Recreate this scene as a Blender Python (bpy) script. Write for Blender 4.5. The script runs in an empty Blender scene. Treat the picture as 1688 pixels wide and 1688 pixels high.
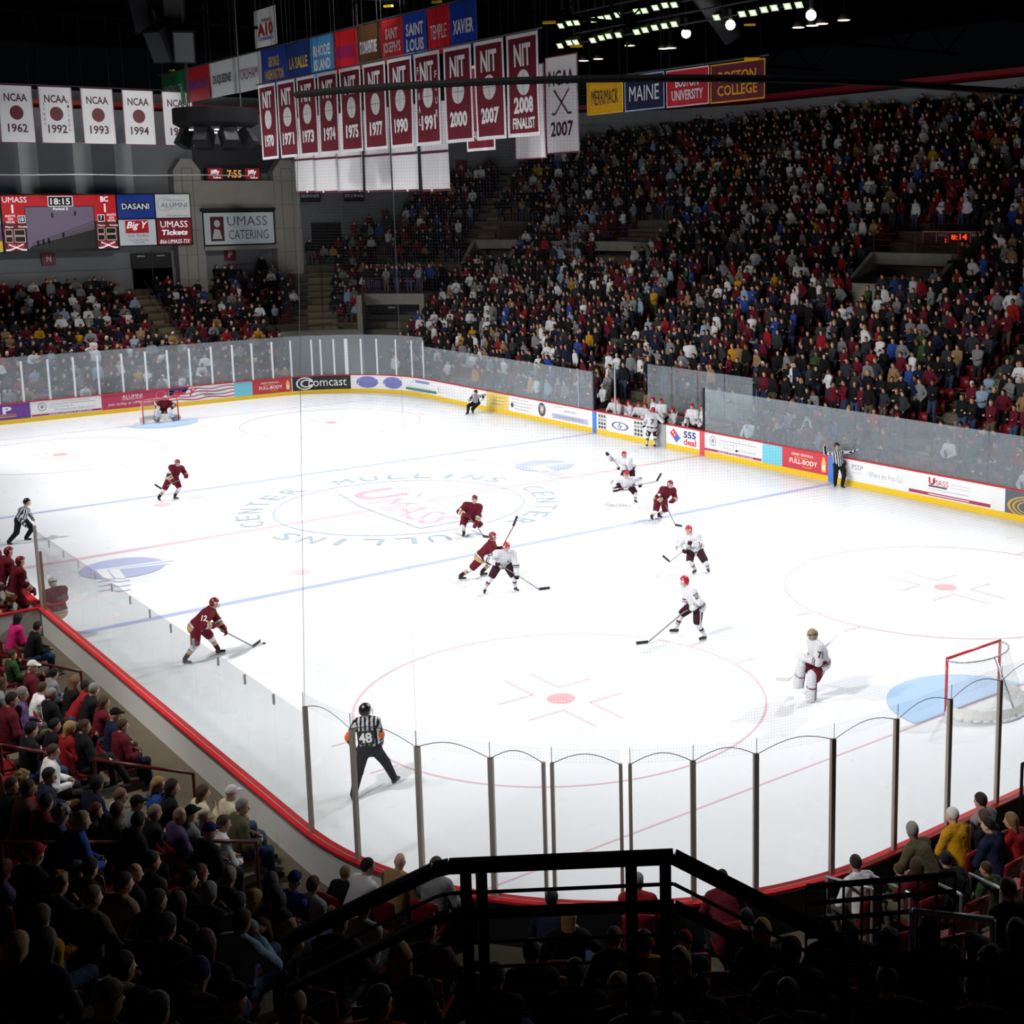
import bpy, math, random
import numpy as np
from mathutils import Vector, Matrix
S = bpy.context.scene
COL = S.collection
PI = math.pi
rnd = random.Random(7)

# ---------------------------------------------------------------- camera
YAW, PITCH, ROLL = 0.664764, -0.165762, -0.0136015
CAM = Vector((-22.762, -43.153, 10.8485))
fwd = Vector((math.sin(YAW)*math.cos(PITCH), math.cos(YAW)*math.cos(PITCH), math.sin(PITCH)))
_r = Vector((math.cos(YAW), -math.sin(YAW), 0)); _u = _r.cross(fwd)
right = _r*math.cos(ROLL) + _u*math.sin(ROLL); up = -_r*math.sin(ROLL) + _u*math.cos(ROLL)
cd = bpy.data.cameras.new('camera'); cam = bpy.data.objects.new('camera', cd); COL.objects.link(cam)
mw = Matrix.Identity(4)
for i in range(3):
    mw[i][0], mw[i][1], mw[i][2], mw[i][3] = right[i], up[i], -fwd[i], CAM[i]
cam.matrix_world = mw
FOC, PCX, PCY = 2179.06, 1044.19, 704.94
cd.sensor_fit = 'HORIZONTAL'; cd.sensor_width = 36; cd.lens = 36*FOC/1688
cd.shift_x = (844-PCX)/1688; cd.shift_y = (PCY-844)/1688
cd.clip_start = 0.1; cd.clip_end = 400
S.camera = cam
def project(p):
    d = Vector(p)-CAM; z = d.dot(fwd)
    if z < .1: return (-9e3, -9e3, z)
    return (PCX+FOC*d.dot(right)/z, PCY-FOC*d.dot(up)/z, z)

# ---------------------------------------------------------------- world, exposure
S.view_settings.view_transform = 'Standard'; S.view_settings.look = 'None'
S.view_settings.exposure = 0.0; S.view_settings.gamma = 1.0; S.view_settings.use_curve_mapping = False
w = bpy.data.worlds.new('world'); S.world = w; w.use_nodes = True
w.node_tree.nodes['Background'].inputs[0].default_value = (.5, .6, .8, 1)
w.node_tree.nodes['Background'].inputs[1].default_value = 0.002
try:
    S.cycles.max_bounces = 6; S.cycles.diffuse_bounces = 3; S.cycles.glossy_bounces = 3
    S.cycles.transparent_max_bounces = 24; S.cycles.transmission_bounces = 3
    S.cycles.sample_clamp_indirect = 6.0; S.cycles.use_denoising = True
    S.cycles.caustics_reflective = False; S.cycles.caustics_refractive = False
except Exception:
    pass

# ---------------------------------------------------------------- arena lamps: two banks of floods aimed at the ice, then added fill spots
def spot(loc, aim, power, size, blend, rad, color):
    l = bpy.data.lights.new('flood_or_fill_beam', 'SPOT'); l.energy = power; l.spot_size = math.radians(size)
    l.spot_blend = blend; l.shadow_soft_size = rad; l.color = color
    o = bpy.data.objects.new('flood_or_fill_beam', l); COL.objects.link(o); o.location = loc
    o.rotation_euler = (Vector(aim)-Vector(loc)).to_track_quat('-Z', 'Y').to_euler()
for yy in (-27, -16, -5, 6, 17, 28):
    spot((-25, yy, 18.5), (3, yy*.9, 0), 22500, 59 if yy < 10 else 64, 1.0, .7, (1, .98, .96))
    spot((19, yy, 19), (1, yy*.86, 0), 15500, 76, 1.0, .7, (.97, .98, 1))
# added fill spots brightening the left front rows, far end wall and hanging banners
for yy in (-7, -14, -20):
    spot((-21.5, yy, 17.5), (-15.4, yy, .3), 7000, 38, 1.0, .5, (1, .95, .88))
spot((4, 4, 20.4), (4, 44, 8.5), 11000, 44, .8, .6, (1, .97, .93))
spot((-24, 8, 19.6), (4, 17, 17.4), 3000, 56, .8, .5, (1, 1, 1))
for yy in (-26, -13, 0, 13, 26):
    spot((0, yy, 19.4), (0, yy, 0), 2300, 92, .5, .8, (1, 1, 1))  # added overhead fill that evens out the brightness of the ice

# ---------------------------------------------------------------- materials
def lin(c):
    return tuple(((v/255)/12.92 if v/255 <= .04045 else ((v/255+.055)/1.055)**2.4) for v in c)
def M(name, rgb, rough=.6, metal=0., emit=0., noise=0., nscale=8., spec=.5, bump=0., alpha=None):
    m = bpy.data.materials.new(name); m.use_nodes = True; nt = m.node_tree; b = nt.nodes['Principled BSDF']
    c = (*lin(rgb), 1); b.inputs['Base Color'].default_value = c
    b.inputs['Roughness'].default_value = rough; b.inputs['Metallic'].default_value = metal
    b.inputs['Specular IOR Level'].default_value = spec
    if emit:
        b.inputs['Emission Color'].default_value = c; b.inputs['Emission Strength'].default_value = emit
    if noise or bump:
        tc = nt.nodes.new('ShaderNodeTexCoord'); n = nt.nodes.new('ShaderNodeTexNoise')
        n.inputs['Scale'].default_value = nscale; n.inputs['Detail'].default_value = 4
        nt.links.new(tc.outputs['Object'], n.inputs['Vector'])
        if noise:
            mx = nt.nodes.new('ShaderNodeMix'); mx.data_type = 'RGBA'; mx.blend_type = 'MULTIPLY'
            mx.inputs['Factor'].default_value = noise
            mx.inputs['A'].default_value = c; nt.links.new(n.outputs['Fac'], mx.inputs['B'])
            nt.links.new(mx.outputs['Result'], b.inputs['Base Color'])
        if bump:
            bp = nt.nodes.new('ShaderNodeBump'); bp.inputs['Strength'].default_value = bump; bp.inputs['Distance'].default_value = .02
            nt.links.new(n.outputs['Fac'], bp.inputs['Height']); nt.links.new(bp.outputs['Normal'], b.inputs['Normal'])
    return m
def cloth_mat(name, rough, spec):
    # vertex colour (pattern, pupils, stripes) times the object's own colour
    m = bpy.data.materials.new(name); m.use_nodes = True; nt = m.node_tree; b = nt.nodes['Principled BSDF']
    a = nt.nodes.new('ShaderNodeAttribute'); a.attribute_name = 'Col'
    oi = nt.nodes.new('ShaderNodeObjectInfo'); mx = nt.nodes.new('ShaderNodeMix'); mx.data_type = 'RGBA'; mx.blend_type = 'MULTIPLY'
    mx.inputs['Factor'].default_value = 1
    nt.links.new(a.outputs['Color'], mx.inputs['A']); nt.links.new(oi.outputs['Color'], mx.inputs['B'])
    tc = nt.nodes.new('ShaderNodeTexCoord'); n = nt.nodes.new('ShaderNodeTexNoise'); n.inputs['Scale'].default_value = 14
    nt.links.new(tc.outputs['Object'], n.inputs['Vector'])
    bp = nt.nodes.new('ShaderNodeBump'); bp.inputs['Strength'].default_value = .5; bp.inputs['Distance'].default_value = .03
    nt.links.new(n.outputs['Fac'], bp.inputs['Height']); nt.links.new(bp.outputs['Normal'], b.inputs['Normal'])
    nt.links.new(mx.outputs['Result'], b.inputs['Base Color'])
    b.inputs['Roughness'].default_value = rough; b.inputs['Specular IOR Level'].default_value = spec
    return m
CLOTH = cloth_mat('cloth', .85, .2)
SKIN = cloth_mat('skin', .5, .4)
SHELL = cloth_mat('moulded_plastic', .3, .5)
HAIRM = cloth_mat('hair_strands', .6, .35)
for n_ in HAIRM.node_tree.nodes:
    if n_.type == 'TEX_NOISE': n_.inputs['Scale'].default_value = 95; n_.inputs['Detail'].default_value = 6
    if n_.type == 'BUMP': n_.inputs['Strength'].default_value = .7; n_.inputs['Distance'].default_value = .02
def glass_mat(name, tint, haze, hazecol=(.8, .85, .88)):
    m = bpy.data.materials.new(name); m.use_nodes = True; nt = m.node_tree; nt.nodes.clear()
    out = nt.nodes.new('ShaderNodeOutputMaterial'); t = nt.nodes.new('ShaderNodeBsdfTransparent'); t.inputs[0].default_value = (*tint, 1)
    g = nt.nodes.new('ShaderNodeBsdfGlossy'); g.inputs['Roughness'].default_value = .08; g.inputs[0].default_value = (.9, .95, 1, 1)
    d = nt.nodes.new('ShaderNodeBsdfTranslucent'); d.inputs[0].default_value = (*hazecol, 1)
    d2 = nt.nodes.new('ShaderNodeBsdfDiffuse'); d2.inputs[0].default_value = (*hazecol, 1)
    dm = nt.nodes.new('ShaderNodeMixShader'); dm.inputs[0].default_value = .5
    nt.links.new(d.outputs[0], dm.inputs[1]); nt.links.new(d2.outputs[0], dm.inputs[2])
    lw = nt.nodes.new('ShaderNodeLayerWeight'); lw.inputs[0].default_value = .5
    f0 = nt.nodes.new('ShaderNodeMath'); f0.operation = 'POWER'; f0.inputs[1].default_value = 4; nt.links.new(lw.outputs['Facing'], f0.inputs[0])
    f = nt.nodes.new('ShaderNodeMath'); f.operation = 'MULTIPLY_ADD'; f.inputs[1].default_value = .5; f.inputs[2].default_value = .03; nt.links.new(f0.outputs[0], f.inputs[0])
    m1 = nt.nodes.new('ShaderNodeMixShader'); m2 = nt.nodes.new('ShaderNodeMixShader'); m2.inputs[0].default_value = haze
    nt.links.new(f.outputs[0], m1.inputs[0]); nt.links.new(t.outputs[0], m1.inputs[1]); nt.links.new(g.outputs[0], m1.inputs[2])
    nt.links.new(m1.outputs[0], m2.inputs[1]); nt.links.new(dm.outputs[0], m2.inputs[2]); nt.links.new(m2.outputs[0], out.inputs[0])
    return m
GLASS = glass_mat('acrylic_glass', (.955, .98, .985), .2, (.76, .86, .93))
GLASS_NEAR = glass_mat('tempered_glass', (.96, .975, .978), .025)
GLASS_END = glass_mat('clear_glass', (.992, .996, .996), .01)
def net_mat(name, cell, wire, rgb):
    m = bpy.data.materials.new(name); m.use_nodes = True; nt = m.node_tree; nt.nodes.clear()
    out = nt.nodes.new('ShaderNodeOutputMaterial'); uv = nt.nodes.new('ShaderNodeUVMap'); uv.uv_map = 'UVMap'
    sp = nt.nodes.new('ShaderNodeSeparateXYZ'); nt.links.new(uv.outputs[0], sp.inputs[0])
    def band(sock):
        a = nt.nodes.new('ShaderNodeMath'); a.operation = 'MULTIPLY'; a.inputs[1].default_value = 1/cell; nt.links.new(sock, a.inputs[0])
        b = nt.nodes.new('ShaderNodeMath'); b.operation = 'FRACT'; nt.links.new(a.outputs[0], b.inputs[0])
        c = nt.nodes.new('ShaderNodeMath'); c.operation = 'LESS_THAN'; c.inputs[1].default_value = wire; nt.links.new(b.outputs[0], c.inputs[0])
        return c.outputs[0]
    mx = nt.nodes.new('ShaderNodeMath'); mx.operation = 'MAXIMUM'
    nt.links.new(band(sp.outputs[0]), mx.inputs[0]); nt.links.new(band(sp.outputs[1]), mx.inputs[1])
    t = nt.nodes.new('ShaderNodeBsdfTransparent'); d = nt.nodes.new('ShaderNodeBsdfDiffuse'); d.inputs[0].default_value = (*lin(rgb), 1)
    ms = nt.nodes.new('ShaderNodeMixShader'); nt.links.new(mx.outputs[0], ms.inputs[0])
    nt.links.new(t.outputs[0], ms.inputs[1]); nt.links.new(d.outputs[0], ms.inputs[2]); nt.links.new(ms.outputs[0], out.inputs[0])
    return m
NET = net_mat('safety_netting', .043, .024, (44, 46, 50))
GOALNET = net_mat('goal_netting', .05, .1, (225, 225, 222))
WHITE = M('white_panel', (236, 238, 240), .35)
LEADING = M('aluminium', (190, 195, 200), .35, .7)
POSTW = M('white_post', (225, 230, 234), .4)
STEEL = M('bare_steel', (186, 176, 164), .45, .25)
YELLOW = M('yellow_kick', (240, 200, 30), .4)
REDCAP = M('red_cap', (205, 40, 50), .4)
BLACK = M('black', (14, 14, 15), .6)
DARK = M('dark_grey', (38, 38, 41), .7)
CONC = M('concrete', (150, 146, 134), .9, noise=.35, nscale=2.5)
CONCD = M('stand_concrete', (104, 96, 80), .9, noise=.35, nscale=2)
STEPC = M('stair_concrete', (150, 135, 105), .9, noise=.3, nscale=3)
WALLG = M('grey_wall', (136, 139, 144), .85, noise=.25, nscale=.8)
WALLB = M('beige_block', (172, 168, 160), .85, noise=.25, nscale=1.2)
MAROON = M('maroon_paint', (112, 22, 36), .45)
RAILM = M('maroon_rail', (96, 26, 30), .35)
RAILB = M('dark_rail', (48, 16, 18), .28)
SEATM = M('maroon_seat', (120, 20, 32), .4)
ROOFB = M('roof_black', (5, 5, 6), .95, spec=0.)
SPKM = M('speaker_black', (30, 31, 34), .8, spec=.1)
INK = {}
def ink(rgb, emit=0):
    k = (tuple(rgb), emit)
    if k not in INK: INK[k] = M('ink_%02x%02x%02x' % tuple(rgb), rgb, .5, emit=emit)
    return INK[k]
def ice_mat():
    m = M('ice', (238, 241, 245), .22, spec=.14); nt = m.node_tree; b = nt.nodes['Principled BSDF']
    tc = nt.nodes.new('ShaderNodeTexCoord'); n = nt.nodes.new('ShaderNodeTexNoise'); n.inputs['Scale'].default_value = 1.6; n.inputs['Detail'].default_value = 6
    nt.links.new(tc.outputs['Object'], n.inputs['Vector'])
    mr = nt.nodes.new('ShaderNodeMapRange'); mr.inputs['To Min'].default_value = .2; mr.inputs['To Max'].default_value = .42
    nt.links.new(n.outputs['Fac'], mr.inputs[0]); nt.links.new(mr.outputs[0], b.inputs['Roughness'])
    return m
ICE = ice_mat()

# ---------------------------------------------------------------- object helpers
def tag(o, label=None, cat=None, group=None, kind=None):
    if label: o['label'] = label
    if cat: o['category'] = cat
    if group: o['group'] = group
    if kind: o['kind'] = kind
    return o
def root(name, loc=(0, 0, 0), rz=0., label=None, cat=None, group=None):
    o = bpy.data.objects.new(name, None); COL.objects.link(o); o.location = loc; o.rotation_euler = (0, 0, rz); o.empty_display_size = .1
    return tag(o, label, cat, group)
def link(name, me, parent=None, loc=None, rz=None):
    o = bpy.data.objects.new(name, me); COL.objects.link(o)
    if parent: o.parent = parent
    if loc is not None: o.location = loc
    if rz is not None: o.rotation_euler = (0, 0, rz)
    return o
def copy_tree(o, parent=None):
    c = o.copy(); COL.objects.link(c); c.parent = parent
    for ch in o.children: copy_tree(ch, c)
    return c
class MB:
    def __init__(s): s.v = []; s.f = []; s.m = []; s.mats = []; s.uv = None
    def mi(s, mat):
        if mat not in s.mats: s.mats.append(mat)
        return s.mats.index(mat)
    def add(s, vs, fs, mat):
        o = len(s.v); i = s.mi(mat); s.v += [tuple(v) for v in vs]
        for f in fs: s.f.append([a+o for a in f]); s.m.append(i)
    def box(s, c, size, mat, ax=None):
        ax = ax or (Vector((1, 0, 0)), Vector((0, 1, 0)), Vector((0, 0, 1))); c = Vector(c)
        vs = [c+ax[0]*(size[0]/2*i)+ax[1]*(size[1]/2*j)+ax[2]*(size[2]/2*k) for i in (-1, 1) for j in (-1, 1) for k in (-1, 1)]
        s.add(vs, [(0, 1, 3, 2), (4, 6, 7, 5), (0, 4, 5, 1), (2, 3, 7, 6), (0, 2, 6, 4), (1, 5, 7, 3)], mat); return s
    def beam(s, a, b, wd, ht, mat, upv=(0, 0, 1)):
        a, b = Vector(a), Vector(b); d = b-a; L = d.length
        if L < 1e-6: return s
        x = d/L; z = Vector(upv); z = z-x*z.dot(x)
        if z.length < 1e-4: z = Vector((1, 0, 0))-x*x[0]
        z.normalize(); y = z.cross(x)
        return s.box((a+b)/2, (L, wd, ht), mat, (x, y, z))
    def tube(s, a, b, r, mat, n=8, r2=None, cap=True):
        a, b = Vector(a), Vector(b); d = (b-a); L = d.length
        if L < 1e-6: return s
        x = d/L; z = Vector((0, 0, 1)) if abs(x[2]) < .95 else Vector((1, 0, 0)); y = z.cross(x).normalized(); z = x.cross(y); r2 = r if r2 is None else r2
        vs = []
        for i in range(n):
            t = 2*PI*i/n; o = y*math.cos(t)+z*math.sin(t); vs += [a+o*r, b+o*r2]
        fs = [(2*i, 2*((i+1) % n), 2*((i+1) % n)+1, 2*i+1) for i in range(n)]
        if cap: fs += [tuple(2*i for i in range(n))[::-1], tuple(2*i+1 for i in range(n))]
        s.add(vs, fs, mat); return s
    def path(s, pts, r, mat, n=8):
        for a, b in zip(pts, pts[1:]): s.tube(a, b, r, mat, n)
        return s
    def quad(s, a, b, c, d, mat): s.add([a, b, c, d], [(0, 1, 2, 3)], mat); return s
    def ring(s, outer, inner, mat):
        n = len(outer); s.add(list(outer)+list(inner), [(i, (i+1) % n, n+(i+1) % n, n+i) for i in range(n)], mat); return s
    def slab(s, pts, n, th, mat):
        # polygon extruded by th along n
        n = Vector(n).normalized(); k = len(pts); p = [Vector(q) for q in pts]; q = [a+n*th for a in p]
        s.add(p+q, [tuple(range(k))[::-1], tuple(range(k, 2*k))]+[(i, (i+1) % k, k+(i+1) % k, k+i) for i in range(k)], mat); return s
    def build(s, name, parent=None, smooth=False, loc=None):
        me = bpy.data.meshes.new(name); me.from_pydata(s.v, [], s.f)
        for m in s.mats: me.materials.append(m)
        if len(s.mats) > 1: me.polygons.foreach_set('material_index', s.m)
        if smooth: me.polygons.foreach_set('use_smooth', [True]*len(me.polygons))
        if s.uv:
            l = me.uv_layers.new(name='UVMap'); l.data.foreach_set('uv', [c for t in s.uv for c in t])
        me.update(); return link(name, me, parent, loc)
_glyph = {}
def glyphs(txt, bold=0.):
    if bold > 0 and 'M' in txt.upper(): bold = 0.
    k = (txt, bold)
    if k in _glyph: return _glyph[k]
    cu = bpy.data.curves.new('lettering', 'FONT'); cu.body = txt; cu.resolution_u = 2; cu.offset = bold; cu.space_line = .95
    cu.align_x = 'CENTER'
    ob = bpy.data.objects.new('lettering', cu); me = bpy.data.meshes.new_from_object(ob)
    vs = [tuple(v.co) for v in me.vertices]; fs = [tuple(p.vertices) for p in me.polygons]
    bpy.data.objects.remove(ob); bpy.data.curves.remove(cu); bpy.data.meshes.remove(me)
    _glyph[k] = (vs, fs); return vs, fs
def put_text(mb, mp, txt, cx, cy, wd, ht, mat, bold=.0, fit=True, skew=0.):
    """letters laid on a surface mp(u, v) -> point, centred at (cx, cy), wd wide and ht tall"""
    vs, fs = glyphs(txt, bold)
    if not vs: return
    xs = [v[0] for v in vs]; ys = [v[1] for v in vs]; x0, x1, y0, y1 = min(xs), max(xs), min(ys), max(ys)
    sx = wd/max(x1-x0, 1e-6); sy = ht/max(y1-y0, 1e-6)
    if not fit: sx = sy = min(sx, sy)
    out = []
    for v in vs:
        u = (v[0]-(x0+x1)/2)*sx; t = (v[1]-(y0+y1)/2)*sy
        out.append(mp(cx+u+skew*t, cy+t))
    mb.add(out, fs, mat)
def plane_map(o, ux, uz, eps=.006):
    o, ux, uz = Vector(o), Vector(ux).normalized(), Vector(uz).normalized(); n = ux.cross(uz)
    return lambda u, v: o+ux*u+uz*v+n*eps
def put_rect(mb, mp, u0, v0, u1, v1, mat, nu=1):
    for i in range(nu):
        a = u0+(u1-u0)*i/nu; b = u0+(u1-u0)*(i+1)/nu
        mb.quad(mp(a, v0), mp(b, v0), mp(b, v1), mp(a, v1), mat)
def put_disc(mb, mp, cu, cv, ru, rv, mat, n=28, inner=0.):
    o = [mp(cu+ru*math.cos(2*PI*i/n), cv+rv*math.sin(2*PI*i/n)) for i in range(n)]
    if inner:
        mb.ring(o, [mp(cu+ru*inner*math.cos(2*PI*i/n), cv+rv*inner*math.sin(2*PI*i/n)) for i in range(n)], mat)
    else: mb.add(o, [tuple(range(n))], mat)
def put_poly(mb, mp, pts, mat): mb.add([mp(*p) for p in pts], [tuple(range(len(pts)))], mat)
def put_line(mb, mp, pts, wd, mat):
    for (a, b), (c, d) in zip(pts, pts[1:]):
        L = math.hypot(c-a, d-b) or 1; nx, ny = -(d-b)/L*wd/2, (c-a)/L*wd/2
        mb.quad(mp(a+nx, b+ny), mp(a-nx, b-ny), mp(c-nx, d-ny), mp(c+nx, d+ny), mat)
ORD = 'first second third fourth fifth sixth seventh eighth ninth tenth eleventh twelfth thirteenth fourteenth fifteenth sixteenth seventeenth eighteenth nineteenth twentieth'.split()
TENS = ['', '', 'twenty', 'thirty', 'forty', 'fifty', 'sixty', 'seventy', 'eighty', 'ninety']
def nth(i):
    i += 1
    if i <= 20: return ORD[i-1]
    if i < 100:
        t, u = divmod(i, 10)
        return (TENS[t][:-1]+'ieth') if u == 0 else TENS[t]+'-'+ORD[u-1]
    return 'one-hundred-'+nth(i-101) if i > 100 else 'hundredth'
# ================================================================ rink outline
XL, XR, YF, YN, RC = -14.65, 14.9, 31.1, -30.65, 6.4
HW = XR
ARC = RC*PI/2
WT = XR-XL-2*RC
SEG = [WT, ARC, (YF-RC)-(YN+RC), ARC, WT, ARC, (YF-RC)-(YN+RC), ARC]
TT = sum(SEG)
def O(t, s=0.):
    """point, outward normal and tangent at arc length t, measured clockwise from the far end boards; s metres outside the rink"""
    t %= TT; i = 0
    while t > SEG[i]: t -= SEG[i]; i += 1
    cx, cl, cy = XR-RC, XL+RC, YF-RC; ny = YN+RC
    if i == 0: p, n = (cl+t, YF), (0, 1)
    elif i == 2: p, n = (XR, cy-t), (1, 0)
    elif i == 4: p, n = (cx-t, YN), (0, -1)
    elif i == 6: p, n = (XL, ny+t), (-1, 0)
    else:
        c, a0 = {1: ((cx, cy), PI/2), 3: ((cx, ny), 0), 5: ((cl, ny), -PI/2), 7: ((cl, cy), PI)}[i]
        a = a0-t/RC; n = (math.cos(a), math.sin(a)); p = (c[0]+RC*n[0], c[1]+RC*n[1])
    return (p[0]+n[0]*s, p[1]+n[1]*s), n, (n[1], -n[0])
T_RIGHT = WT+ARC                   # right boards start here
def t_right(y): return T_RIGHT+(YF-RC)-y
T_NEAR = T_RIGHT+SEG[2]+ARC        
def t_near(x): return T_NEAR+(XR-RC)-x
T_LEFT = T_NEAR+WT+ARC
def t_left(y): return T_LEFT+y-(YN+RC)
def s_of(x, y):
    dx = max(x-(XR-RC), (XL+RC)-x, 0); dy = max(y-(YF-RC) if y > 0 else (YN+RC)-y, 0)
    return math.hypot(dx, dy)-RC
def tsamples(t0, t1, step=.8):
    n = max(1, int(math.ceil((t1-t0)/step))); return [t0+(t1-t0)*i/n for i in range(n+1)]
def sweep(mb, ts, prof, mat, closed=False):
    """prof: closed list of (s, z); swept along the rink outline"""
    k = len(prof); vs = []; fs = []
    for t in ts:
        for s, z in prof:
            p = O(t, s)[0]; vs.append((p[0], p[1], z))
    n = len(ts)
    for i in range(n if closed else n-1):
        j = (i+1) % n
        for a in range(k): fs.append((i*k+a, i*k+(a+1) % k, j*k+(a+1) % k, j*k+a))
    if not closed:
        fs.append(tuple(range(k))); fs.append(tuple((n-1)*k+a for a in range(k))[::-1])
    mb.add(vs, fs, mat)
def rect(s0, s1, z0, z1): return [(s0, z0), (s1, z0), (s1, z1), (s0, z1)]
RING = [TT*i/420 for i in range(420)]

# ---------------------------------------------------------------- ice and its markings
b = MB(); pts = [O(t, .02)[0] for t in RING]
b.slab([(p[0], p[1], -.12) for p in pts], (0, 0, 1), .12, ICE); ice = b.build('floor_ice'); tag(ice, kind='structure')
def paint(rgb): return M('ice_paint_%d_%d_%d' % rgb, rgb, .28, spec=.14)
PB, PR, PC, PG, PBL = paint((184, 192, 230)), paint((228, 196, 204)), paint((182, 210, 242)), paint((172, 190, 198)), paint((232, 214, 220))
_mz = [.003]
def mark(name, fn):
    b = MB(); z = _mz[0]; fn(b, lambda u, v: Vector((u, v, z))); _mz[0] += .0004
    o = b.build(name, ice); return o
def hw_at(y):  # half width of the ice at y
    d = max(y-(YF-RC) if y > 0 else (YN+RC)-y, 0)
    return HW-RC+math.sqrt(max(RC*RC-d*d, 0))-.27
for y in (-7.89, 7.89): mark('blue_line', lambda b, m: put_rect(b, m, XL+.02, y-.1525, HW-.02, y+.1525, PB))
mark('centre_line', lambda b, m: put_rect(b, m, XL+.02, -.1525, HW-.02, .1525, PR))
GL = 26.01
for y in (-GL, GL): mark('goal_line', lambda b, m: put_rect(b, m, -hw_at(y), y-.025, hw_at(y), y+.025, PR))
for sx in (-1, 1):
    for sy in (-1, 1):
        X, Y = sx*6.706, sy*19.906
        mark('faceoff_circle', lambda b, m: put_disc(b, m, X, Y, 4.6, 4.6, PR, 96, .988))
        mark('faceoff_dot', lambda b, m: (put_disc(b, m, X, Y, .32, .32, paint((236, 176, 182)), 28)))
        def hashes(b, m):
            for i in (-1, 1):
                for j in (-1, 1):
                    x, y = X+i*.36, Y+j*.6
                    put_line(b, m, [(x+i*.91, y), (x, y), (x, y+j*1.22)], .05, PR)
                    put_line(b, m, [(X+i*4.55, Y+j*.85), (X+i*5.15, Y+j*.85)], .05, PR)
        mark('faceoff_hash', hashes)
        mark('neutral_dot', lambda b, m: put_disc(b, m, sx*6.706, sy*6.153, .32, .32, paint((240, 208, 212)), 28))
for sy in (-1, 1):
    def crease(b, m):
        n = 24; put_poly(b, m, [(1.83*math.cos(PI*i/n), sy*(GL-.03)-sy*1.83*math.sin(PI*i/n)) for i in range(n+1)], PC)
    mark('goal_crease', crease)
mark('centre_circle', lambda b, m: put_disc(b, m, 0, 0, 4.6, 4.6, PB, 110, .985))
def ringtext(b, m):
    for word, ac, step in (('MULLINS', 52, 11.5), ('CENTER', -38, 12), ('MULLINS', 232, 11.5), ('CENTER', 142, 12)):
        for i, ch in enumerate(word):
            a = math.radians(ac-(i-(len(word)-1)/2)*step)
            e, tx = Vector((math.cos(a), math.sin(a), 0)), Vector((math.sin(a), -math.cos(a), 0))
            put_text(b, lambda u, v: m(*(e*(5.0+v)+tx*u)[:2]), ch, 0, .45, .22 if ch == 'I' else .72, .85, PG)
mark('rink_name_lettering', ringtext)
def logo(b, m):
    mp = lambda u, v: m(v+.1, -u)    # reads along -y, tops towards +x
    put_poly(b, lambda u, v: m(v+.1, -u)-Vector((0, 0, .0002)), [(-3.5, -.95), (-3.5, 1.5), (-1.2, 1.5), (-.9, 1.15), (3.7, 1.0), (3.7, -1.35), (-.9, -1.35)], PG)
    put_poly(b, mp, [(-3.42, -.9), (-3.42, 1.43), (-1.25, 1.43), (-.95, 1.08), (3.62, .93), (3.62, -1.28), (-.9, -1.28)], paint((238, 241, 244)))
    up = lambda u, v: mp(u, v)+Vector((0, 0, .0002))
    PL = paint((236, 178, 190))
    put_text(b, up, 'U', -2.3, .2, 1.7, 1.9, PL, .03); put_text(b, up, 'MASS', 1.15, -.2, 4.5, 1.5, PL, .03)
mark('team_logo', logo)
for (X, Y) in ((-10.75, -2.05), (8.35, 2.75)):
    def sponsor(b, m):
        # a plain pale disc cut by nested chevrons, with unreadable strokes for the sponsor's small lettering
        mp = lambda u, v, e=0.: m(X+u*.787+v*.617, Y-u*.617+v*.787)+Vector((0, 0, e)); W_ = paint((238, 241, 245))
        put_disc(b, mp, 0, 0, 1.25, 1.25, paint((188, 196, 230)), 36)
        for k in range(2):
            o = .38*k; put_poly(b, lambda u, v: mp(u, v, .0003+.0003*k), [(1.3, .95-o), (-.75+o, -.2), (-.1+o, -1.25), (.2+o, -1.25), (-.42+o, -.18), (1.3, .75-o)], W_)
        for k in range(3): put_line(b, mp, [(-.15+.2*k, -1.55-.5*k), (.15+.2*k, -1.35-.5*k), (.45+.2*k, -1.6-.5*k), (.75+.2*k, -1.4-.5*k)], .1, paint((204, 210, 234)))
    mark('sponsor_emblem', sponsor)

# ---------------------------------------------------------------- dasher boards
boards = root('dasher_boards', (0, 0, 0), 0, 'white dasher boards with a red cap running all around the ice', 'boards')
b = MB(); sweep(b, RING, rect(0, .12, 0.0, 1.06), WHITE, True); b.build('board_wall', boards)
b = MB(); sweep(b, RING, rect(-.014, -.001, .002, .23), YELLOW, True); b.build('kick_plate', boards)
b = MB(); sweep(b, RING, rect(-.03, .17, 1.062, 1.10), REDCAP, True); b.build('cap_rail', boards)
b = MB(); sweep(b, tsamples(t_near(6), t_left(-8.7), .4), rect(.075, .088, 1.101, 1.106), M('cap_groove', (226, 150, 130), .4), False); b.build('cap_groove', boards)
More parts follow.
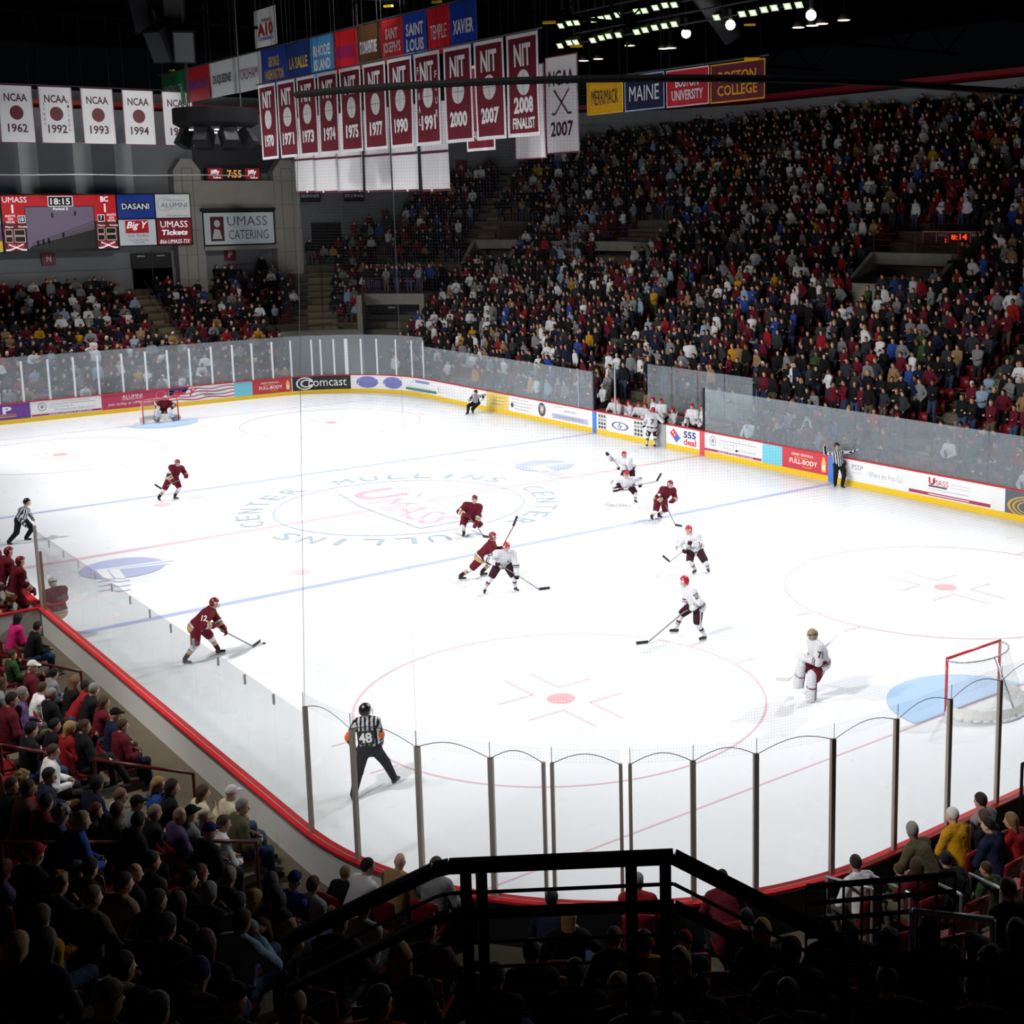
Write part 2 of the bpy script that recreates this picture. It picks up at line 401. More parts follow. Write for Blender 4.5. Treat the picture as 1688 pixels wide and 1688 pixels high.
# ---------------------------------------------------------------- advertisements on the boards
def advert(t0, t1, bg, label, fn=None, z0=.235, z1=1.055):
    w = t1-t0; nu = max(1, int(w/.35)) if (WT-1 < t0 < T_RIGHT or WT-1 < t1 < T_RIGHT) else 1
    def mp(u, v, e=-.006):
        (x, y), n, _ = O(t0+u, e); return Vector((x, y, z0+v*(z1-z0)))
    b = MB(); put_rect(b, lambda u, v: mp(u, v, -.004), 0, 0, w, 1, ink(bg), nu); o = b.build('advertisement')
    tag(o, label, 'advertisement', 'advertisements on the dasher boards')
    if fn:
        g = MB(); fn(g, lambda u, v, e=-.008: mp(u, v, e), w); g.build('lettering', o)
    return o
WH, RD, MR = (240, 241, 243), (205, 42, 55), (150, 30, 52)
def ad_cpe(g, m, w):
    put_disc(g, m, .55, .62, .22, .27, ink((150, 155, 175)), 24, .8); put_disc(g, m, .55, .62, .1, .12, ink((150, 155, 175)), 16)
    put_line(g, m, [(1.0, .72), (w-.3, .72)], .025, ink((120, 125, 140)))
    put_line(g, m, [(w*.44, .84), (w*.84, .84)], .05, ink((214, 217, 222)))
    put_text(g, m, 'Continuing &', w*.42, .56, w*.34, .16, ink((170, 178, 190)))
    put_text(g, m, 'Professional Education', w*.62, .36, w*.58, .17, ink((175, 182, 194)))
    put_rect(g, m, 0, .04, w, .17, ink((170, 60, 90))); put_text(g, lambda u, v: m(u, v, -.012), 'www.UMassULearn.net', w*.55, .12, w*.62, .17, ink((225, 228, 232)), .02)
def ad_p(g, m, w):
    put_text(g, m, 'P', w*.35, .62, .45, .45, ink(WH), .04); put_line(g, m, [(0, .33), (w*.6, .33)], .05, ink((235, 150, 60)))
    put_line(g, m, [(w*.05, .2), (w*.6, .2)], .06, ink((235, 180, 90)))
def ad_alumni(g, m, w):
    put_text(g, m, 'ALUMNI', w*.45, .76, w*.3, .24, ink(WH), .03); put_text(g, m, 'ASSOCIATION', w*.45, .58, w*.3, .09, ink(WH))
    put_text(g, m, 'Join today at UMassAlumni.com', w*.52, .3, w*.86, .24, ink(WH), .03)
    put_disc(g, m, w*.88, .65, .3, .3, ink((225, 120, 150)), 24, .85)
def ad_bigy(g, m, w):
    for k in range(4):
        put_poly(g, m, [(i*w/14, .12+.22*k+.06*math.sin(i*.9+k)) for i in range(15)]+[(i*w/14, .2+.22*k+.06*math.sin(i*.9+k)) for i in range(14, -1, -1)], ink((190, 60, 80) if k % 2 == 0 else (165, 100, 120)))
    put_poly(g, m, [(.0, .5), (.9, .6), (1.15, 1), (0, 1)], ink((50, 60, 110)))
    put_text(g, lambda u, v: m(u, v)+Vector((0, -.003, 0)), 'Big Y', w*.22, .55, 1.3, .6, ink((220, 40, 70)), .03, True, .5)
    put_text(g, lambda u, v: m(u, v)+Vector((0, -.003, 0)), 'WORLD CLASS MARKET', w*.66, .6, w*.42, .16, ink((120, 120, 136)))
    put_line(g, lambda u, v: m(u, v, -.012), [(w*.52, .34), (w*.82, .34)], .09, ink((150, 150, 160)))
def ad_full(g, m, w):
    put_text(g, m, 'DRINK ODWALLA', w*.45, .77, w*.46, .13, ink((240, 235, 225)), .01); put_text(g, m, 'ENRICHED', w*.42, .61, w*.28, .08, ink((240, 190, 60)))
    put_text(g, m, 'FULL-BODY', w*.47, .42, w*.6, .24, ink((245, 240, 235)), .02); put_text(g, m, 'FLAVOR', w*.55, .19, w*.2, .09, ink((240, 190, 60)))
    put_poly(g, m, [(w*.86, .14), (w*.95, .14), (w*.95, .66), (w*.925, .76), (w*.925, .86), (w*.885, .86), (w*.885, .76), (w*.86, .66)], ink((240, 190, 90)))
    put_rect(g, lambda u, v: m(u, v, -.012), w*.868, .25, w*.942, .5, ink((250, 235, 200)))
def ad_comcast(g, m, w):
    put_text(g, m, 'comcast', w*.6, .5, w*.66, .5, ink(WH), .02)
    put_disc(g, m, w*.215, .5, .52, .46, ink(WH), 36, .82); put_rect(g, lambda u, v: (O(0)[0], m(u, v))[1], w*.3, .42, w*.36, .58, ink((22, 22, 24)))
    put_disc(g, m, w*.24, .5, .36, .3, ink(WH), 30, .7)
def ad_radio(g, m, w):
    for c in (.27, .74):
        put_disc(g, m, w*c, .5, w*.19, .43, ink((120, 125, 190)), 32)
        hi = lambda u, v: m(u, v)
        b2 = lambda u, v: Vector(m(u, v))-Vector((*O(t_cur+u)[1], 0))*.004
        put_text(g, b2, 'WRNX', w*c, .64, w*.3, .22, ink((226, 228, 242)), .02); put_text(g, b2, '100.9FM', w*c, .36, w*.32, .24, ink((226, 228, 242)), .02)
def ad_bank(g, m, w):
    put_rect(g, m, w*.15, .68, w*.42, .86, ink((130, 150, 205))); put_line(g, m, [(w*.08, .62), (w*.14, .84)], .03, ink((130, 150, 205)))
    put_line(g, m, [(w*.44, .84), (w*.5, .58)], .03, ink((170, 180, 210)))
    put_rect(g, m, 0, .12, w*.56, .3, ink((80, 130, 135))); put_line(g, lambda u, v: m(u, v, -.012), [(w*.2, .21), (w*.42, .21)], .05, ink((205, 222, 222)))
    for k in range(4): put_line(g, m, [(w*.62, .3+.13*k), (w*.92, .3+.13*k)], .03, ink((215, 212, 214)))
    put_line(g, m, [(w*.6, .2), (w*.6, .66)], .06, ink((130, 130, 130)))
def ad_gold(g, m, w):
    for k in range(3): put_line(g, m, [(w*(.5+d/2-.4+.06*k), .72-.24*k+.05*(i_ % 2)) for i_, d in enumerate(np.linspace(0, 1.5-.2*k, 16))], .035, ink((190, 150, 50)))
def ad_w(g, m, w):
    for k, ww in enumerate((.5, .62, .55, .5)): put_line(g, m, [(w*.06+(.25 if k > 1 else 0), .82-.2*k), (w*ww, .82-.2*k)], .06, ink((190, 192, 200)))
    put_disc(g, m, w*.08, .42, .14, .16, ink((60, 60, 70)), 20)
    put_disc(g, m, w*.82, .5, .34, .44, ink((92, 72, 78)), 32); put_text(g, lambda u, v: m(u, v)-Vector((.004, 0, 0)), 'W', w*.82, .5, .36, .5, ink(WH), .03)
def ad_honey(g, m, w):
    put_line(g, m, [(w*(.35+.03*i_), .58+.16*(i_ % 2)) for i_ in range(11)], .05, ink((165, 170, 205)))
    put_rect(g, m, w*.05, .1, w*.95, .42, ink((186, 190, 212))); put_line(g, lambda u, v: m(u, v, -.012), [(w*(.15+.035*i_), .19+.16*(i_ % 2)) for i_ in range(21)], .05, ink((150, 154, 188)))
    put_line(g, m, [(w*.1, .78), (w*.25, .9), (w*.33, .84)], .03, ink((150, 80, 80)))
def ad_grid(g, m, w):
    r = random.Random(4)
    for j in range(4):
        for i in range(3):
            put_rect(g, m, w*(.1+.28*i), .08+.22*j, w*(.1+.28*i+.2), .22+.22*j, ink((70, 72, 78)) if r.random() < .6 else ink((150, 152, 158)))
def ad_oval(g, m, w):
    put_line(g, m, [(w*.08, .86), (w*.3, .84)], .06, ink((205, 205, 208))); put_line(g, m, [(w*.72, .84), (w*.95, .82)], .06, ink((205, 205, 208)))
    put_disc(g, m, w*.5, .42, w*.33, .24, ink((70, 76, 110)), 36, .8); put_line(g, m, [(w*.4, .3), (w*.5, .6), (w*.5, .25), (w*.58, .5)], .05, ink((90, 100, 140)))
def ad_555(g, m, w):
    put_poly(g, m, [(w*.1, .62), (w*.22, .9), (w*.34, .62), (w*.22, .34)], ink((210, 60, 75))); put_poly(g, m, [(w*.22, .34), (w*.34, .62), (w*.44, .42), (w*.3, .12)], ink((70, 120, 190)))
    put_disc(g, lambda u, v: m(u, v)-Vector((.003, 0, 0)), w*.2, .68, .05, .06, ink(WH), 14); put_disc(g, lambda u, v: m(u, v)-Vector((.003, 0, 0)), w*.25, .55, .05, .06, ink(WH), 14)
    put_text(g, m, '555', w*.72, .67, w*.38, .38, ink((60, 70, 130)), .04); put_text(g, m, 'deal', w*.72, .27, w*.38, .36, ink((210, 60, 80)), .03)
def ad_pssp(g, m, w):
    put_disc(g, m, .12, .78, .12, .15, ink((120, 70, 80)), 18); put_disc(g, m, .12, .42, .12, .2, ink((120, 90, 100)), 18)
    put_text(g, m, 'PSSP', w*.24, .68, w*.17, .24, ink((130, 135, 145)))
    put_line(g, m, [(w*.15, .42), (w*.29, .4)], .05, ink((214, 217, 222))); put_text(g, m, 'Where the Pros Go', w*.66, .48, w*.5, .26, ink((170, 176, 184)))
def ad_umass(g, m, w):
    put_text(g, m, 'U', w*.29, .72, .3, .34, ink((190, 45, 65)), .04); put_text(g, m, 'MASS', w*.4, .69, .72, .26, ink((190, 45, 65)), .04)
    put_rect(g, m, w*.25, .46, w*.48, .54, ink((70, 70, 78)))
    for k in range(2): put_line(g, m, [(w*.53, .72-.14*k), (w*.75, .72-.14*k)], .05, ink((216, 216, 220)))
    put_line(g, m, [(w*.25, .36), (w*.75, .36)], .05, ink((205, 206, 212)))
    put_rect(g, m, 0, .05, w, .2, ink((165, 55, 85))); put_line(g, lambda u, v: m(u, v, -.012), [(w*.25, .125), (w*.75, .125)], .06, ink((226, 200, 208)))
def ad_gold_rings(g, m, w):
    for k in range(3): put_disc(g, lambda u, v: m(u, v)-Vector((.002*k, 0, 0)), 1.2, .35, 1.1-.2*k, .5-.1*k, ink((205, 165, 60)), 40, .9)
    put_text(g, m, 'G', 1.1, .55, .3, .3, ink((70, 75, 90)))
T0 = -(XL+RC)
t_cur = 0
advert(T0-6.9, T0-5.15, (110, 62, 150), 'purple advertisement with a white letter P at the left end of the far boards', ad_p)
advert(T0-5.1, T0-1.5, WH, 'white education advertisement beside the purple one on the far end boards', ad_cpe)
advert(T0-1.48, T0+2.2, (188, 52, 92), 'crimson alumni advertisement left of the far goal', ad_alumni)
advert(T0+2.22, T0+6.0, WH, 'red white and blue wavy striped advertisement behind the far goal', ad_bigy)
advert(T0+6.0, T0+7.1, (120, 205, 225), 'plain sky blue panel beside the red juice advertisement on the far end boards')
advert(T0+7.1, 17.75, (196, 52, 66), 'red juice advertisement beside the black one on the far end boards', ad_full)
advert(17.8, 21.25, (28, 28, 30), 'black telecom advertisement with white lettering in the far corner', ad_comcast)
t_cur = 21.3
advert(21.3, 25.0, WH, 'white radio advertisement with two violet ovals in the far corner', ad_radio)
advert(25.05, t_right(20.7), WH, 'white advertisement with a teal strip left of the far linesman', ad_bank)
advert(t_right(17.85), t_right(15.6), (228, 204, 120), 'mustard yellow advertisement right of the far linesman', ad_gold)
advert(t_right(15.57), t_right(11.8), WH, 'white advertisement with a dark round W badge on the right boards', ad_w)
advert(t_right(11.75), t_right(8.3), WH, 'white and lilac advertisement left of the blue stripe by the home bench', ad_honey)
advert(t_right(7.7), t_right(6.95), (216, 218, 220), 'grey chequered panel just right of the far blue stripe', ad_grid)
advert(t_right(6.9), t_right(4.95), WH, 'white advertisement with a blue oval below the home bench', ad_oval)
advert(t_right(4.9), t_right(4.1), (216, 218, 220), 'grey chequered panel beside the bench door', ad_grid)
advert(t_right(2.45), t_right(.22), WH, 'white pizza advertisement reading 555 deal below the home bench', ad_555)
advert(t_right(-.15), t_right(-3.75), WH, 'white education advertisement right of the red stripe on the right boards', ad_cpe)
advert(t_right(-3.8), t_right(-4.95), (120, 205, 225), 'plain sky blue panel beside the red juice advertisement on the right boards')
advert(t_right(-4.97), t_right(-7.55), (205, 60, 72), 'red juice advertisement left of the linesman with outstretched arms', ad_full)
advert(t_right(-8.3), t_right(-11.6), WH, 'white advertisement reading Where the Pros Go on the right boards', ad_pssp)
advert(t_right(-11.64), t_right(-15.3), WH, 'white and crimson university advertisement at the right of the right boards', ad_umass)
advert(t_right(-15.9), t_right(-19), (90, 96, 110), 'dark advertisement with gold rings at the right edge of the photo', ad_gold_rings)
for y, mat, nm in ((7.95, ink((70, 130, 215)), 'board_blue_stripe'), (-7.72, ink((70, 130, 215)), 'board_blue_stripe'), (.0, ink((215, 80, 85)), 'board_red_stripe')):
    b = MB(); sweep(b, [t_right(y+.16), t_right(y-.16)], rect(-.02, -.015, .01, 1.06), mat); b.build(nm, boards)
# bench door in the right boards
b = MB(); sweep(b, [t_right(3.2), t_right(2.5)], rect(-.03, .13, .0, 1.1), ink((170, 168, 172))); o = b.build('bench_gate')
tag(o, 'grey gate in the right boards beside the home bench', 'gate')

# ---------------------------------------------------------------- glass
def pane(t0, t1, z1, label, group, mat, clip=False, s=.06, z0=1.10):
    b = MB(); sweep(b, tsamples(t0+.006, t1-.006, .45) if (t1-t0) > .1 else [t0, t1], rect(s, s+.014, z0, z1), mat)
    if clip:
        r = root('rink_glass', (*O(t0)[0], z0), 0, label, 'glass pane', group); o = b.build('pane'); o.parent = r; o.matrix_parent_inverse = Matrix.Translation((-r.location[0], -r.location[1], -r.location[2]))
        c = MB(); sweep(c, [t0-.018, t0+.018], rect(s-.01, s+.025, z1-.2, z1-.02), ink((238, 240, 242))); k = c.build('clip'); k.parent = r; k.matrix_parent_inverse = o.matrix_parent_inverse.copy()
        return r
    o = b.build('rink_glass'); return tag(o, label, 'glass pane', group)
def post(t, z1, label, group, mat, wd=.07, dp=.06, z0=1.09):
    b = MB(); sweep(b, [t-wd/2, t+wd/2], rect(.035, .035+dp, z0, z1), mat)
    o = b.build('rink_post'); return tag(o, label, 'post', group)
# left side, near: frameless panes with clips
ty = [-24.45+1.215*i for i in range(14)]
for i in range(13):
    pane(t_left(ty[i]), t_left(ty[i+1]), 3.08, 'clipped frameless glass pane on the left boards, %s from the near corner post' % nth(i), 'glass panes along the left boards', GLASS_NEAR, True)
# near end: steel posts
def t_xy(x, y):
    if y > YN+RC: return t_left(y)
    if x > XL+RC: return t_near(x)
    a = math.atan2(y-(YN+RC), x-(XL+RC)); return T_NEAR+WT+(-PI/2-a)*RC
npost = [(-14.6, -24.45), (-14.44, -25.71), (-13.99, -26.9), (-13.45, -27.94), (-12.98, -28.55), (-12.9, -28.64), (-12.15, -29.22), (-12.05, -29.3), (-11.3, -29.72), (-10.5, -30.13), (-9.33, -30.54), (-8.07, -30.65), (-6.81, -30.65), (-5.54, -30.65), (-4.3, -30.65), (-3.05, -30.65), (-1.8, -30.65), (-.55, -30.65), (.7, -30.65)]
nt_ = sorted({round(t_xy(*p), 3) for p in npost}, reverse=True)
for i, t in enumerate(nt_):
    post(t, 3.2, 'bare steel glass post on the near end boards, %s from the left corner' % nth(i), 'steel posts of the near end glass', STEEL, .05 if i in (4, 5, 6, 7) else .075)
    if i+1 < len(nt_) and t-nt_[i+1] > .3:
        pane(nt_[i+1], t, 3.42, 'tall glass pane behind the near goal, right of the %s steel post' % nth(i), 'glass panes of the near end', GLASS_END)
# far end: white posts
def px_t(px):
    xs = [(0, T0-6.6), (160, T0-1.55), (320, T0+3.86), (411, T0+7.1), (480, 17.78), (580, 21.26), (660, 24.75), (695, 26.75)]
    for (a, ta), (c, tc_) in zip(xs, xs[1:]):
        if px <= c: return ta+(tc_-ta)*(px-a)/(c-a)
fp = [px_t(p) for p in (0, 38, 80, 121, 161, 199, 237, 273, 310, 346, 381, 414, 449, 481, 516, 531, 553, 574, 596, 619, 650, 675, 695)]
for i, t in enumerate(fp):
    post(t, 3.25, 'white glass post of the far end, %s from the left' % nth(i), 'white posts of the far end glass', POSTW, .1 if i != 17 else .2)
    if i+1 < len(fp): pane(t, fp[i+1], 3.5, 'hazy glass pane of the far end, %s from the left' % nth(i), 'glass panes of the far end', GLASS)
pane(T0-9, fp[0], 3.5, 'hazy glass pane of the far end cut by the left edge of the photo', 'glass panes of the far end', GLASS)
yr = [24.7-1.275*i for i in range(13)]+[8.12]
for i in range(13): pane(t_right(yr[i]), t_right(yr[i+1]), 2.98, 'hazy glass pane on the right boards before the student section, %s from the far corner' % nth(i), 'glass panes along the right boards', GLASS)
post(t_right(8.06), 3.05, 'black post where the glass ends at the far side of the home bench', 'bench posts', BLACK, .1); post(t_right(9.3), 2.9, 'pale post one pane short of the home bench', 'bench posts', LEADING, .06)
post(t_right(-.02), 3.0, 'black post where the glass starts again at the near side of the home bench', 'bench posts', BLACK, .1)
for i in range(15): pane(t_right(-.1-1.25*i), t_right(-1.35-1.25*i), 2.96, 'hazy glass pane on the right boards, %s from the near side of the home bench' % nth(i), 'glass panes along the right boards', GLASS)

# ---------------------------------------------------------------- safety net above the near end glass
b = MB(); ts = tsamples(t_near(3), nt_[0], .5); vs = []; uv = []
for t in ts:
    p = O(t, .07)[0]; vs += [(p[0], p[1], 3.2), (p[0], p[1], 12.46)]
b.add(vs, [(2*i, 2*i+2, 2*i+3, 2*i+1) for i in range(len(ts)-1)], NET); b.uv = []
for i in range(len(ts)-1): b.uv += [(ts[i], 3.2), (ts[i+1], 3.2), (ts[i+1], 12.46), (ts[i], 12.46)]
net = b.build('mesh'); nr = root('safety_net', (0, 0, 0), 0, 'fine grey safety net hanging above the near end glass from a black tube', 'net'); net.parent = nr
b = MB(); tp = tsamples(t_near(3), t_xy(-14.5, -25.2), .5)
b.path([(*O(t, .07)[0], 12.46) for t in tp], .048, M('net_tube', (5, 5, 6), .9, spec=.1)); b.build('top_tube', nr)
b = MB()
for a, c in zip(nt_, nt_[1:]):
    if a-c > .3:
        m_ = [(*O(a+(c-a)*k/8, .09)[0], 3.2+.16*math.sin(PI*k/8)) for k in range(9)]; b.path(m_, .006, DARK, 4)
        b.tube((*O(a, .09)[0], 3.2), (*O(a, .09)[0], 3.45), .006, DARK, 4)
pc = O(nt_[0], .07)[0]; b.tube((*pc, 3.2), (*O(t_xy(-14.5, -25.2), .07)[0], 12.46), .004, ink((70, 72, 78)), 5)
pc = O(nt_[2], .07)[0]; b.tube((*pc, 3.2), (*pc, 12.46), .0018, ink((90, 92, 96)), 4)
b.build('edge_cord', nr)
b = MB(); tq = tsamples(t_near(3), t_near(-7), .35)
for i in range(len(tq)-3):
    if i % 3 == 0:
        P = [(*O(tq[i]+(tq[i+3]-tq[i])*k/6, .09)[0], 12.40-.4*math.sin(PI*k/6)) for k in range(7)]; b.path(P, .012, DARK, 5)
b.build('sagging_cord', nr)
b = MB(); b.path([(x, 31.15, 12.9-.02*math.sin(x)) for x in np.linspace(-9, 8, 18)], .03, LEADING, 5); o = b.build('net_cable'); tag(o, 'thin cable strung across the far end below the basketball banners', 'cable')

# ---------------------------------------------------------------- goals
def goal(y, d, label):
    g = root('hockey_goal', (0, y, 0), 0, label, 'goal', 'hockey goals'); r = .032
    RED = M('goal_red', (200, 38, 44), .35)
    b = MB(); b.path([(-.915, 0, 0), (-.915, 0, 1.25)], r, RED, 12).path([(.915, 0, 1.25), (.915, 0, 0)], r, RED, 12); b.build('goal_post', g, True)
    b = MB(); b.tube((-.93, 0, 1.25), (.93, 0, 1.25), r, RED, 12); b.build('crossbar', g, True)
    def base(s=1.): return [(1.05*s*math.cos(a)*1.02, d*(.15+1.0*s*math.sin(a))) for a in np.linspace(0, PI, 17)]
    def topc(): return [(.95*math.cos(a), d*(.05+.5*math.sin(a))) for a in np.linspace(0, PI, 17)]
    b = MB(); b.path([(-.915, 0, .05)]+[(x, yy, .05) for x, yy in base()[::-1]]+[(.915, 0, .05)], .03, POSTW, 8); b.build('base_frame', g, True)
    b = MB(); b.path([(x, yy, 1.22) for x, yy in topc()], .02, LEADING, 8); b.build('top_bar', g, True)
    b = MB(); b.path([(0, d*.55, 1.22), (0, d*1.15, .06)], .025, LEADING, 8); b.build('centre_brace', g, True)
    b = MB(); B, T = base(), topc(); vs = []
    for (x, yy), (x2, y2) in zip(B, T): vs += [(x, yy, .04), (x2, y2, 1.22)]
    b.uv = []; fs = []
    for i in range(16):
        fs.append((2*i, 2*i+2, 2*i+3, 2*i+1)); b.uv += [(i*.2, 0), (i*.2+.2, 0), (i*.2+.2, 1.3), (i*.2, 1.3)]
    b.add(vs, fs, GOALNET)
    for i in range(16):
        b.add([(*T[i], 1.22), (*T[i+1], 1.22), (T[i+1][0], 0, 1.25), (T[i][0], 0, 1.25)], [(0, 1, 2, 3)], GOALNET); b.uv += [(T[i][0], 0), (T[i+1][0], 0), (T[i+1][0], .5), (T[i][0], .5)]
    for sx in (-1, 1):
        b.add([(sx*.915, 0, .02), (sx*1.07, d*.15, .02), (sx*.95, d*.05, 1.22), (sx*.915, 0, 1.25)], [(0, 1, 2, 3)], GOALNET); b.uv += [(0, 0), (.3, 0), (.3, 1.2), (0, 1.2)]
    b.build('goal_net', g)
    b = MB(); P = [(x, yy-d*.02) for x, yy in base(1.02)]; vs = []
    for i, (x, yy) in enumerate(P): vs += [(x, yy, .02), (x*.97, yy*.97, .27+.01*(i % 2))]
    b.add(vs, [(2*i, 2*i+2, 2*i+3, 2*i+1) for i in range(16)], M('goal_skirt', (232, 232, 228), .6, bump=.4, nscale=20)); b.build('base_padding', g)
goal(-GL, -1, 'red framed near goal with white net at the right edge of the photo'); goal(GL, 1, 'red framed far goal behind the maroon goaltender')
# ================================================================ seating bowl
def floor_z(k): return .4+.4*k if k <= 14 else 6.0+.56*(k-14)
def row_s(k): return .9 if k == 0 else 1.7+.85*(k-.5)
def seg_profile(k0, jump=False, kmax=33):
    """steps of the bowl as (s, z) from row k0 outward"""
    pr = [(.121, -.1), (.121, .4)]
    for k in range(1, kmax+1):
        s = 1.7+.85*(k-1)
        if k < k0: continue
        pr += [(s, pr[-1][1]), (s, floor_z(k))]
    pr += [(1.7+.85*kmax, pr[-1][1])]
    return pr
T_ARC = WT
def t_theta(deg): return T_ARC+RC*math.radians(90-deg)     # far right corner, angle from +x
def bowl(name, t0, t1, k0, kmax=33, step=1.3):
    b = MB(); ts = tsamples(t0, t1, step); pr = seg_profile(k0, kmax=kmax); k = len(pr); vs = []
    for t in ts:
        for s, z in pr:
            p = O(t, s)[0]; vs.append((p[0], p[1], z))
    fs = [(i*k+a, i*k+a+1, (i+1)*k+a+1, (i+1)*k+a) for i in range(len(ts)-1) for a in range(k-1)]
    b.add(vs, fs, CONCD); return tag(b.build(name), kind='structure')
tA, tB = t_theta(77), t_theta(37)
bowl('stands_far', -14-ARC, tA, 1, 16)
bowl('stands_corner', tA, tB, 7, step=.6)
bowl('stands_right', tB, t_right(-23.65), 1)
bowl('stands_near', T_NEAR-ARC, T_NEAR+WT, 1, 20)
bowl('stands_left', T_NEAR+WT, t_left(22), 1, 20, .8)
# corner entrance: pale concrete front wall, dark doorway with concrete surround
b = MB(); sweep(b, tsamples(tA, t_theta(54), .4), rect(6.2, 6.8, .4, 3.25), CONC); tag(b.build('corner_wall'), kind='structure')
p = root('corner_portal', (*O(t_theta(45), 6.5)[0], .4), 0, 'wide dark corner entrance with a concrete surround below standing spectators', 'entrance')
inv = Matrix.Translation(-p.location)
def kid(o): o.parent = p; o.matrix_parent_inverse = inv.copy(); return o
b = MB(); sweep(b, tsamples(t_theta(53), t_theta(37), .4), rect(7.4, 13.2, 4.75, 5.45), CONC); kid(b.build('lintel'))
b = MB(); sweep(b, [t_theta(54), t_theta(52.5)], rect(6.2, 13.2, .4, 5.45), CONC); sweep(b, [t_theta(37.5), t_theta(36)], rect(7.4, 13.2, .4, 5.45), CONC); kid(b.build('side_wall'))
b = MB(); sweep(b, tsamples(t_theta(52.4), t_theta(37.6), .5), rect(9.0, 9.2, .4, 4.75), ink((34, 35, 42))); kid(b.build('doorway_shade'))  # dark sheet standing in for the shaded inside of the doorway
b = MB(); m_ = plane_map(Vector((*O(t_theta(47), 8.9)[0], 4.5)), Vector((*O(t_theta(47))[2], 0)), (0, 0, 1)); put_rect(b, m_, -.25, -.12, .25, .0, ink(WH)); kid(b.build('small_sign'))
# stairways between the sections
def curve(t, s): return 1+s/RC if WT < t < T_RIGHT else 1.
def stairs(t, wd_, k0, k1, label):
    b = MB()
    for k in range(k0, k1+1):
        s = 1.7+.85*(k-1); wd = wd_/curve(t, s); z0, z1 = floor_z(k-1), floor_z(k)
        sweep(b, [t-wd/2, t+wd/2], rect(s-.42, s+.01, z0-.02, (z0+z1)/2), STEPC); sweep(b, [t-wd/2, t+wd/2], rect(s-.005, s+.85, z1-.05, z1+.012), STEPC)
    o = b.build('stairway'); return tag(o, label, 'stairs', None, 'structure')
def side_rail(t, k0, k1, mat, label, name='stair_rail', hgt=.95):
    r = root(name, (*O(t, row_s(k0))[0], floor_z(k0)), 0, label, 'handrail', 'stair handrails'); iv = Matrix.Translation(-r.location)
    P = [(*O(t, row_s(k))[0], floor_z(k)+hgt) for k in (k0, k1)]
    b = MB(); b.tube(P[0], P[1], .035, mat); o = b.build('rail'); o.parent = r; o.matrix_parent_inverse = iv.copy()
    for k in range(k0, k1+1, 3):
        q = O(t, row_s(k))[0]; z = P[0][2]+(P[1][2]-P[0][2])*(k-k0)/max(k1-k0, 1)
        b = MB(); b.tube((*q, floor_z(k)), (*q, z), .025, mat); o = b.build('rail_post'); o.parent = r; o.matrix_parent_inverse = iv.copy()
AISLES = []
def aisle(t, wd, k0, k1, label): AISLES.append((t, wd/2+.2, k0, k1)); stairs(t, wd, k0, k1, label)
aisle(T0+5.3, 1.5, 6, 13, 'pale stairway left of the concrete pillar in the far stands')
side_rail(T0+5.3, 6, 13, RAILM, 'maroon handrail up the middle of the stairway left of the concrete pillar')
aisle(t_theta(64), 2.0, 8, 15, 'pale stairway beside the corner entrance')
side_rail(t_theta(64), 8, 15, RAILM, 'maroon handrail on the stairway beside the corner entrance')
aisle(t_theta(35), 1.3, 18, 28, 'pale upper stairway in the far corner of the student section')
for i, y in enumerate((13.5, 1.2, -10.5)): aisle(t_right(y), 1.1, 1, 14, 'stairway climbing through the right stands, %s from the far corner' % nth(i))
for i, (y, k0) in enumerate(((1.2, 3), (-9.8, 2), (-9.8, 6), (-10.9, 9))): side_rail(t_right(y-.6), k0, k0+2, LEADING if i else LEADING, 'pale metal handrail among the right spectators, %s from the bench' % nth(i))
# vomitory portals between the two tiers of the right stands
PORTALS = []
def portal(t, wd, s0, s1, ztop, label):
    PORTALS.append((t, wd/2+.4, s0-1.8, s1)); wd /= curve(t, s0); c = O(t, s0)[0]
    r = root('vomitory', (*c, 5.2), 0, label, 'entrance', 'entrances between the tiers'); iv = Matrix.Translation(-r.location)
    def kid(b, n): o = b.build(n); o.parent = r; o.matrix_parent_inverse = iv.copy()
    b = MB(); sweep(b, tsamples(t-wd/2, t+wd/2, .4), rect(s0, s1, ztop-.6, ztop), CONC); kid(b, 'lintel')
    for e in (-1, 1):
        b = MB(); tt = t+e*wd/2; hw_ = .15/curve(t, s0); sweep(b, [tt-hw_, tt+hw_], [(s0-2.2, 4.6), (s1, 4.6), (s1, ztop), (s0, ztop), (s0-2.2, ztop-1.7)], CONC); kid(b, 'side_wall')
    b = MB(); sweep(b, tsamples(t-wd/2, t+wd/2, .4), rect(s0+.8, s0+.9, 4.6, ztop-.5), ink((16, 16, 18))); kid(b, 'opening_shade')  # black sheet in place of the shade inside the entrance
    b = MB(); sweep(b, tsamples(t-wd/2, t+wd/2, .4), rect(s0-2.2, s0-2.05, 5.2, 6.9), CONC); kid(b, 'parapet')
    b = MB()
    for e in (-1, 0, 1): q = O(t+e*wd/2, s0+.1)[0]; b.tube((*q, ztop), (*q, ztop+.95), .03, RAILM)
    for h in (.35, .65, .95): b.path([(*O(tt, s0+.1)[0], ztop+h) for tt in tsamples(t-wd/2, t+wd/2, .6)], .025, RAILM, 6)
    kid(b, 'guard_rail')
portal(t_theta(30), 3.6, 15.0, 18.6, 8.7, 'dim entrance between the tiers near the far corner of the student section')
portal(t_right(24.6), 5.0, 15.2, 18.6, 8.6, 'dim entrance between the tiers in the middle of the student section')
portal(t_right(.6), 5.4, 14.6, 18.2, 8.35, 'dim entrance below the small red scoreboard')
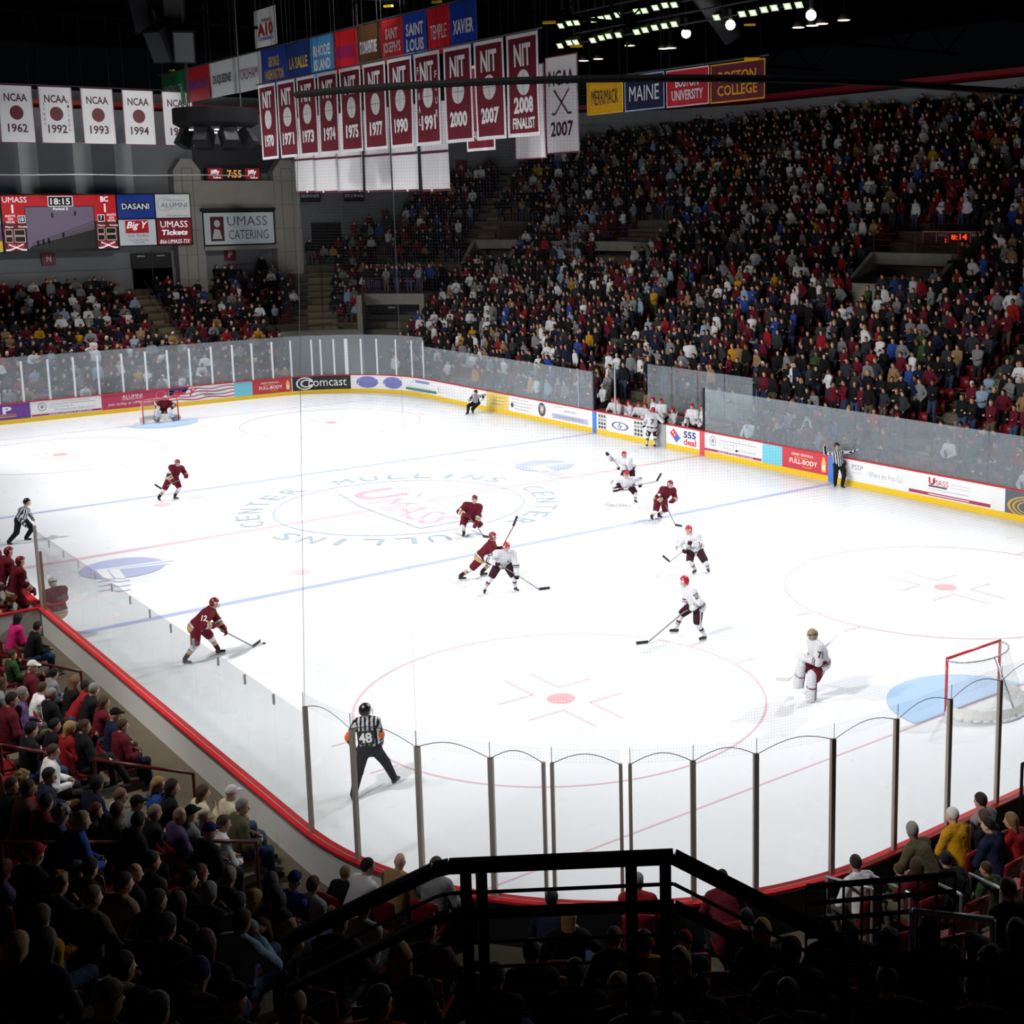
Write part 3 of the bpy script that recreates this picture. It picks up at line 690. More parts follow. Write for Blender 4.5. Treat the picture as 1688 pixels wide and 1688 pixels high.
# guard rails
def guard(ts, s, z, label, mat=RAILM, bars=4, h=1.0):
    r = root('guard_rail', (*O(ts[0], s)[0], z), 0, label, 'railing', 'guard rails'); iv = Matrix.Translation(-r.location)
    b = MB()
    for i in range(bars): b.path([(*O(t, s)[0], z+h*(i+1)/bars) for t in ts], .03 if i == bars-1 else .018, mat, 6)
    o = b.build('rails'); o.parent = r; o.matrix_parent_inverse = iv.copy()
    for t in ts[::2]:
        b = MB(); q = O(t, s)[0]; b.tube((*q, z), (*q, z+h), .03, mat); o = b.build('rail_post'); o.parent = r; o.matrix_parent_inverse = iv.copy()
guard(tsamples(t_theta(53), t_theta(37), .9), 7.5, 5.45, 'maroon railing above the dark corner entrance')
guard(tsamples(t_theta(76), t_theta(68), .6), 6.5, 3.25, 'maroon railing on the pale wall left of the corner stairway')
guard(tsamples(t_theta(60), t_theta(54), .5), 6.5, 3.25, 'maroon railing on the pale wall right of the corner stairway')
# ================================================================ walls and roof
def wall(name, pts, z0, z1, mat, th=.3):
    b = MB()
    for (a, c) in zip(pts, pts[1:]):
        d = Vector((c[0]-a[0], c[1]-a[1], 0)).normalized(); n = Vector((d[1], -d[0], 0))
        b.slab([(a[0], a[1], z0), (c[0], c[1], z0), (c[0], c[1], z1), (a[0], a[1], z1)], -n, th, mat)
    return tag(b.build(name), kind='structure')
YW = 44.6
BEND = [(20, YW), (29.5, YW+1), (34.5, 43.2), (38.6, 39.5), (42, 34), (43.8, 27.5)]
wall('wall_far', [(-34, YW), (20, YW)], -.1, 18.4, WALLG); wall('wall_corner', BEND, -.1, 18.4, WALLG); wall('wall_right', [(43.8, 27.5), (43.8, -42)], -.1, 18.4, WALLG)
def fascia(name, pts, nrm, z0, z1, dep, mat):
    b = MB(); n = len(pts); vs = []
    for (x, y), (nx, ny) in zip(pts, nrm):
        vs += [(x, y, z0), (x+nx*dep, y+ny*dep, z0+(z1-z0)*.45), (x+nx*dep, y+ny*dep, z1), (x, y, z1)]
    b.add(vs, [(4*i+a, 4*i+4+a, 4*i+5+a, 4*i+1+a) for i in range(n-1) for a in range(3)], mat); return tag(b.build(name), kind='structure')
RB = [(43.8, -42), (43.8, 27.5), (42, 34), (38.6, 39.5), (34.5, 43.2), (29.5, YW+1), (20, YW)]; RN = [(-1, 0), (-1, -.15), (-.9, -.45), (-.75, -.7), (-.5, -.85), (-.2, -1), (0, -1)]
fascia('trim_1', RB, RN, 16.4, 17.85, .9, M('fascia_grey', (150, 153, 158), .85, noise=.2, nscale=.7)); fascia('trim_2', RB, RN, 17.85, 18.4, 1.0, M('red_edge', (150, 22, 34), .5))
FB = [(20, YW), (-34, YW)]; FN = [(0, -1), (0, -1)]
fascia('trim_3', FB, FN, 15.2, 17.25, .9, WALLG); fascia('trim_4', FB, FN, 17.25, 17.75, 1.0, bpy.data.materials['red_edge'])
b = MB(); b.box((0, 3, 21.8), (92, 92, .3), ROOFB); tag(b.build('ceiling'), kind='structure')
tr = []
for i, y in enumerate(range(-24, 42, 11)):
    b = MB()
    for z in (19.6, 21.3): b.tube((-40, y, z), (43, y, z), .09, ROOFB, 6)
    for k in range(42): b.tube((-40+2*k, y, 19.6 if k % 2 else 21.3), (-38+2*k, y, 21.3 if k % 2 else 19.6), .05, ROOFB, 5)
    tag(b.build('roof_truss'), kind='structure')
# pale vertical panels and end-wall details
b = MB()
for x in (-.8, 2.4, 4.9): b.box((x, YW-.03, 13.6), (1.1, .08, 3.3), ink((170, 172, 174)))
tag(b.build('wall_panel'), kind='structure')
b = MB(); b.box((2, YW-.1, 6.6), (22, .2, 1.4), ink((118, 120, 124))); tag(b.build('wall_band'), kind='structure')
b = MB(); b.box((12.0, YW-.45, 10.75), (5.2, .9, 4.3), WALLB)
b.box((12.0, YW-.6, 8.5), (5.2, 1.2, .3), WALLB); tag(b.build('wall_sign_bay'), kind='structure')
b = MB(); b.box((12.2, YW-.06, 15.2), (5.6, .1, 3.6), ink((44, 46, 50))); tag(b.build('recess_shade'), kind='structure')  # flat dark panel painted as the shade of a recess
for i, (x0, x1) in enumerate(((7.7, 9.5), (14.5, 16.35))):
    b = MB(); zt = 14.3
    b.slab([(x0, YW-1.0, 4.9), (x1, YW-1.0, 4.9), (x1, YW-1.0, zt-.75), (x1-.55, YW-1.0, zt), (x0+.55, YW-1.0, zt), (x0, YW-1.0, zt-.75)], (0, 1, 0), 1.0, WALLB)
    for z in (6.5, 8.1, 9.7, 11.3, 12.9): b.box(((x0+x1)/2, YW-1.002, z), (x1-x0, .01, .03), ink((110, 106, 100)))
    b.path([(x0+.55, YW-1.0, 5), (x0+.55, YW-1.0, zt-.6), (x1-.55, YW-1.0, zt-.6), (x1-.55, YW-1.0, 5)], .02, ink((110, 106, 100)), 4)
    tag(b.build('pillar'), 'beige block pillar with a chamfered top, %s' % ('right of the video scoreboard' if i == 0 else 'right of the catering sign'), 'pillar', None, 'structure')
b = MB(); b.box((6.2, YW-.1, 7.0), (2.6, .2, 2.6), ink((22, 22, 25))); b.box((6.2, YW-.22, 7.0), (.06, .06, 2.8), ink((50, 50, 54)))
for x in (5.5, 6.8): b.box((x, YW-.22, 8.1), (.5, .02, .08), ink((190, 190, 190)))
tag(b.build('door_1'), 'dark double doors below the ticket sign in the far wall', 'door', None, 'structure')
b = MB(); b.box((18.6, YW-.1, 8.4), (2.2, .2, 3.2), ink((20, 20, 22))); tag(b.build('door_2'), 'dark tall doorway at the top of the corner stairway', 'door', None, 'structure')
# section signs
def section_sign(o, ux, ch, where, sz=.8):
    ux = Vector(ux); mp = plane_map(o, ux, (0, 0, 1), .0); n = ux.cross(Vector((0, 0, 1)))
    b = MB(); b.box(Vector(o)-n*.04, (sz, .06, sz), MAROON, (ux, n, Vector((0, 0, 1)))); r = b.build('section_sign')
    g = MB(); put_text(g, plane_map(o, ux, (0, 0, 1), .01), ch, 0, 0, sz*.35, sz*.5, ink((215, 205, 190)), .02); g.build('lettering', r)
    tag(r, 'small maroon section sign with letter %s %s' % (ch, where), 'sign', 'section signs')
section_sign((-.15, YW-.25, 8.15), (1, 0, 0), 'N', 'below the video scoreboard'); section_sign((11.5, YW-.15, 8.0), (1, 0, 0), 'P', 'below the catering sign')
section_sign((30.0, 44.8, 13.9), (.97, -.25, 0), 'Q', 'on the wall above the far corner crowd', .9)
section_sign((42.7, 31.4, 16.4), (0, -1, 0), 'R', 'on the grey wall right of the gold flag', .9); section_sign((42.7, 19.6, 16.25), (0, -1, 0), 'S', 'on the long grey wall above the students', .9); section_sign((42.7, 9.6, 16.2), (0, -1, 0), 'T', 'on the grey wall at the upper right', .9)
b = MB()
for y in (29, 22.2, 13.5, 6.2): b.box((43.62, y, 16), (.35, .5, 3), ink((88, 90, 95)))
tag(b.build('wall_pier'), kind='structure')
# ================================================================ boards with screens on the far wall
PF = lambda x, z, y=YW-.9: plane_map((x, y, z), (1, 0, 0), (0, 0, 1), .012)
def board_box(name, x0, x1, z0, z1, y, mat, label, cat, parent=None, th=.25, group=None):
    b = MB(); b.box(((x0+x1)/2, y+th/2, (z0+z1)/2), (x1-x0, th, z1-z0), mat); o = b.build(name, parent)
    if label: tag(o, label, cat, group)
    return o
yS = YW-1.35; e_ = .35
sb = board_box('video_scoreboard', -2.9, 3.85, 8.55, 12.1, yS, ink((20, 20, 22)), 'red video scoreboard showing 18:15 on the far wall', 'scoreboard')
XF = lambda u: (u+3.35)*.789-2.9
def on(parent, name, fn, dy=.012):
    g = MB(); fn(g, lambda u, v: Vector((XF(u), yS-dy, v))); return g.build(name, parent)
SR, SW = ink((190, 18, 30), .45), ink((245, 245, 250), .55)
on(sb, 'score_panel', lambda g, m: put_poly(g, m, [(-3.3, 10.4), (-1.7, 10.4), (-1.7, 11.35), (3.45, 11.35), (3.45, 10.4), (5.15, 10.4), (5.15, 12.0), (-3.3, 12.0)], SR))
on(sb, 'penalty_panel', lambda g, m: [put_poly(g, m, [(x, 8.7), (x+1.55, 8.7), (x+1.55, 10.4), (x, 10.4)], ink((120, 14, 26), .25)) for x in (-3.3, 3.55)])
def screen(g, m):
    put_rect(g, m, -1.65, 8.75, 3.4, 11.3, ink((118, 104, 128), .35))
    hi = lambda u, v: m(u, v)+Vector((0, -.004, 0))
    put_poly(g, hi, [(-1.65, 8.75), (3.4, 8.75), (3.4, 9.9), (-1.3, 9.0)], ink((40, 36, 38), .2)); put_poly(g, hi, [(-1.3, 9.05), (3.4, 9.9), (3.4, 10.3), (.6, 9.55)], ink((96, 88, 100), .3))
    put_line(g, hi, [(-1.3, 9.1), (3.4, 10.4)], .04, ink((60, 54, 64)))
    for x, y in ((.3, 10.8), (2.0, 10.9), (1.0, 9.6), (-.9, 9.15), (-.5, 9.2), (-.1, 9.28)): put_disc(g, hi, x, y, .09, .17, ink((46, 40, 52)))
on(sb, 'video_screen', screen)
def words(g, m):
    put_text(g, m, 'UMASS', -2.35, 11.75, 1.75, .34, SW, .02); put_text(g, m, 'BC', 4.3, 11.75, .6, .34, SW, .04); put_text(g, m, 'Period 2', .95, 11.18, 1.1, .17, SW, .03)
    for x in (-2.55, 4.3): put_text(g, m, '1', x, 11.2, .13, .5, SW, .0)
    for x in (-2.75, 4.75): put_text(g, m, 'SHOTS\nON\nGOAL', x, 10.6, .72, .5, SW, .02)
    for x, t in ((-1.95, '10'), (3.95, '7')): put_rect(g, m, x-.27, 10.36, x+.27, 10.8, SW); put_rect(g, lambda u, v: m(u, v)+Vector((0, -.002, 0)), x-.23, 10.4, x+.23, 10.76, ink((12, 12, 14))); put_text(g, lambda u, v: m(u, v)+Vector((0, -.004, 0)), t, x, 10.58, .3 if t == '10' else .15, .26, SW, .03)
    for x in (-2.8, 4.0): put_text(g, m, 'Player', x-.05, 10.12, .6, .14, SW, .02); put_text(g, m, 'Penalty', x+.9, 10.12, .65, .14, SW, .02)
on(sb, 'lettering', words, .02)
def clock(g, m):
    put_rect(g, m, .05, 11.32, 1.9, 11.95, SW); put_rect(g, lambda u, v: m(u, v)+Vector((0, -.003, 0)), .1, 11.36, 1.85, 11.91, ink((12, 12, 14))); put_text(g, lambda u, v: m(u, v)+Vector((0, -.006, 0)), '18:15', .97, 11.63, 1.45, .38, SW, .015)
on(sb, 'game_clock', clock, .02)
def pen(g, m):
    for x in (-3.2, 3.62):
        for z in (9.62, 9.22):
            for a, c in ((x, x+.5), (x+.65, x+1.4)): put_line(g, m, [(a, z), (c, z), (c, z+.34), (a, z+.34), (a, z)], .05, ink((215, 190, 180), .3)); put_rect(g, m, a+.03, z+.03, c-.03, z+.31, ink((12, 12, 14)))
on(sb, 'penalty_box', pen, .02)
def crest(g, m):
    for x in (-2.5, 4.35):
        for s in (-1, 1): put_line(g, m, [(x-s*.55, 9.1), (x+s*.45, 8.75), (x+s*.75, 8.75)], .09, SW)
        hi = lambda u, v: m(u, v)+Vector((0, -.004, 0)); put_text(g, hi, 'UMASS', x, 8.98, 1.15, .3, ink((225, 70, 95), .4), .04, True, .2)
on(sb, 'crest', crest, .02)
def XG(u): return 3.88+(u-5.25)*1.215
XF_ = XF
XF = lambda u: XG(u) if u > 5 else XF_(u)
for nm, x0, x1, z0, z1, mat, lab, fn in (
    ('left_advertising_panel', -5.6, -3.4, 8.62, 12.05, ink((130, 190, 215), .4), 'pale blue advertising panel cut by the left edge of the photo', None),
    ('water_sign', 5.25, 7.2, 10.5, 12.05, ink((14, 54, 150), .25), 'blue water advertising sign right of the video scoreboard',
     lambda g, m: (put_rect(g, m, 5.45, 11.05, 6.95, 11.5, ink((8, 26, 70))), put_text(g, lambda u, v: m(u, v)+Vector((0, -.004, 0)), 'DASANI', 6.2, 11.28, 1.4, .36, ink((235, 240, 245), .4), .01))),
    ('alumni_sign', 7.22, 9.1, 10.5, 12.05, ink((216, 220, 222), .22), 'white alumni association sign at the upper right of the sign block',
     lambda g, m: (put_disc(g, m, 7.75, 11.4, .42, .45, ink((190, 195, 198)), 30, .93), put_text(g, m, 'UMass Amherst', 8.2, 11.66, 1.1, .14, ink((150, 152, 156))), put_text(g, m, 'ALUMNI', 8.22, 11.34, 1.4, .28, ink((110, 110, 114))), put_text(g, m, 'ASSOCIATION', 8.25, 11.1, 1.2, .1, ink((175, 178, 182))), put_text(g, m, 'UMassAlumni.com', 8.35, 10.68, 1.2, .12, ink((120, 120, 124))))),
    ('grocery_sign', 5.25, 7.2, 8.8, 10.48, ink((216, 220, 226), .22), 'white grocery sign with a red square at the lower left of the sign block',
     lambda g, m: (put_poly(g, m, [(5.6, 9.6), (6.8, 9.6), (6.8, 10.4), (5.6, 10.4)], ink((200, 28, 40), .2)), put_text(g, lambda u, v: m(u, v)+Vector((0, -.004, 0)), 'Big Y', 6.2, 10.05, 1.0, .55, SW, .02, True, .3), put_text(g, m, 'Only The Best', 6.25, 9.42, 1.1, .16, ink((70, 70, 74))), put_text(g, m, 'For Your Family,\nYour Way', 6.25, 9.08, 1.0, .3, ink((110, 110, 114))))),
    ('ticket_sign', 7.22, 9.1, 8.8, 10.48, ink((134, 24, 40), .2), 'maroon ticket sign at the lower right of the sign block',
     lambda g, m: (put_text(g, m, 'UMASS', 8.16, 10.12, 1.45, .42, SW, .03), put_text(g, m, 'Tickets', 8.16, 9.6, 1.4, .34, SW, .03, True, .15), put_text(g, m, '866-UMASS-TIX', 8.16, 9.02, 1.6, .26, SW, .02, True, .15)))):
    x0, x1 = (XG(x0), XG(x1)) if x0 > 5 else (-5.2, -2.95)
    o = board_box(nm, x0, x1, z0, z1, yS, mat, lab, 'sign')
    fr = MB(); fr.path([(x0, yS, z0), (x1, yS, z0), (x1, yS, z1), (x0, yS, z1), (x0, yS, z0)], .035, ink((36, 36, 40)), 4); fr.build('frame', o)
    if fn: on(o, 'lettering', fn)
    elif nm.startswith('left'): on(o, 'picture', lambda g, m: (put_rect(g, m, -5.5, 8.7, -3.45, 9.3, ink((220, 180, 30), .4)), put_rect(g, m, -5.5, 9.3, -3.45, 10.3, ink((120, 70, 120), .3)), put_disc(g, m, -3.9, 9.95, .35, .25, ink((235, 235, 240), .4))))
yS = YW-1.3; XF = lambda u: (u-9.75)*1.02+9.35
o = board_box('catering_sign', 9.35, 14.25, 8.68, 10.85, yS-.0, ink((172, 182, 186), .16), 'large pale university catering sign between the two pillars', 'sign', None, .5)
fr = MB(); fr.path([(9.35, yS, 8.68), (14.25, yS, 8.68), (14.25, yS, 10.85), (9.35, yS, 10.85), (9.35, yS, 8.68)], .05, ink((24, 24, 27)), 4); fr.box((11.8, yS+.05, 11.0), (5.0, .5, .22), ink((20, 20, 22))); fr.build('frame', o)
on(o, 'lettering', lambda g, m: (put_text(g, m, 'UMASS', 12.7, 10.25, 2.7, .62, ink((44, 44, 50)), -.01), put_text(g, m, 'CATERING', 12.75, 9.35, 2.7, .6, ink((44, 44, 50)), -.01)))
on(o, 'emblem', lambda g, m: (put_rect(g, m, 10.2, 8.95, 11.1, 10.55, ink((90, 14, 28))), put_disc(g, lambda u, v: m(u, v)+Vector((0, -.003, 0)), 10.65, 10.1, .2, .24, ink((200, 204, 206))), put_poly(g, lambda u, v: m(u, v)+Vector((0, -.003, 0)), [(10.3, 9.1), (10.95, 9.1), (10.8, 9.7), (10.45, 9.75)], ink((200, 204, 206)))))
XF = lambda u: u-.1
yS = YW-.9
o = board_box('shot_clock', 10.0, 13.8, 12.95, 13.75, yS+.3, ink((24, 24, 27)), 'dark shot clock with amber digits between two red oil-change signs above the catering sign', 'clock')
yS = YW-.6
on(o, 'digits', lambda g, m: put_text(g, m, '7:55', 12.05, 13.35, 1.0, .5, ink((220, 150, 70), .7), .02))
on(o, 'sponsor_panel', lambda g, m: [(put_rect(g, m, x-.5, 13.0, x+.5, 13.72, ink((160, 24, 34), .25)), put_text(g, lambda u, v: m(u, v)+Vector((0, -.004, 0)), 'jiffy', x-.02, 13.45, .62, .36, SW, .03), put_text(g, lambda u, v: m(u, v)+Vector((0, -.004, 0)), 'lube', x+.1, 13.12, .5, .14, SW, .02)) for x in (10.75, 13.3)])
# small red scoreboard over the right entrance
o = root('small_scoreboard', (32.3, 0, 8.9), 0, 'small red scoreboard above an entrance in the right stands', 'scoreboard')
def sx(fn, name, dx=.0):
    g = MB(); fn(g, plane_map((0-.02-dx, 0, 0), (0, -1, 0), (0, 0, 1), 0)); return g.build(name, o)
b = MB(); b.box((.1, 0, 0), (.2, 4.75, .96), ink((84, 14, 24))); b.build('case', o)
sx(lambda g, m: [put_line(g, m, [(a, -.45), (c, -.45), (c, .45), (a, .45), (a, -.45)], .04, ink((190, 130, 130), .1)) for a, c in ((-2.33, -1.45), (-1.45, -.7), (-.7, .7), (.7, 1.45), (1.45, 2.33))], 'frame_line')
sx(lambda g, m: (put_text(g, m, '8:14', 0, .2, 1.0, .3, ink((250, 70, 30), 1.2), .03), put_text(g, m, '2', .15, -.3, .18, .22, ink((40, 200, 60), 1.0), .02), put_text(g, m, '1', -.85, -.05, .1, .3, ink((250, 70, 30), .8), .02), put_text(g, m, '1', 1.25, -.05, .1, .3, ink((250, 70, 30), .8), .02)), 'digits', .004)
sx(lambda g, m: (put_text(g, m, 'HOME', -1.05, .3, .5, .14, ink((220, 190, 190), .1)), put_text(g, m, 'VISITOR', 1.08, .3, .6, .14, ink((220, 190, 190), .1)), put_text(g, m, 'PERIOD', -.2, -.28, .5, .12, ink((220, 190, 190), .1))), 'lettering', .004)
# ================================================================ banners and flags
def cloth_banner(name, ctr, ux, wd, ht, field, label, group, cat, border=None, fn=None, bw=.1, emblem=None, hang=0., cord=True):
    """ctr: middle of the top edge; hangs down; wd along ux"""
    ux = Vector(ux).normalized(); uz = Vector((0, 0, 1)); n = ux.cross(uz); ph = rnd.random()*6; am = .035 if ht > 1.5 else .02
    o = Vector(ctr); fl = rnd.uniform(-.04, .04)
    def mp(u, v, e=0.): # v from 0 (top) down to -ht
        return o+ux*(u+fl*(v/ht)*.6)+uz*v+n*(e+am*math.sin(u*2.6/wd*2+ph+v*.7)*(-v/ht)+.0)
    nu, nv = 10, 8; b = MB(); vs = []
    for e in (0, -.008):
        for j in range(nv+1):
            for i in range(nu+1): vs.append(mp(-wd/2+wd*i/nu, -ht*j/nv, e))
    q = (nu+1)*(nv+1); fs = []
    for j in range(nv):
        for i in range(nu):
            a = j*(nu+1)+i; fs += [(a, a+nu+1, a+nu+2, a+1), (q+a, q+a+1, q+a+nu+2, q+a+nu+1)]
    for j in range(nv):
        for i in (0, nu): a = j*(nu+1)+i; fs.append((a, q+a, q+a+nu+1, a+nu+1))
    b.add(vs, fs, ink(field)); r = b.build(name, None, True); tag(r, label, cat, group)
    m1, m2 = (lambda u, v: mp(u, v, .006)), (lambda u, v: mp(u, v, .012))
    if border:
        g = MB(); w2 = wd/2
        for (a, c) in (((-w2, -bw/2), (w2, -bw/2)), ((-w2, -ht+bw/2), (w2, -ht+bw/2))):
            for i in range(8): put_line(g, m1, [(a[0]+(c[0]-a[0])*i/8, a[1]), (a[0]+(c[0]-a[0])*(i+1)/8, a[1])], bw, ink(border))
        for x in (-w2+bw/2, w2-bw/2):
            for i in range(8): put_line(g, m1, [(x, -ht*i/8), (x, -ht*(i+1)/8)], bw, ink(border))
        g.build('border', r)
    if fn: g = MB(); fn(g, m2, wd, ht); g.build('lettering', r)
    if emblem: g = MB(); emblem(g, m1, wd, ht); g.build('emblem', r)
    if cord:
        g = MB(); top = min(21.6, ctr[2]+4)
        for e in (-.42, .42): q_ = mp(wd*e, 0); g.tube(q_, (q_[0], q_[1], top), .008, ink((36, 36, 38)), 4)
        g.build('hanging_wire', r)
    return r
XM = (0, -1, 0)    # faces the near left corner
WHT, NITM = (238, 238, 240), (112, 22, 42)
# black cable drums: crossbar for each row
def crossbar(x, y0, y1, z, label):
    b = MB(); b.tube((x, y0, z), (x, y1, z), .03, ink((40, 40, 42)), 6); tag(b.build('banner_pipe'), label, 'pipe')
crossbar(.02, -10, 11.1, 16.06, 'dark pipe carrying the maroon tournament banners'); crossbar(4.03, .5, 34.4, 18.56, 'dark pipe carrying the coloured conference flags')
nits = [('1970', ''), ('1971', ''), ('1973', ''), ('1974', ''), ('1975', ''), ('1977', ''), ('1990', ''), ('1991', 'FINAL FOUR'), ('2000', ''), ('2007', ''), ('2008', 'FINALIST')]
for i, (yr_, ex) in enumerate(nits):
    y = 10.0-1.885*i-(.0 if i < 8 else .1)
    def fn(g, m, wd, ht, yr_=yr_, ex=ex):
        put_text(g, m, 'NIT', 0, -.62, .92, .66, ink(WHT), .035); put_text(g, m, yr_, 0, -2.28 if ex != 'FINALIST' else -2.08, 1.02, .5, ink(WHT), .045)
        if ex == 'FINALIST': put_text(g, m, ex, 0, -2.62, 1.15, .34, ink(WHT), .03)
        elif ex:
            for k, ch in enumerate('FINAL'): put_text(g, m, ch, -.6, -.55-.42*k, .12, .24, ink(WHT), .01)
            for k, ch in enumerate('FOUR'): put_text(g, m, ch, .6, -.75-.42*k, .14, .24, ink(WHT), .01)
    def em(g, m, wd, ht):
        put_disc(g, m, 0, -1.42, .36, .38, ink((226, 226, 228)), 28)
        hi = lambda u, v: m(u, v)-Vector((.004, 0, 0))
        put_line(g, hi, [(0, -1.05), (0, -1.79)], .025, ink((170, 150, 155))); put_line(g, hi, [(-.35, -1.42), (.35, -1.42)], .025, ink((170, 150, 155)))
    cloth_banner('tournament_banner', (0, y, 16.0), XM, 1.72, 3.02, NITM, 'maroon NIT %s banner with a pale ball and white border' % yr_, 'maroon NIT banners', 'banner', WHT, fn, .11, em)
# conference flags, left to right in the photo
flags = [('DARTMOUTH', (20, 130, 80), WHT), ('DAYTON', (206, 34, 44), (90, 70, 170)), ('DUQUESNE', (240, 242, 244), (60, 60, 80)), ('FORDHAM', (240, 242, 244), (120, 40, 60)), ('GEORGE\nWASHINGTON', (30, 66, 170), (225, 180, 80)), ('LA SALLE', (24, 58, 130), (225, 185, 60)), ('RHODE\nISLAND', (80, 160, 220), WHT), ('RICHMOND', (206, 24, 34), (80, 40, 150)), ('ST.BONAVENTURE', (100, 66, 36), WHT), ("SAINT\nJOSEPH'S", (205, 44, 52), (225, 200, 200)), ('SAINT\nLOUIS', (30, 70, 180), WHT), ('TEMPLE', (215, 30, 44), WHT), ('XAVIER', (16, 60, 160), WHT)]
CN = ['green', 'red', 'white', 'white', 'blue', 'dark blue', 'light blue', 'red', 'brown', 'red', 'blue', 'red', 'blue']
fpx = [33.9, 30.2, 26.6, 23.2, 19.8, 16.9, 14.3, 11.9, 9.7, 7.6, 5.6, 3.7, 1.95, .0]
for i, (nm, fc, tc) in enumerate(flags):
    y1, y0 = fpx[i], fpx[i+1]
    fpos = (4, (y0+y1)/2, 18.5); wd = (y1-y0)*.985
    if i == 0: fpos = (4, (y0+y1)/2, 18.5)
    def fn(g, m, wd, ht, nm=nm, tc=tc):
        put_text(g, m, nm, 0, -ht*.52, wd*.74, ht*(.62 if '\n' in nm else .3), ink(tc), .03)
    cloth_banner('conference_flag', fpos, XM, wd, 1.75, fc, '%s conference flag reading %s' % (CN[i], nm.replace('\n', ' ').title()), 'conference flags', 'flag', None, fn)
def a10(g, m, wd, ht):
    put_text(g, m, 'Atlantic', .2, -.52, 1.2, .2, ink((110, 24, 36)), .01); put_text(g, m, 'A10', .0, -.95, 1.75, .62, ink((160, 24, 40)), .05); put_text(g, m, 'CONFERENCE', 0, -1.38, 1.6, .17, ink((40, 60, 150)), .02)
cloth_banner('league_banner', (4, 19.1, 20.4), XM, 2.5, 1.75, WHT, 'small white A10 league banner above the light blue flag', None, 'banner', None, a10)
for i, (nm, fc, tc, y1, y0, bd, cn) in enumerate((('MERRIMACK', (230, 170, 10), (20, 30, 60), -1.3, -3.55, (245, 200, 60), 'gold'), ('MAINE', (16, 26, 66), WHT, -3.65, -5.95, (170, 190, 225), 'navy'), ('BOSTON\nUNIVERSITY', (196, 20, 44), WHT, -6.05, -8.35, (235, 200, 205), 'scarlet'), ('BOSTON\nCOLLEGE', (104, 22, 42), (225, 165, 40), -8.42, -11.1, (225, 165, 40), 'maroon and gold'))):
    def fn(g, m, wd, ht, nm=nm, tc=tc): put_text(g, m, nm, 0, -ht*.52, wd*.74, ht*(.62 if '\n' in nm else .42), ink(tc), .02)
    cloth_banner('hockey_flag', (8, (y0+y1)/2, 15.58-.012*i), XM, abs(y1-y0), 1.28, fc, '%s hockey flag reading %s' % (cn, nm.replace('\n', ' ').title()), 'hockey league flags', 'flag', bd, fn, .05)
crossbar(8.03, -11.2, -1.2, 15.63, 'dark pipe carrying the four hockey flags')
def n07(g, m, wd, ht):
    K = ink((58, 20, 30)); put_text(g, m, 'NCAA', 0, -.75, 1.45, .5, K, .01); put_text(g, m, '2007', 0, -2.45, 1.25, .5, K, .02)
    for s in (-1, 1): put_line(g, m, [(s*.42, -1.15), (-s*.36, -1.95), (-s*.55, -1.93)], .06, K)
cloth_banner('hockey_banner', (4, -5.28, 15.95), XM, 1.9, 3.27, WHT, 'white NCAA 2007 banner with crossed hockey sticks', None, 'banner', (128, 40, 60), n07, .04)
cloth_banner('plain_banner', (4, -3.3, 15.8), XM, 1.9, 3.25, WHT, 'plain white banner half hidden between the 2008 and crossed-sticks banners', None, 'banner', (128, 40, 60), None, .04)
cloth_banner('maroon_banner', (3, -1.6, 15.9), XM, 1.9, 3.0, NITM, 'maroon Champions banner half hidden behind the 2007 banner', None, 'banner', WHT, lambda g, m, wd, ht: put_text(g, m, 'CHAMPIONS', 0, -2.45, 1.6, .3, ink(WHT), .02), .1)
for i, y in enumerate((24.2, 21.1, 17.95, 14.2, 10.9-.1, 7.6)):
    if i == 5: y = 7.3
wy = [(25.6, 23.1), (23.1, 20.4), (20.4, 17.6), (17.3, 14.6), (14.55, 12.0), (11.7, 9.2)]
for i, (a, c) in enumerate(wy): cloth_banner('pale_banner', (8, (a+c)/2, 15.75-.03*i), XM, a-c-.05, 3.95, WHT, 'white banner with a maroon stripe hanging below the NIT row, %s from the left' % nth(i), 'white banners below the NIT row', 'banner', None, None, .1,
    lambda g, m, wd, ht: (put_rect(g, m, -wd/2, -2.25, wd/2, -2.13, ink((96, 30, 48)), 4), put_rect(g, m, -wd/2, -3.95, wd/2, -3.85, ink((96, 30, 48)), 4)))
# basketball banners at the far end
for i, (px_, yr_) in enumerate(((-4.55, '1962'), (-2.78, '1992'), (-.98, '1993'), (.82+.35-.3+.0, '1994'), (2.6, '1995'))):
    x = (-4.55, -2.6, -.5, 1.65, 3.78)[i]
    def fn(g, m, wd, ht, yr_=yr_):
        K = ink((74, 26, 36)); put_text(g, m, 'NCAA', 0, -.62, 1.12, .4, K, .02); put_text(g, m, yr_, 0, -2.15, .95, .44, K, .02)
        if yr_ == '1992':
            for k, ch in enumerate('SWEET'): put_text(g, m, ch, -.6, -.9-.26*k, .09, .16, K)
            for k, ch in enumerate('SIXTEEN'): put_text(g, m, ch, .6, -.75-.24*k, .09, .15, K)
    def em(g, m, wd, ht):
        put_disc(g, m, 0, -1.38, .33, .36, ink((104, 28, 40)), 30); hi = lambda u, v: m(u, v)-Vector((0, .004, 0))
        put_line(g, hi, [(0, -1.02), (0, -1.73)], .02, ink((70, 16, 26))); put_line(g, hi, [(-.33, -1.38), (.33, -1.38)], .02, ink((70, 16, 26)))
    cloth_banner('basketball_banner', (x, 31, 17.4), (1, 0, 0), 1.68, 2.9, WHT, 'white NCAA %s banner with a maroon ball at the far end' % yr_, 'white basketball banners', 'banner', (120, 40, 54), fn, .035, em)
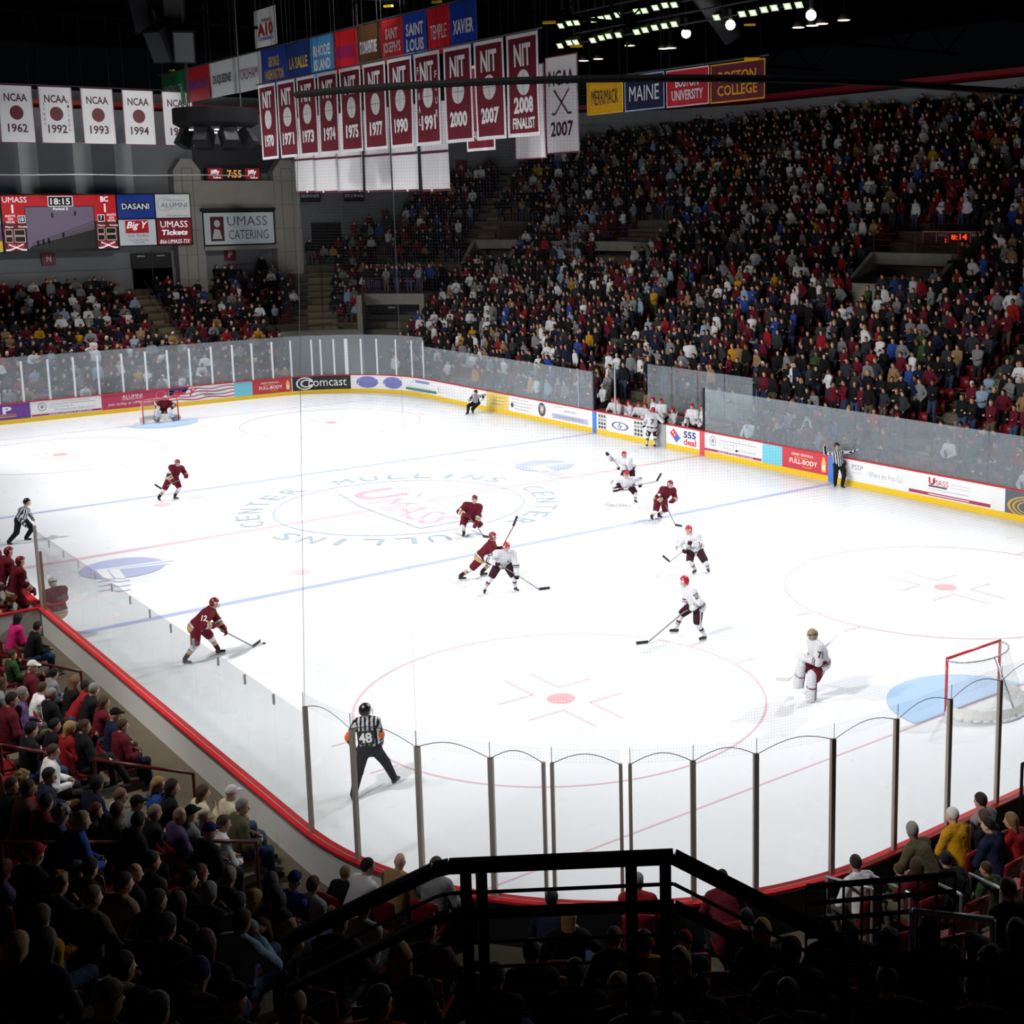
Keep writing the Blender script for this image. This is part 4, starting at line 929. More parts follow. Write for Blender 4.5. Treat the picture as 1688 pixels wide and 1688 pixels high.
b = MB(); b.tube((-7, 31.03, 17.46), (5, 31.03, 17.46), .03, ink((40, 40, 42)), 6); tag(b.build('banner_pipe'), 'dark pipe carrying the white basketball banners', 'pipe')
for x, tx in ((17.4, 'SKINNER'), (20.7, 'ERVING')):
    cloth_banner('honour_banner', (x, YW-.4, 12.6), (1, 0, 0), 1.75, 1.2, (26, 24, 28), 'dark %s honour banner on the far wall' % tx.title(), 'dark honour banners', 'banner', (150, 140, 145), lambda g, m, wd, ht, tx=tx: put_text(g, m, tx, 0, -.72, 1.4, .22, ink(WHT), .01), .03, None, 0, False)
# ================================================================ roof equipment
def flood(loc, aim, label):
    r = root('floodlight', loc, 0, label, 'floodlight', 'floodlights in the roof'); q = (Vector(aim)-Vector(loc)).to_track_quat('Z', 'Y'); r.rotation_mode = 'QUATERNION'; r.rotation_quaternion = q
    b = MB(); n = 4; A = [(.2*x, .17*y, .2) for x, y in ((-1, -1), (1, -1), (1, 1), (-1, 1))]; B = [(.11*x, .09*y, -.2) for x, y in ((-1, -1), (1, -1), (1, 1), (-1, 1))]
    b.add(A+B, [(i, (i+1) % 4, 4+(i+1) % 4, 4+i) for i in range(4)]+[(4, 5, 6, 7)], ink((60, 62, 58))); b.build('housing', r)
    b = MB(); b.quad((-.18, -.15, .19), (.18, -.15, .19), (.18, .15, .19), (-.18, .15, .19), ink((176, 206, 150), .75)); b.build('lens', r)
    b = MB(); b.quad((-.1, -.09, .2), (.1, -.09, .2), (.1, .09, .2), (-.1, .09, .2), ink((255, 244, 205), 2.2)); b.build('bulb', r)
    b = MB(); b.path([(-.22, 0, 0), (-.22, 0, -.4), (.22, 0, -.4), (.22, 0, 0)], .02, DARK, 5); uq = q.inverted() @ Vector((0, 0, 1)); b.tube((0, 0, -.3), uq*(21.66-loc[2]), .014, DARK, 4); b.build('yoke', r)
rows_ = [(927, 39, 1), (941, 35, 1), (953, 34, 1), (980, 29, 1), (994, 27, 1), (1005, 25, 1), (1021, 21, 1), (1052, 15, 1), (1065, 14, 1), (1083, 9, 2), (1099, 5, 2), (1114, 4, 2), (926, 72, 1), (941, 67, 1), (952, 66, 1), (980, 63, 1), (994, 59, 1), (1006, 56, 1), (1022, 54, 1), (1052, 49, 1), (1066, 46, 1), (1082, 42, 1), (1098, 39, 1), (1114, 36, 2), (1184, 25, 1), (1226, 19, 2), (1244, 17, 2), (1262, 12, 2), (1279, 9, 2), (1301, 6, 2), (1320, 4, 2)]
def on_x(px, py, x):
    d = right*((px-PCX)/FOC)-up*((py-PCY)/FOC)+fwd; return CAM+d*((x-CAM[0])/d[0])
FL = [(tuple(round(c, 2) for c in on_x(px, py, 19)), r_) for px, py, r_ in rows_]
for i, (p_, _) in enumerate(FL):
    flood(p_, (-3, p_[1]-6, 0), 'boxy floodlight in the right roof bank, %s of its rows counted from the left' % nth(i))
for i, (zz, y0, y1) in enumerate(((20.35, -11, 15), (19.3, -2, 15))):
    b = MB(); b.tube((19.2, y0, zz), (19.2, y1, zz), .05, DARK, 6); b.tube((19.2, y0, zz+.5), (19.2, y1, zz+.5), .05, DARK, 6); tag(b.build('lamp_pipe'), '%s dark pipe holding the right floodlight bank' % ('upper', 'lower')[i], 'pipe')
def pendant(px, py, x, label, bright=3.0):
    c = on_x(px, py, x); r = root('pendant_lamp', c, 0, label, 'lamp', 'round pendant lamps')
    b = MB(); b.tube((0, 0, .0), (0, 0, .35), .34, ink((50, 44, 40)), 16, .12, True); b.build('lamp_shade', r, True)
    b = MB(); b.add([(.31*math.cos(2*PI*i/16), .31*math.sin(2*PI*i/16), -.012) for i in range(16)], [tuple(range(16))], ink((255, 228, 190), bright)); b.build('bulb', r)
    b = MB(); b.tube((0, 0, .35), (0, 0, 21.66-c[2]), .015, DARK, 4); b.build('cord', r)
for i, (px, py) in enumerate(((962, 100), (986, 97), (1038, 75), (1094, 80), (1106, 79), (1316, 45), (1339, 42), (1355, 39), (1391, 33))): pendant(px, py, 27, 'round pendant lamp beyond the floodlights, %s from the left' % nth(i))
for px, py, lab in ((1131, 55, 'bright round bulb lamp with white glare below the floodlight rows'), (1204, 41, 'very bright warm bulb lamp right of the duct'), (1337, 25, 'tilted bright bulb lamp at the right end of the floodlights')):
    c = on_x(px, py, 22); r = root('globe_lamp', c, 0, lab, 'lamp', 'bright globe lamps'); b = MB()
    me = MB(); n = 10
    for j in range(6):
        a0, a1 = PI*j/6, PI*(j+1)/6
        me.add([(.24*math.sin(a)*math.cos(2*PI*i/n), .24*math.sin(a)*math.sin(2*PI*i/n), .24*math.cos(a)) for a in (a0, a1) for i in range(n)], [(i, (i+1) % n, n+(i+1) % n, n+i) for i in range(n)], ink((255, 240, 215), 9))
    me.build('bulb', r, True); b.tube((0, 0, .28), (0, 0, .75), .1, DARK, 10); b.build('socket', r); b = MB(); b.tube((0, 0, .75), (0, 0, 21.66-c[2]), .015, DARK, 4); b.build('cord', r)
b = MB(); P0, P1 = on_x(1120, -60, 21), on_x(1210, 62, 24); b.tube(P0, P1, .55, ink((40, 40, 44)), 14); tag(b.build('air_duct', None, True), 'fat dark round air duct between the floodlights', 'duct')
# yellow hanger bars
for i, (px, py, x) in enumerate(((200, 46, 4), (905, 37, 4), (950, 76, 8), (1236, 41, 19), (1240, 97, 8), (640, 10, 4), (720, 3, 4), (283, 116, 4))):
    c = on_x(px, py, x); b = MB(); b.beam((0, -.35, -.03), (0, .35, .03), .07, .09, ink((225, 185, 20))); o = b.build('hanger_bar', None, False, c)
    tag(o, 'short yellow hanger bar in the roof, %s of the eight listed left of the flags first' % nth(i) if False else 'short yellow hanger bar in the roof %s' % ('at the far left', 'above the 2008 banner', 'above the crossed-sticks banner', 'under the right floodlights', 'above the maroon and gold flag', 'above the brown and red flags', 'above the red flag beside the blue one', 'above the green flag')[i], 'bar', 'yellow hanger bars')
# loudspeakers
def speaker(c, sz, rx, rz, label):
    r = root('loudspeaker', c, rz, label, 'loudspeaker', 'roof loudspeakers'); r.rotation_euler = (rx, 0, rz)
    b = MB(); w_, d_, h_ = sz; f = [(-w_/2, -d_/2), (w_/2, -d_/2), (w_*.36, d_/2), (-w_*.36, d_/2)]
    b.slab([(x, y, -h_/2) for x, y in f], (0, 0, 1), h_, SPKM); b.build('cabinet', r)
    b = MB(); b.box((0, -d_/2-.015, 0), (w_*.86, .03, h_*.9), ink((46, 48, 52))); b.build('grille', r); b = MB(); b.tube((0, 0, h_/2), (0, .1, h_/2+.5), .03, DARK, 5); b.build('bracket', r)
speaker((-6.75, 3.9, 17.7), (.75, .8, 1.5), .25, -.95, 'upper left tall grey loudspeaker of the roof cluster'); speaker((-6.0, 3.4, 17.75), (.75, .8, 1.4), .25, -.35, 'upper right tall grey loudspeaker of the roof cluster')
speaker((-6.55, 3.1, 16.55), (.72, .8, 1.15), .5, -.95, 'lower left tilted grey loudspeaker of the roof cluster'); speaker((-5.95, 2.8, 16.55), (.72, .8, 1.15), .5, -.35, 'lower right tilted grey loudspeaker of the roof cluster')
hub = root('hanging_speaker_hub', (.4, 16.8, 14.9), 0, 'dark many-sided speaker hub hanging below the conference flags', 'speaker hub')
b = MB(); n = 12
rp = [(1.9, .55), (1.9, -.1), (1.55, -.3)]
for (ra, za), (rb, zb) in zip(rp, rp[1:]): b.add([(r_*math.cos(2*PI*i/n), r_*math.sin(2*PI*i/n), z_) for r_, z_ in ((ra, za), (rb, zb)) for i in range(n)], [(i, (i+1) % n, n+(i+1) % n, n+i) for i in range(n)], M('hub_black', (20, 20, 22), .9, spec=.1))
b.add([(1.55*math.cos(2*PI*i/n), 1.55*math.sin(2*PI*i/n), -.3) for i in range(n)], [tuple(range(n))], ink((30, 30, 33))); b.build('upper_ring', hub)
for i in range(8):
    a = 2*PI*i/8; e = Vector((math.cos(a), math.sin(a), 0)); t_ = Vector((-math.sin(a), math.cos(a), 0)); z = (e*-.5+Vector((0, 0, .87))); x = t_; y = z.cross(x)
    b = MB(); b.box(e*1.45+Vector((0, 0, -.75)), (.72, .5, .8), bpy.data.materials['hub_black'], (x, y, z)); o = b.build('speaker_box', hub)
    b = MB(); b.box(e*1.45+Vector((0, 0, -.75))+y*(-.27 if y.dot(e) < 0 else .27), (.6, .03, .66), ink((30, 31, 34)), (x, y, z)); b.build('grille', o)
b = MB()
for i in range(4): a = 2*PI*i/4+.4; b.tube((1.6*math.cos(a), 1.6*math.sin(a), .5), (1.6*math.cos(a), 1.6*math.sin(a), 6.6), .03, DARK, 5)
b.build('hanging_cable', hub)
b = MB()
for i in range(6): a = 2*PI*i/6+.3; b.box((1.2*math.cos(a), 1.2*math.sin(a), -.42), (.5, .18, .06), ink((240, 240, 240), .9))
b.build('work_light', hub)
# ================================================================ benches
def bench(x0, x1, y0, y1, sgn, label):
    b = MB(); b.box(((x0+x1)/2, (y0+y1)/2, .18), (abs(x1-x0), y1-y0, .36), CONCD); tag(b.build('bench_floor'), kind='structure')
    r = root('players_bench', ((x0+x1)/2+sgn*.25, (y0+y1)/2, .36), 0, label, 'bench'); L = y1-y0-.4
    b = MB(); b.box((0, 0, .43), (.34, L, .05), ink((150, 110, 70))); b.build('seat', r)
    for yy in (-L/2+.2, 0, L/2-.2): b = MB(); b.box((0, yy, .2), (.3, .06, .41), DARK); b.build('leg', r)
    w_ = root('bench_wall', (x1, (y0+y1)/2, .36), 0, 'white low wall with a red cap behind the %s' % label.split(' with ')[0], 'wall'); b = MB(); b.box((0, 0, .4), (.1, y1-y0, .8), WHITE)
    for e in (-1, 1): b.box((-(x1-x0)/2, e*(y1-y0)/2, .35), (abs(x1-x0), .1, .7), WHITE)
    b.build('wall_panel', w_); b = MB(); b.box((0, 0, .83), (.16, y1-y0+.1, .05), REDCAP)
    for e in (-1, 1): b.box((-(x1-x0)/2, e*(y1-y0)/2, .73), (abs(x1-x0), .16, .05), REDCAP)
    b.build('cap_rail', w_)
bench(15.05, 16.75, .1, 8.0, 1, 'home players bench with white players on the right'); bench(-14.79, -16.7, -8.65, -.5, -1, 'visiting players bench with maroon players at the left edge')
for i in range(4): pane(t_right(6.3-1.85*i), t_right(4.48-1.85*i), 3.35, 'tall hazy pane behind the home bench, %s from the far side' % nth(i), 'glass behind the home bench', GLASS, s=2.0, z0=1.25)
post(t_right(6.35), 3.35, 'pale post at the far end of the glass behind the home bench', 'bench posts', LEADING, .08)
post(t_left(-8.6), 3.2, 'grey steel post at the near corner of the visiting bench', 'bench posts', STEEL, .09); post(t_left(-8.95), 2.6, 'short brown post beside the visiting bench corner', 'bench posts', ink((150, 110, 80)), .05)
# ================================================================ figures: one continuous skin per body, clothes as children
def V(*a): return np.array(a[0] if len(a) == 1 else a, float)
def nrm(v): return v/max(np.linalg.norm(v), 1e-9)
class Field:
    """smooth union of tapered limbs and ellipsoids, meshed with surface nets"""
    def __init__(s): s.p = []
    def limb(s, a, b, ra, rb=None, k=.04, role=0): s.p.append(('c', V(a), V(b), ra, ra if rb is None else rb, k, role)); return s
    def ell(s, c, r, ax=None, k=.03, role=0, cut=None): s.p.append(('e', V(c), V(r), np.eye(3) if ax is None else np.array(ax, float), None, k, role)); return s
    @staticmethod
    def dist(p, X):
        if p[0] == 'c':
            a, b, ra, rb = p[1:5]; ab = b-a; t = np.clip(((X-a)@ab)/max(ab@ab, 1e-9), 0, 1)
            return np.linalg.norm(X-a-t[..., None]*ab, axis=-1)-(ra+(rb-ra)*t), t
        c, r, ax = p[1:4]; q = (X-c)@ax.T; k0 = np.linalg.norm(q/r, axis=-1); k1 = np.linalg.norm(q/(r*r), axis=-1)+1e-9
        return k0*(k0-1)/k1, None
    def box(s, p):
        if p[0] == 'c':
            r = max(p[3], p[4]); return np.minimum(p[1], p[2])-r, np.maximum(p[1], p[2])+r
        r = p[2].max(); return p[1]-r, p[1]+r
    def mesh(s, h, clip=None):
        """clip: list of (point, normal): keeps the side the normal points away from"""
        bb = [s.box(p) for p in s.p]; lo = np.min([b_[0] for b_ in bb], 0)-2.5*h; hi = np.max([b_[1] for b_ in bb], 0)+2.5*h
        n = np.ceil((hi-lo)/h).astype(int)+1; F = np.full(n, .2)
        for p, (a, b_) in zip(s.p, bb):
            m = p[5]+2*h; i0 = np.maximum(np.floor((a-m-lo)/h).astype(int), 0); i1 = np.minimum(np.ceil((b_+m-lo)/h).astype(int)+1, n)
            g = np.stack(np.meshgrid(*[lo[d]+h*np.arange(i0[d], i1[d]) for d in range(3)], indexing='ij'), -1)
            d = np.minimum(s.dist(p, g)[0], .2); sl = tuple(slice(i0[d_], i1[d_]) for d_ in range(3)); f = F[sl]; k = p[5]
            hh = np.maximum(k-np.abs(f-d), 0)/k if k > 0 else 0; F[sl] = np.minimum(f, d)-hh*hh*k*.25
        if clip:
            g = np.stack(np.meshgrid(*[lo[d]+h*np.arange(n[d]) for d in range(3)], indexing='ij'), -1)
            for pt, nn in clip: F = np.maximum(F, (g-V(pt))@nrm(V(nn)))
        F[F == 0] = 1e-6
        return surfnet(F, lo, h)
    def roles(s, X):
        D = np.stack([s.dist(p, X)[0] for p in s.p], 0); i = D.argmin(0); return i
def surfnet(F, lo, h):
    S_ = F < 0; sh = np.array(F.shape)-1; cnt = np.zeros(sh, np.int8); offs = [(i, j, k) for i in (0, 1) for j in (0, 1) for k in (0, 1)]
    sl = lambda A, o: A[o[0]:o[0]+sh[0], o[1]:o[1]+sh[1], o[2]:o[2]+sh[2]]
    for o in offs: cnt += sl(S_, o)
    act = (cnt > 0) & (cnt < 8); idx = np.full(sh, -1, np.int64); ijk = np.argwhere(act); N = len(ijk); idx[act] = np.arange(N)
    acc = np.zeros((N, 3)); c = np.zeros(N)
    for a in offs:
        for d in range(3):
            if a[d]: continue
            b_ = list(a); b_[d] = 1
            f0 = sl(F, a)[act]; f1 = sl(F, b_)[act]; m = (f0 < 0) != (f1 < 0); t = np.where(m, f0/np.where(m, f0-f1, 1), 0)
            P = np.tile(np.array(a, float), (N, 1)); P[:, d] = t; acc[m] += P[m]; c[m] += 1
    Vt = lo+h*(ijk+acc/np.maximum(c, 1)[:, None]); Q = []
    for d in range(3):
        e = [0, 0, 0]; e[d] = 1; u, v = (d+1) % 3, (d+2) % 3
        n = list(F.shape); n[d] -= 1
        A = S_[tuple(slice(0, n[q]) for q in range(3))]; B = S_[tuple(slice(e[q], n[q]+e[q]) for q in range(3))]
        x = np.argwhere(A != B); x = x[(x[:, u] > 0) & (x[:, v] > 0) & (x[:, u] < sh[u]) & (x[:, v] < sh[v])]
        ins = A[tuple(x.T)]
        def cell(du, dv): y = x.copy(); y[:, u] -= du; y[:, v] -= dv; return idx[tuple(y.T)]
        q = np.stack([cell(1, 1), cell(0, 1), cell(0, 0), cell(1, 0)], 1); q[~ins] = q[~ins][:, ::-1]; Q.append(q)
    return Vt, np.concatenate(Q)
def np_mesh(name, Vt, Q, mat, cols=None, smooth=True, dom=None):
    me = bpy.data.meshes.new(name); n, m = len(Vt), len(Q)
    me.vertices.add(n); me.vertices.foreach_set('co', np.asarray(Vt, np.float32).ravel())
    me.loops.add(m*4); me.loops.foreach_set('vertex_index', np.asarray(Q, np.int32).ravel())
    me.polygons.add(m); me.polygons.foreach_set('loop_start', np.arange(m, dtype=np.int32)*4)
    if smooth: me.polygons.foreach_set('use_smooth', np.ones(m, bool))
    dom = dom or ('CORNER' if cols is not None and len(cols) == m and m != n else 'POINT')
    at = me.color_attributes.new('Col', 'FLOAT_COLOR', dom)
    if cols is None: c = np.ones((n, 4), np.float32)
    else:
        c = np.ones((len(cols), 4), np.float32); c[:, :3] = cols
        if dom == 'CORNER': c = np.repeat(c, 4, 0)
    at.data.foreach_set('color', c.ravel()); me.materials.append(mat); me.update(); me.validate(); return me
def fcent(Vt, Q): return Vt[Q].mean(1)
def ik(a, c, l1, l2, pole):
    d = c-a; L = np.linalg.norm(d); Lm = (l1+l2)*.995
    if L > Lm: c = a+d*(Lm/L); d = c-a; L = Lm
    L = max(L, abs(l1-l2)*1.05+1e-3); x = nrm(d); k = (l1*l1-l2*l2+L*L)/(2*L); hgt = math.sqrt(max(l1*l1-k*k, 0))
    p = V(pole); p = p-x*(p@x); p = nrm(p); return a+x*k+p*hgt, c
def dirv(a): return V(math.cos(a), math.sin(a), 0)
class Pose: pass
def make_pose(fa, hf, pel, neck, head, hR, hL, fR, fL, sc=1., toe=None, pads=False, elbow=None):
    """joints of a body; fa, hf: facing of chest and head (world angle); feet are ankle-ground points"""
    J = Pose(); J.f = dirv(fa); J.hf = dirv(hf); J.r = V(J.f[1], -J.f[0], 0); J.pel, J.neck, J.head = V(pel), V(neck), V(head); J.sc = sc
    u = nrm(J.neck-J.pel); r = J.r-u*(J.r@u); J.rc = nrm(r); J.u = u; J.fc = nrm(np.cross(u, J.rc)); J.up = nrm(J.head-J.neck)
    sw = (.228 if pads else .19)*sc; J.sh = [J.neck-u*.05*sc+J.rc*sw*e for e in (1, -1)]; J.hip = [J.pel+J.r*.1*sc*e-V(0, 0, .02) for e in (1, -1)]
    J.knee, J.ank, J.toe, J.elb, J.hand = [], [], [], [], []
    for i, (f, hd, e) in enumerate(((fR, hR, 1), (fL, hL, -1))):
        f = V(f); an = f+V(0, 0, (.13 if pads else .08)*sc); k, an = ik(J.hip[i], an, .44*sc, .43*sc, J.f*1.0+J.r*.25*e+V(0, 0, .15))
        tv = nrm(J.f+J.r*.3*e) if toe is None else nrm(V(toe)); J.knee.append(k); J.ank.append(an); J.toe.append(tv)
        el, hd = ik(J.sh[i], V(hd), .31*sc, .3*sc, -J.fc*.5-V(0, 0, .6)+J.rc*e*.8 if elbow is None else V(elbow)+J.rc*e*.6); J.elb.append(el); J.hand.append(hd)
    return J
def head_axes(J):
    z = J.up if J.up[2] > .5 else nrm(J.up+V(0, 0, .6)); z = nrm(z*.5+V(0, 0, .5)); x = nrm(np.cross(J.hf, z)); return np.array([x, np.cross(z, x), z])
SKINC, LIPC, EYEC = V(1, 1, 1), V(.75, .45, .42), V(.08, .06, .05)
def body_mesh(J, h=.022, fingers=True, mat=None, feet=True):
    s = J.sc; A = head_axes(J); x, y, z = A; H = J.head; F = Field()
    F.ell(H+z*.015*s, V(.076, .094, .112)*s, A, .03); F.ell(H+y*.03*s-z*.06*s, V(.055, .06, .058)*s, A, .04); F.limb(H+y*.09*s+z*.015*s, H+y*.112*s-z*.02*s, .010*s, .016*s, .015)
    F.ell(H-x*.076*s-z*.005*s, V(.014, .026, .034)*s, A, .01); F.ell(H+x*.076*s-z*.005*s, V(.014, .026, .034)*s, A, .01)
    F.limb(H-z*.06*s-y*.02*s, J.neck, .054*s, .06*s, .03)
    F.limb(J.neck-J.u*.1*s, J.pel, .09*s, .11*s, .08); 
    for e in (1, -1): F.limb(J.neck-J.u*.13*s+J.rc*.07*s*e, J.pel+J.r*.06*s*e, .085*s, .095*s, .06)
    F.limb(J.sh[0], J.sh[1], .06*s, .06*s, .05)
    for i in (0, 1):
        e = (1, -1)[i]
        F.limb(J.sh[i], J.elb[i], .05*s, .04*s, .04); F.limb(J.elb[i], J.hand[i], .04*s, .027*s, .03)
        d = nrm(J.hand[i]-J.elb[i]); sd = nrm(np.cross(d, J.fc+V(.01, .02, .03))); nn = np.cross(sd, d); P = J.hand[i]+d*.045*s
        F.ell(P, V(.042, .05, .02)*s, np.array([sd, d, nn]), .02)
        if fingers:
            for q in range(4):
                b0 = P+d*.035*s+sd*(.027-.018*q)*s; L = (.032, .038, .036, .028)[q]*s; b1 = b0+d*L-nn*.008*s; b2 = b1+d*L*.5-nn*.026*s
                F.limb(b0, b1, .0105*s, .009*s, .008); F.limb(b1, b2, .009*s, .008*s, .006)
            t0 = P-d*.02*s+sd*.036*s; t1 = t0+d*.03*s+sd*.022*s; F.limb(t0, t1, .0125*s, .011*s, .012); F.limb(t1, t1+d*.026*s-nn*.01*s, .011*s, .009*s, .006)
        F.limb(J.hip[i], J.knee[i], .088*s, .058*s, .05); F.limb(J.knee[i], J.ank[i], .056*s, .036*s, .03)
        if feet: F.limb(J.ank[i]-V(0, 0, .03)*s, J.ank[i]-V(0, 0, .045)*s+J.toe[i]*.13*s, .038*s, .034*s, .03)
    Vt, Q = F.mesh(h); c = fcent(Vt, Q); col = np.ones((len(Q), 3)); L = (c-H)@A.T/s
    col[(np.abs(np.abs(L[:, 0])-.033) < .014) & (np.abs(L[:, 2]-.012) < .009) & (L[:, 1] > .055)] = EYEC
    col[(np.abs(L[:, 0]) < .026) & (np.abs(L[:, 2]+.058) < .008) & (L[:, 1] > .06)] = LIPC
    return np_mesh('body', Vt, Q, mat or SKIN, col, True, 'CORNER')
def top_field(J, g=.02, sleeve=1., hem=.06, puff=0.):
    s = J.sc; F = Field(); b = J.pel-J.u*(-.02+hem-.06)*s
    for e in (1, -1):
        F.limb(J.neck-J.u*.14*s+J.rc*.075*s*e, b+J.r*.07*s*e, (.1+g+puff)*s, (.108+g+puff)*s, .07)
    F.limb(J.neck-J.u*.12*s+J.fc*.02*s, b+J.f*.02*s, (.11+g)*s, (.115+g)*s, .06)
    F.limb(J.sh[0], J.sh[1], (.055+g)*s, None, .06)
    for i in (0, 1): F.limb(J.neck+J.up*.03*s, J.neck*.35+J.sh[i]*.65+J.u*.02*s, (.045+g*.5)*s, (.045+g)*s, .05)
    F.limb(J.neck-J.u*.03*s, J.neck+J.up*.015*s, (.062+g*.5)*s, (.056+g*.5)*s, .03)
    for i in (0, 1):
        w = J.elb[i]+(J.hand[i]-J.elb[i])*(sleeve-1 if sleeve > 1 else 0)
        F.limb(J.sh[i], J.elb[i]if sleeve > 1 else J.sh[i]+(J.elb[i]-J.sh[i])*.75, (.052+g+puff*.5)*s, (.044+g+puff*.4)*s, .04)
        if sleeve > 1: F.limb(J.elb[i], w, (.044+g+puff*.4)*s, (.032+g)*s, .03)
    return F
def leg_field(J, g=.014, to=.96):
    s = J.sc; F = Field(); F.limb(J.hip[0], J.hip[1], (.1+g)*s, None, .06); F.limb(J.pel+J.u*.05*s, J.pel-V(0, 0, .03)*s, (.115+g)*s, None, .06)
    for i in (0, 1):
        a = J.knee[i]+(J.ank[i]-J.knee[i])*to; F.limb(J.hip[i], J.knee[i], (.09+g)*s, (.06+g)*s, .05); F.limb(J.knee[i], a, (.058+g)*s, (.05+g*.6)*s, .03)
    return F
def hair_field(J, style):
    s = J.sc; A = head_axes(J); x, y, z = A; H = J.head; F = Field(); clip = [(H+y*.045*s+z*.02*s, y*.75-z*.62)]
    if style == 'short': F.ell(H-y*.008*s+z*.028*s, V(.088, .104, .116)*s, A, .02); clip = [(H+y*.05*s+z*.045*s, y*.8-z*.7), (H-z*.055*s, -z*.9+y*.4)]
    elif style == 'curly':
        F.ell(H-y*.01*s+z*.03*s, V(.1, .112, .122)*s, A, .02); r = random.Random(3)
        for _ in range(26):
            a, b_ = r.uniform(0, 6.28), r.uniform(.1, 1.5); F.ell(H+z*.03*s+(x*math.cos(a)*math.sin(b_)*.1+y*(math.sin(a)*math.sin(b_)*.108-.012)+z*math.cos(b_)*.115)*s, V(.03, .03, .03)*s, A, .012)
        clip = [(H+y*.055*s+z*.04*s, y*.8-z*.65), (H-z*.06*s, -z*.95+y*.3)]
    elif style in ('bob', 'long'):
        F.ell(H-y*.01*s+z*.028*s, V(.092, .108, .12)*s, A, .03); L = .15 if style == 'bob' else .3
        for q in (-1, 0, 1): F.limb(H-y*.05*s+x*.045*q*s+z*.02*s, H-y*(.07 if q else .085)*s+x*.055*q*s-z*L*s, .052*s, .038*s if style == 'bob' else .03*s, .04)
        clip = [(H+y*.045*s+z*.03*s, y*.85-z*.5)]
    elif style in ('cap', 'beanie'):
        F.ell(H-y*.004*s+z*.035*s, V(.09, .106, .112)*s, A, .02)
        clip = [(H+z*.03*s, -z+y*.12)] if style == 'cap' else [(H+z*.01*s, -z+y*.3)]
        if style == 'cap':
            F.limb(H+y*.09*s+z*.055*s+x*.03*s, H+y*.155*s+z*.043*s+x*.02*s, .03*s, .026*s, .01); F.limb(H+y*.09*s+z*.055*s-x*.03*s, H+y*.155*s+z*.043*s-x*.02*s, .03*s, .026*s, .01)
    return F, clip
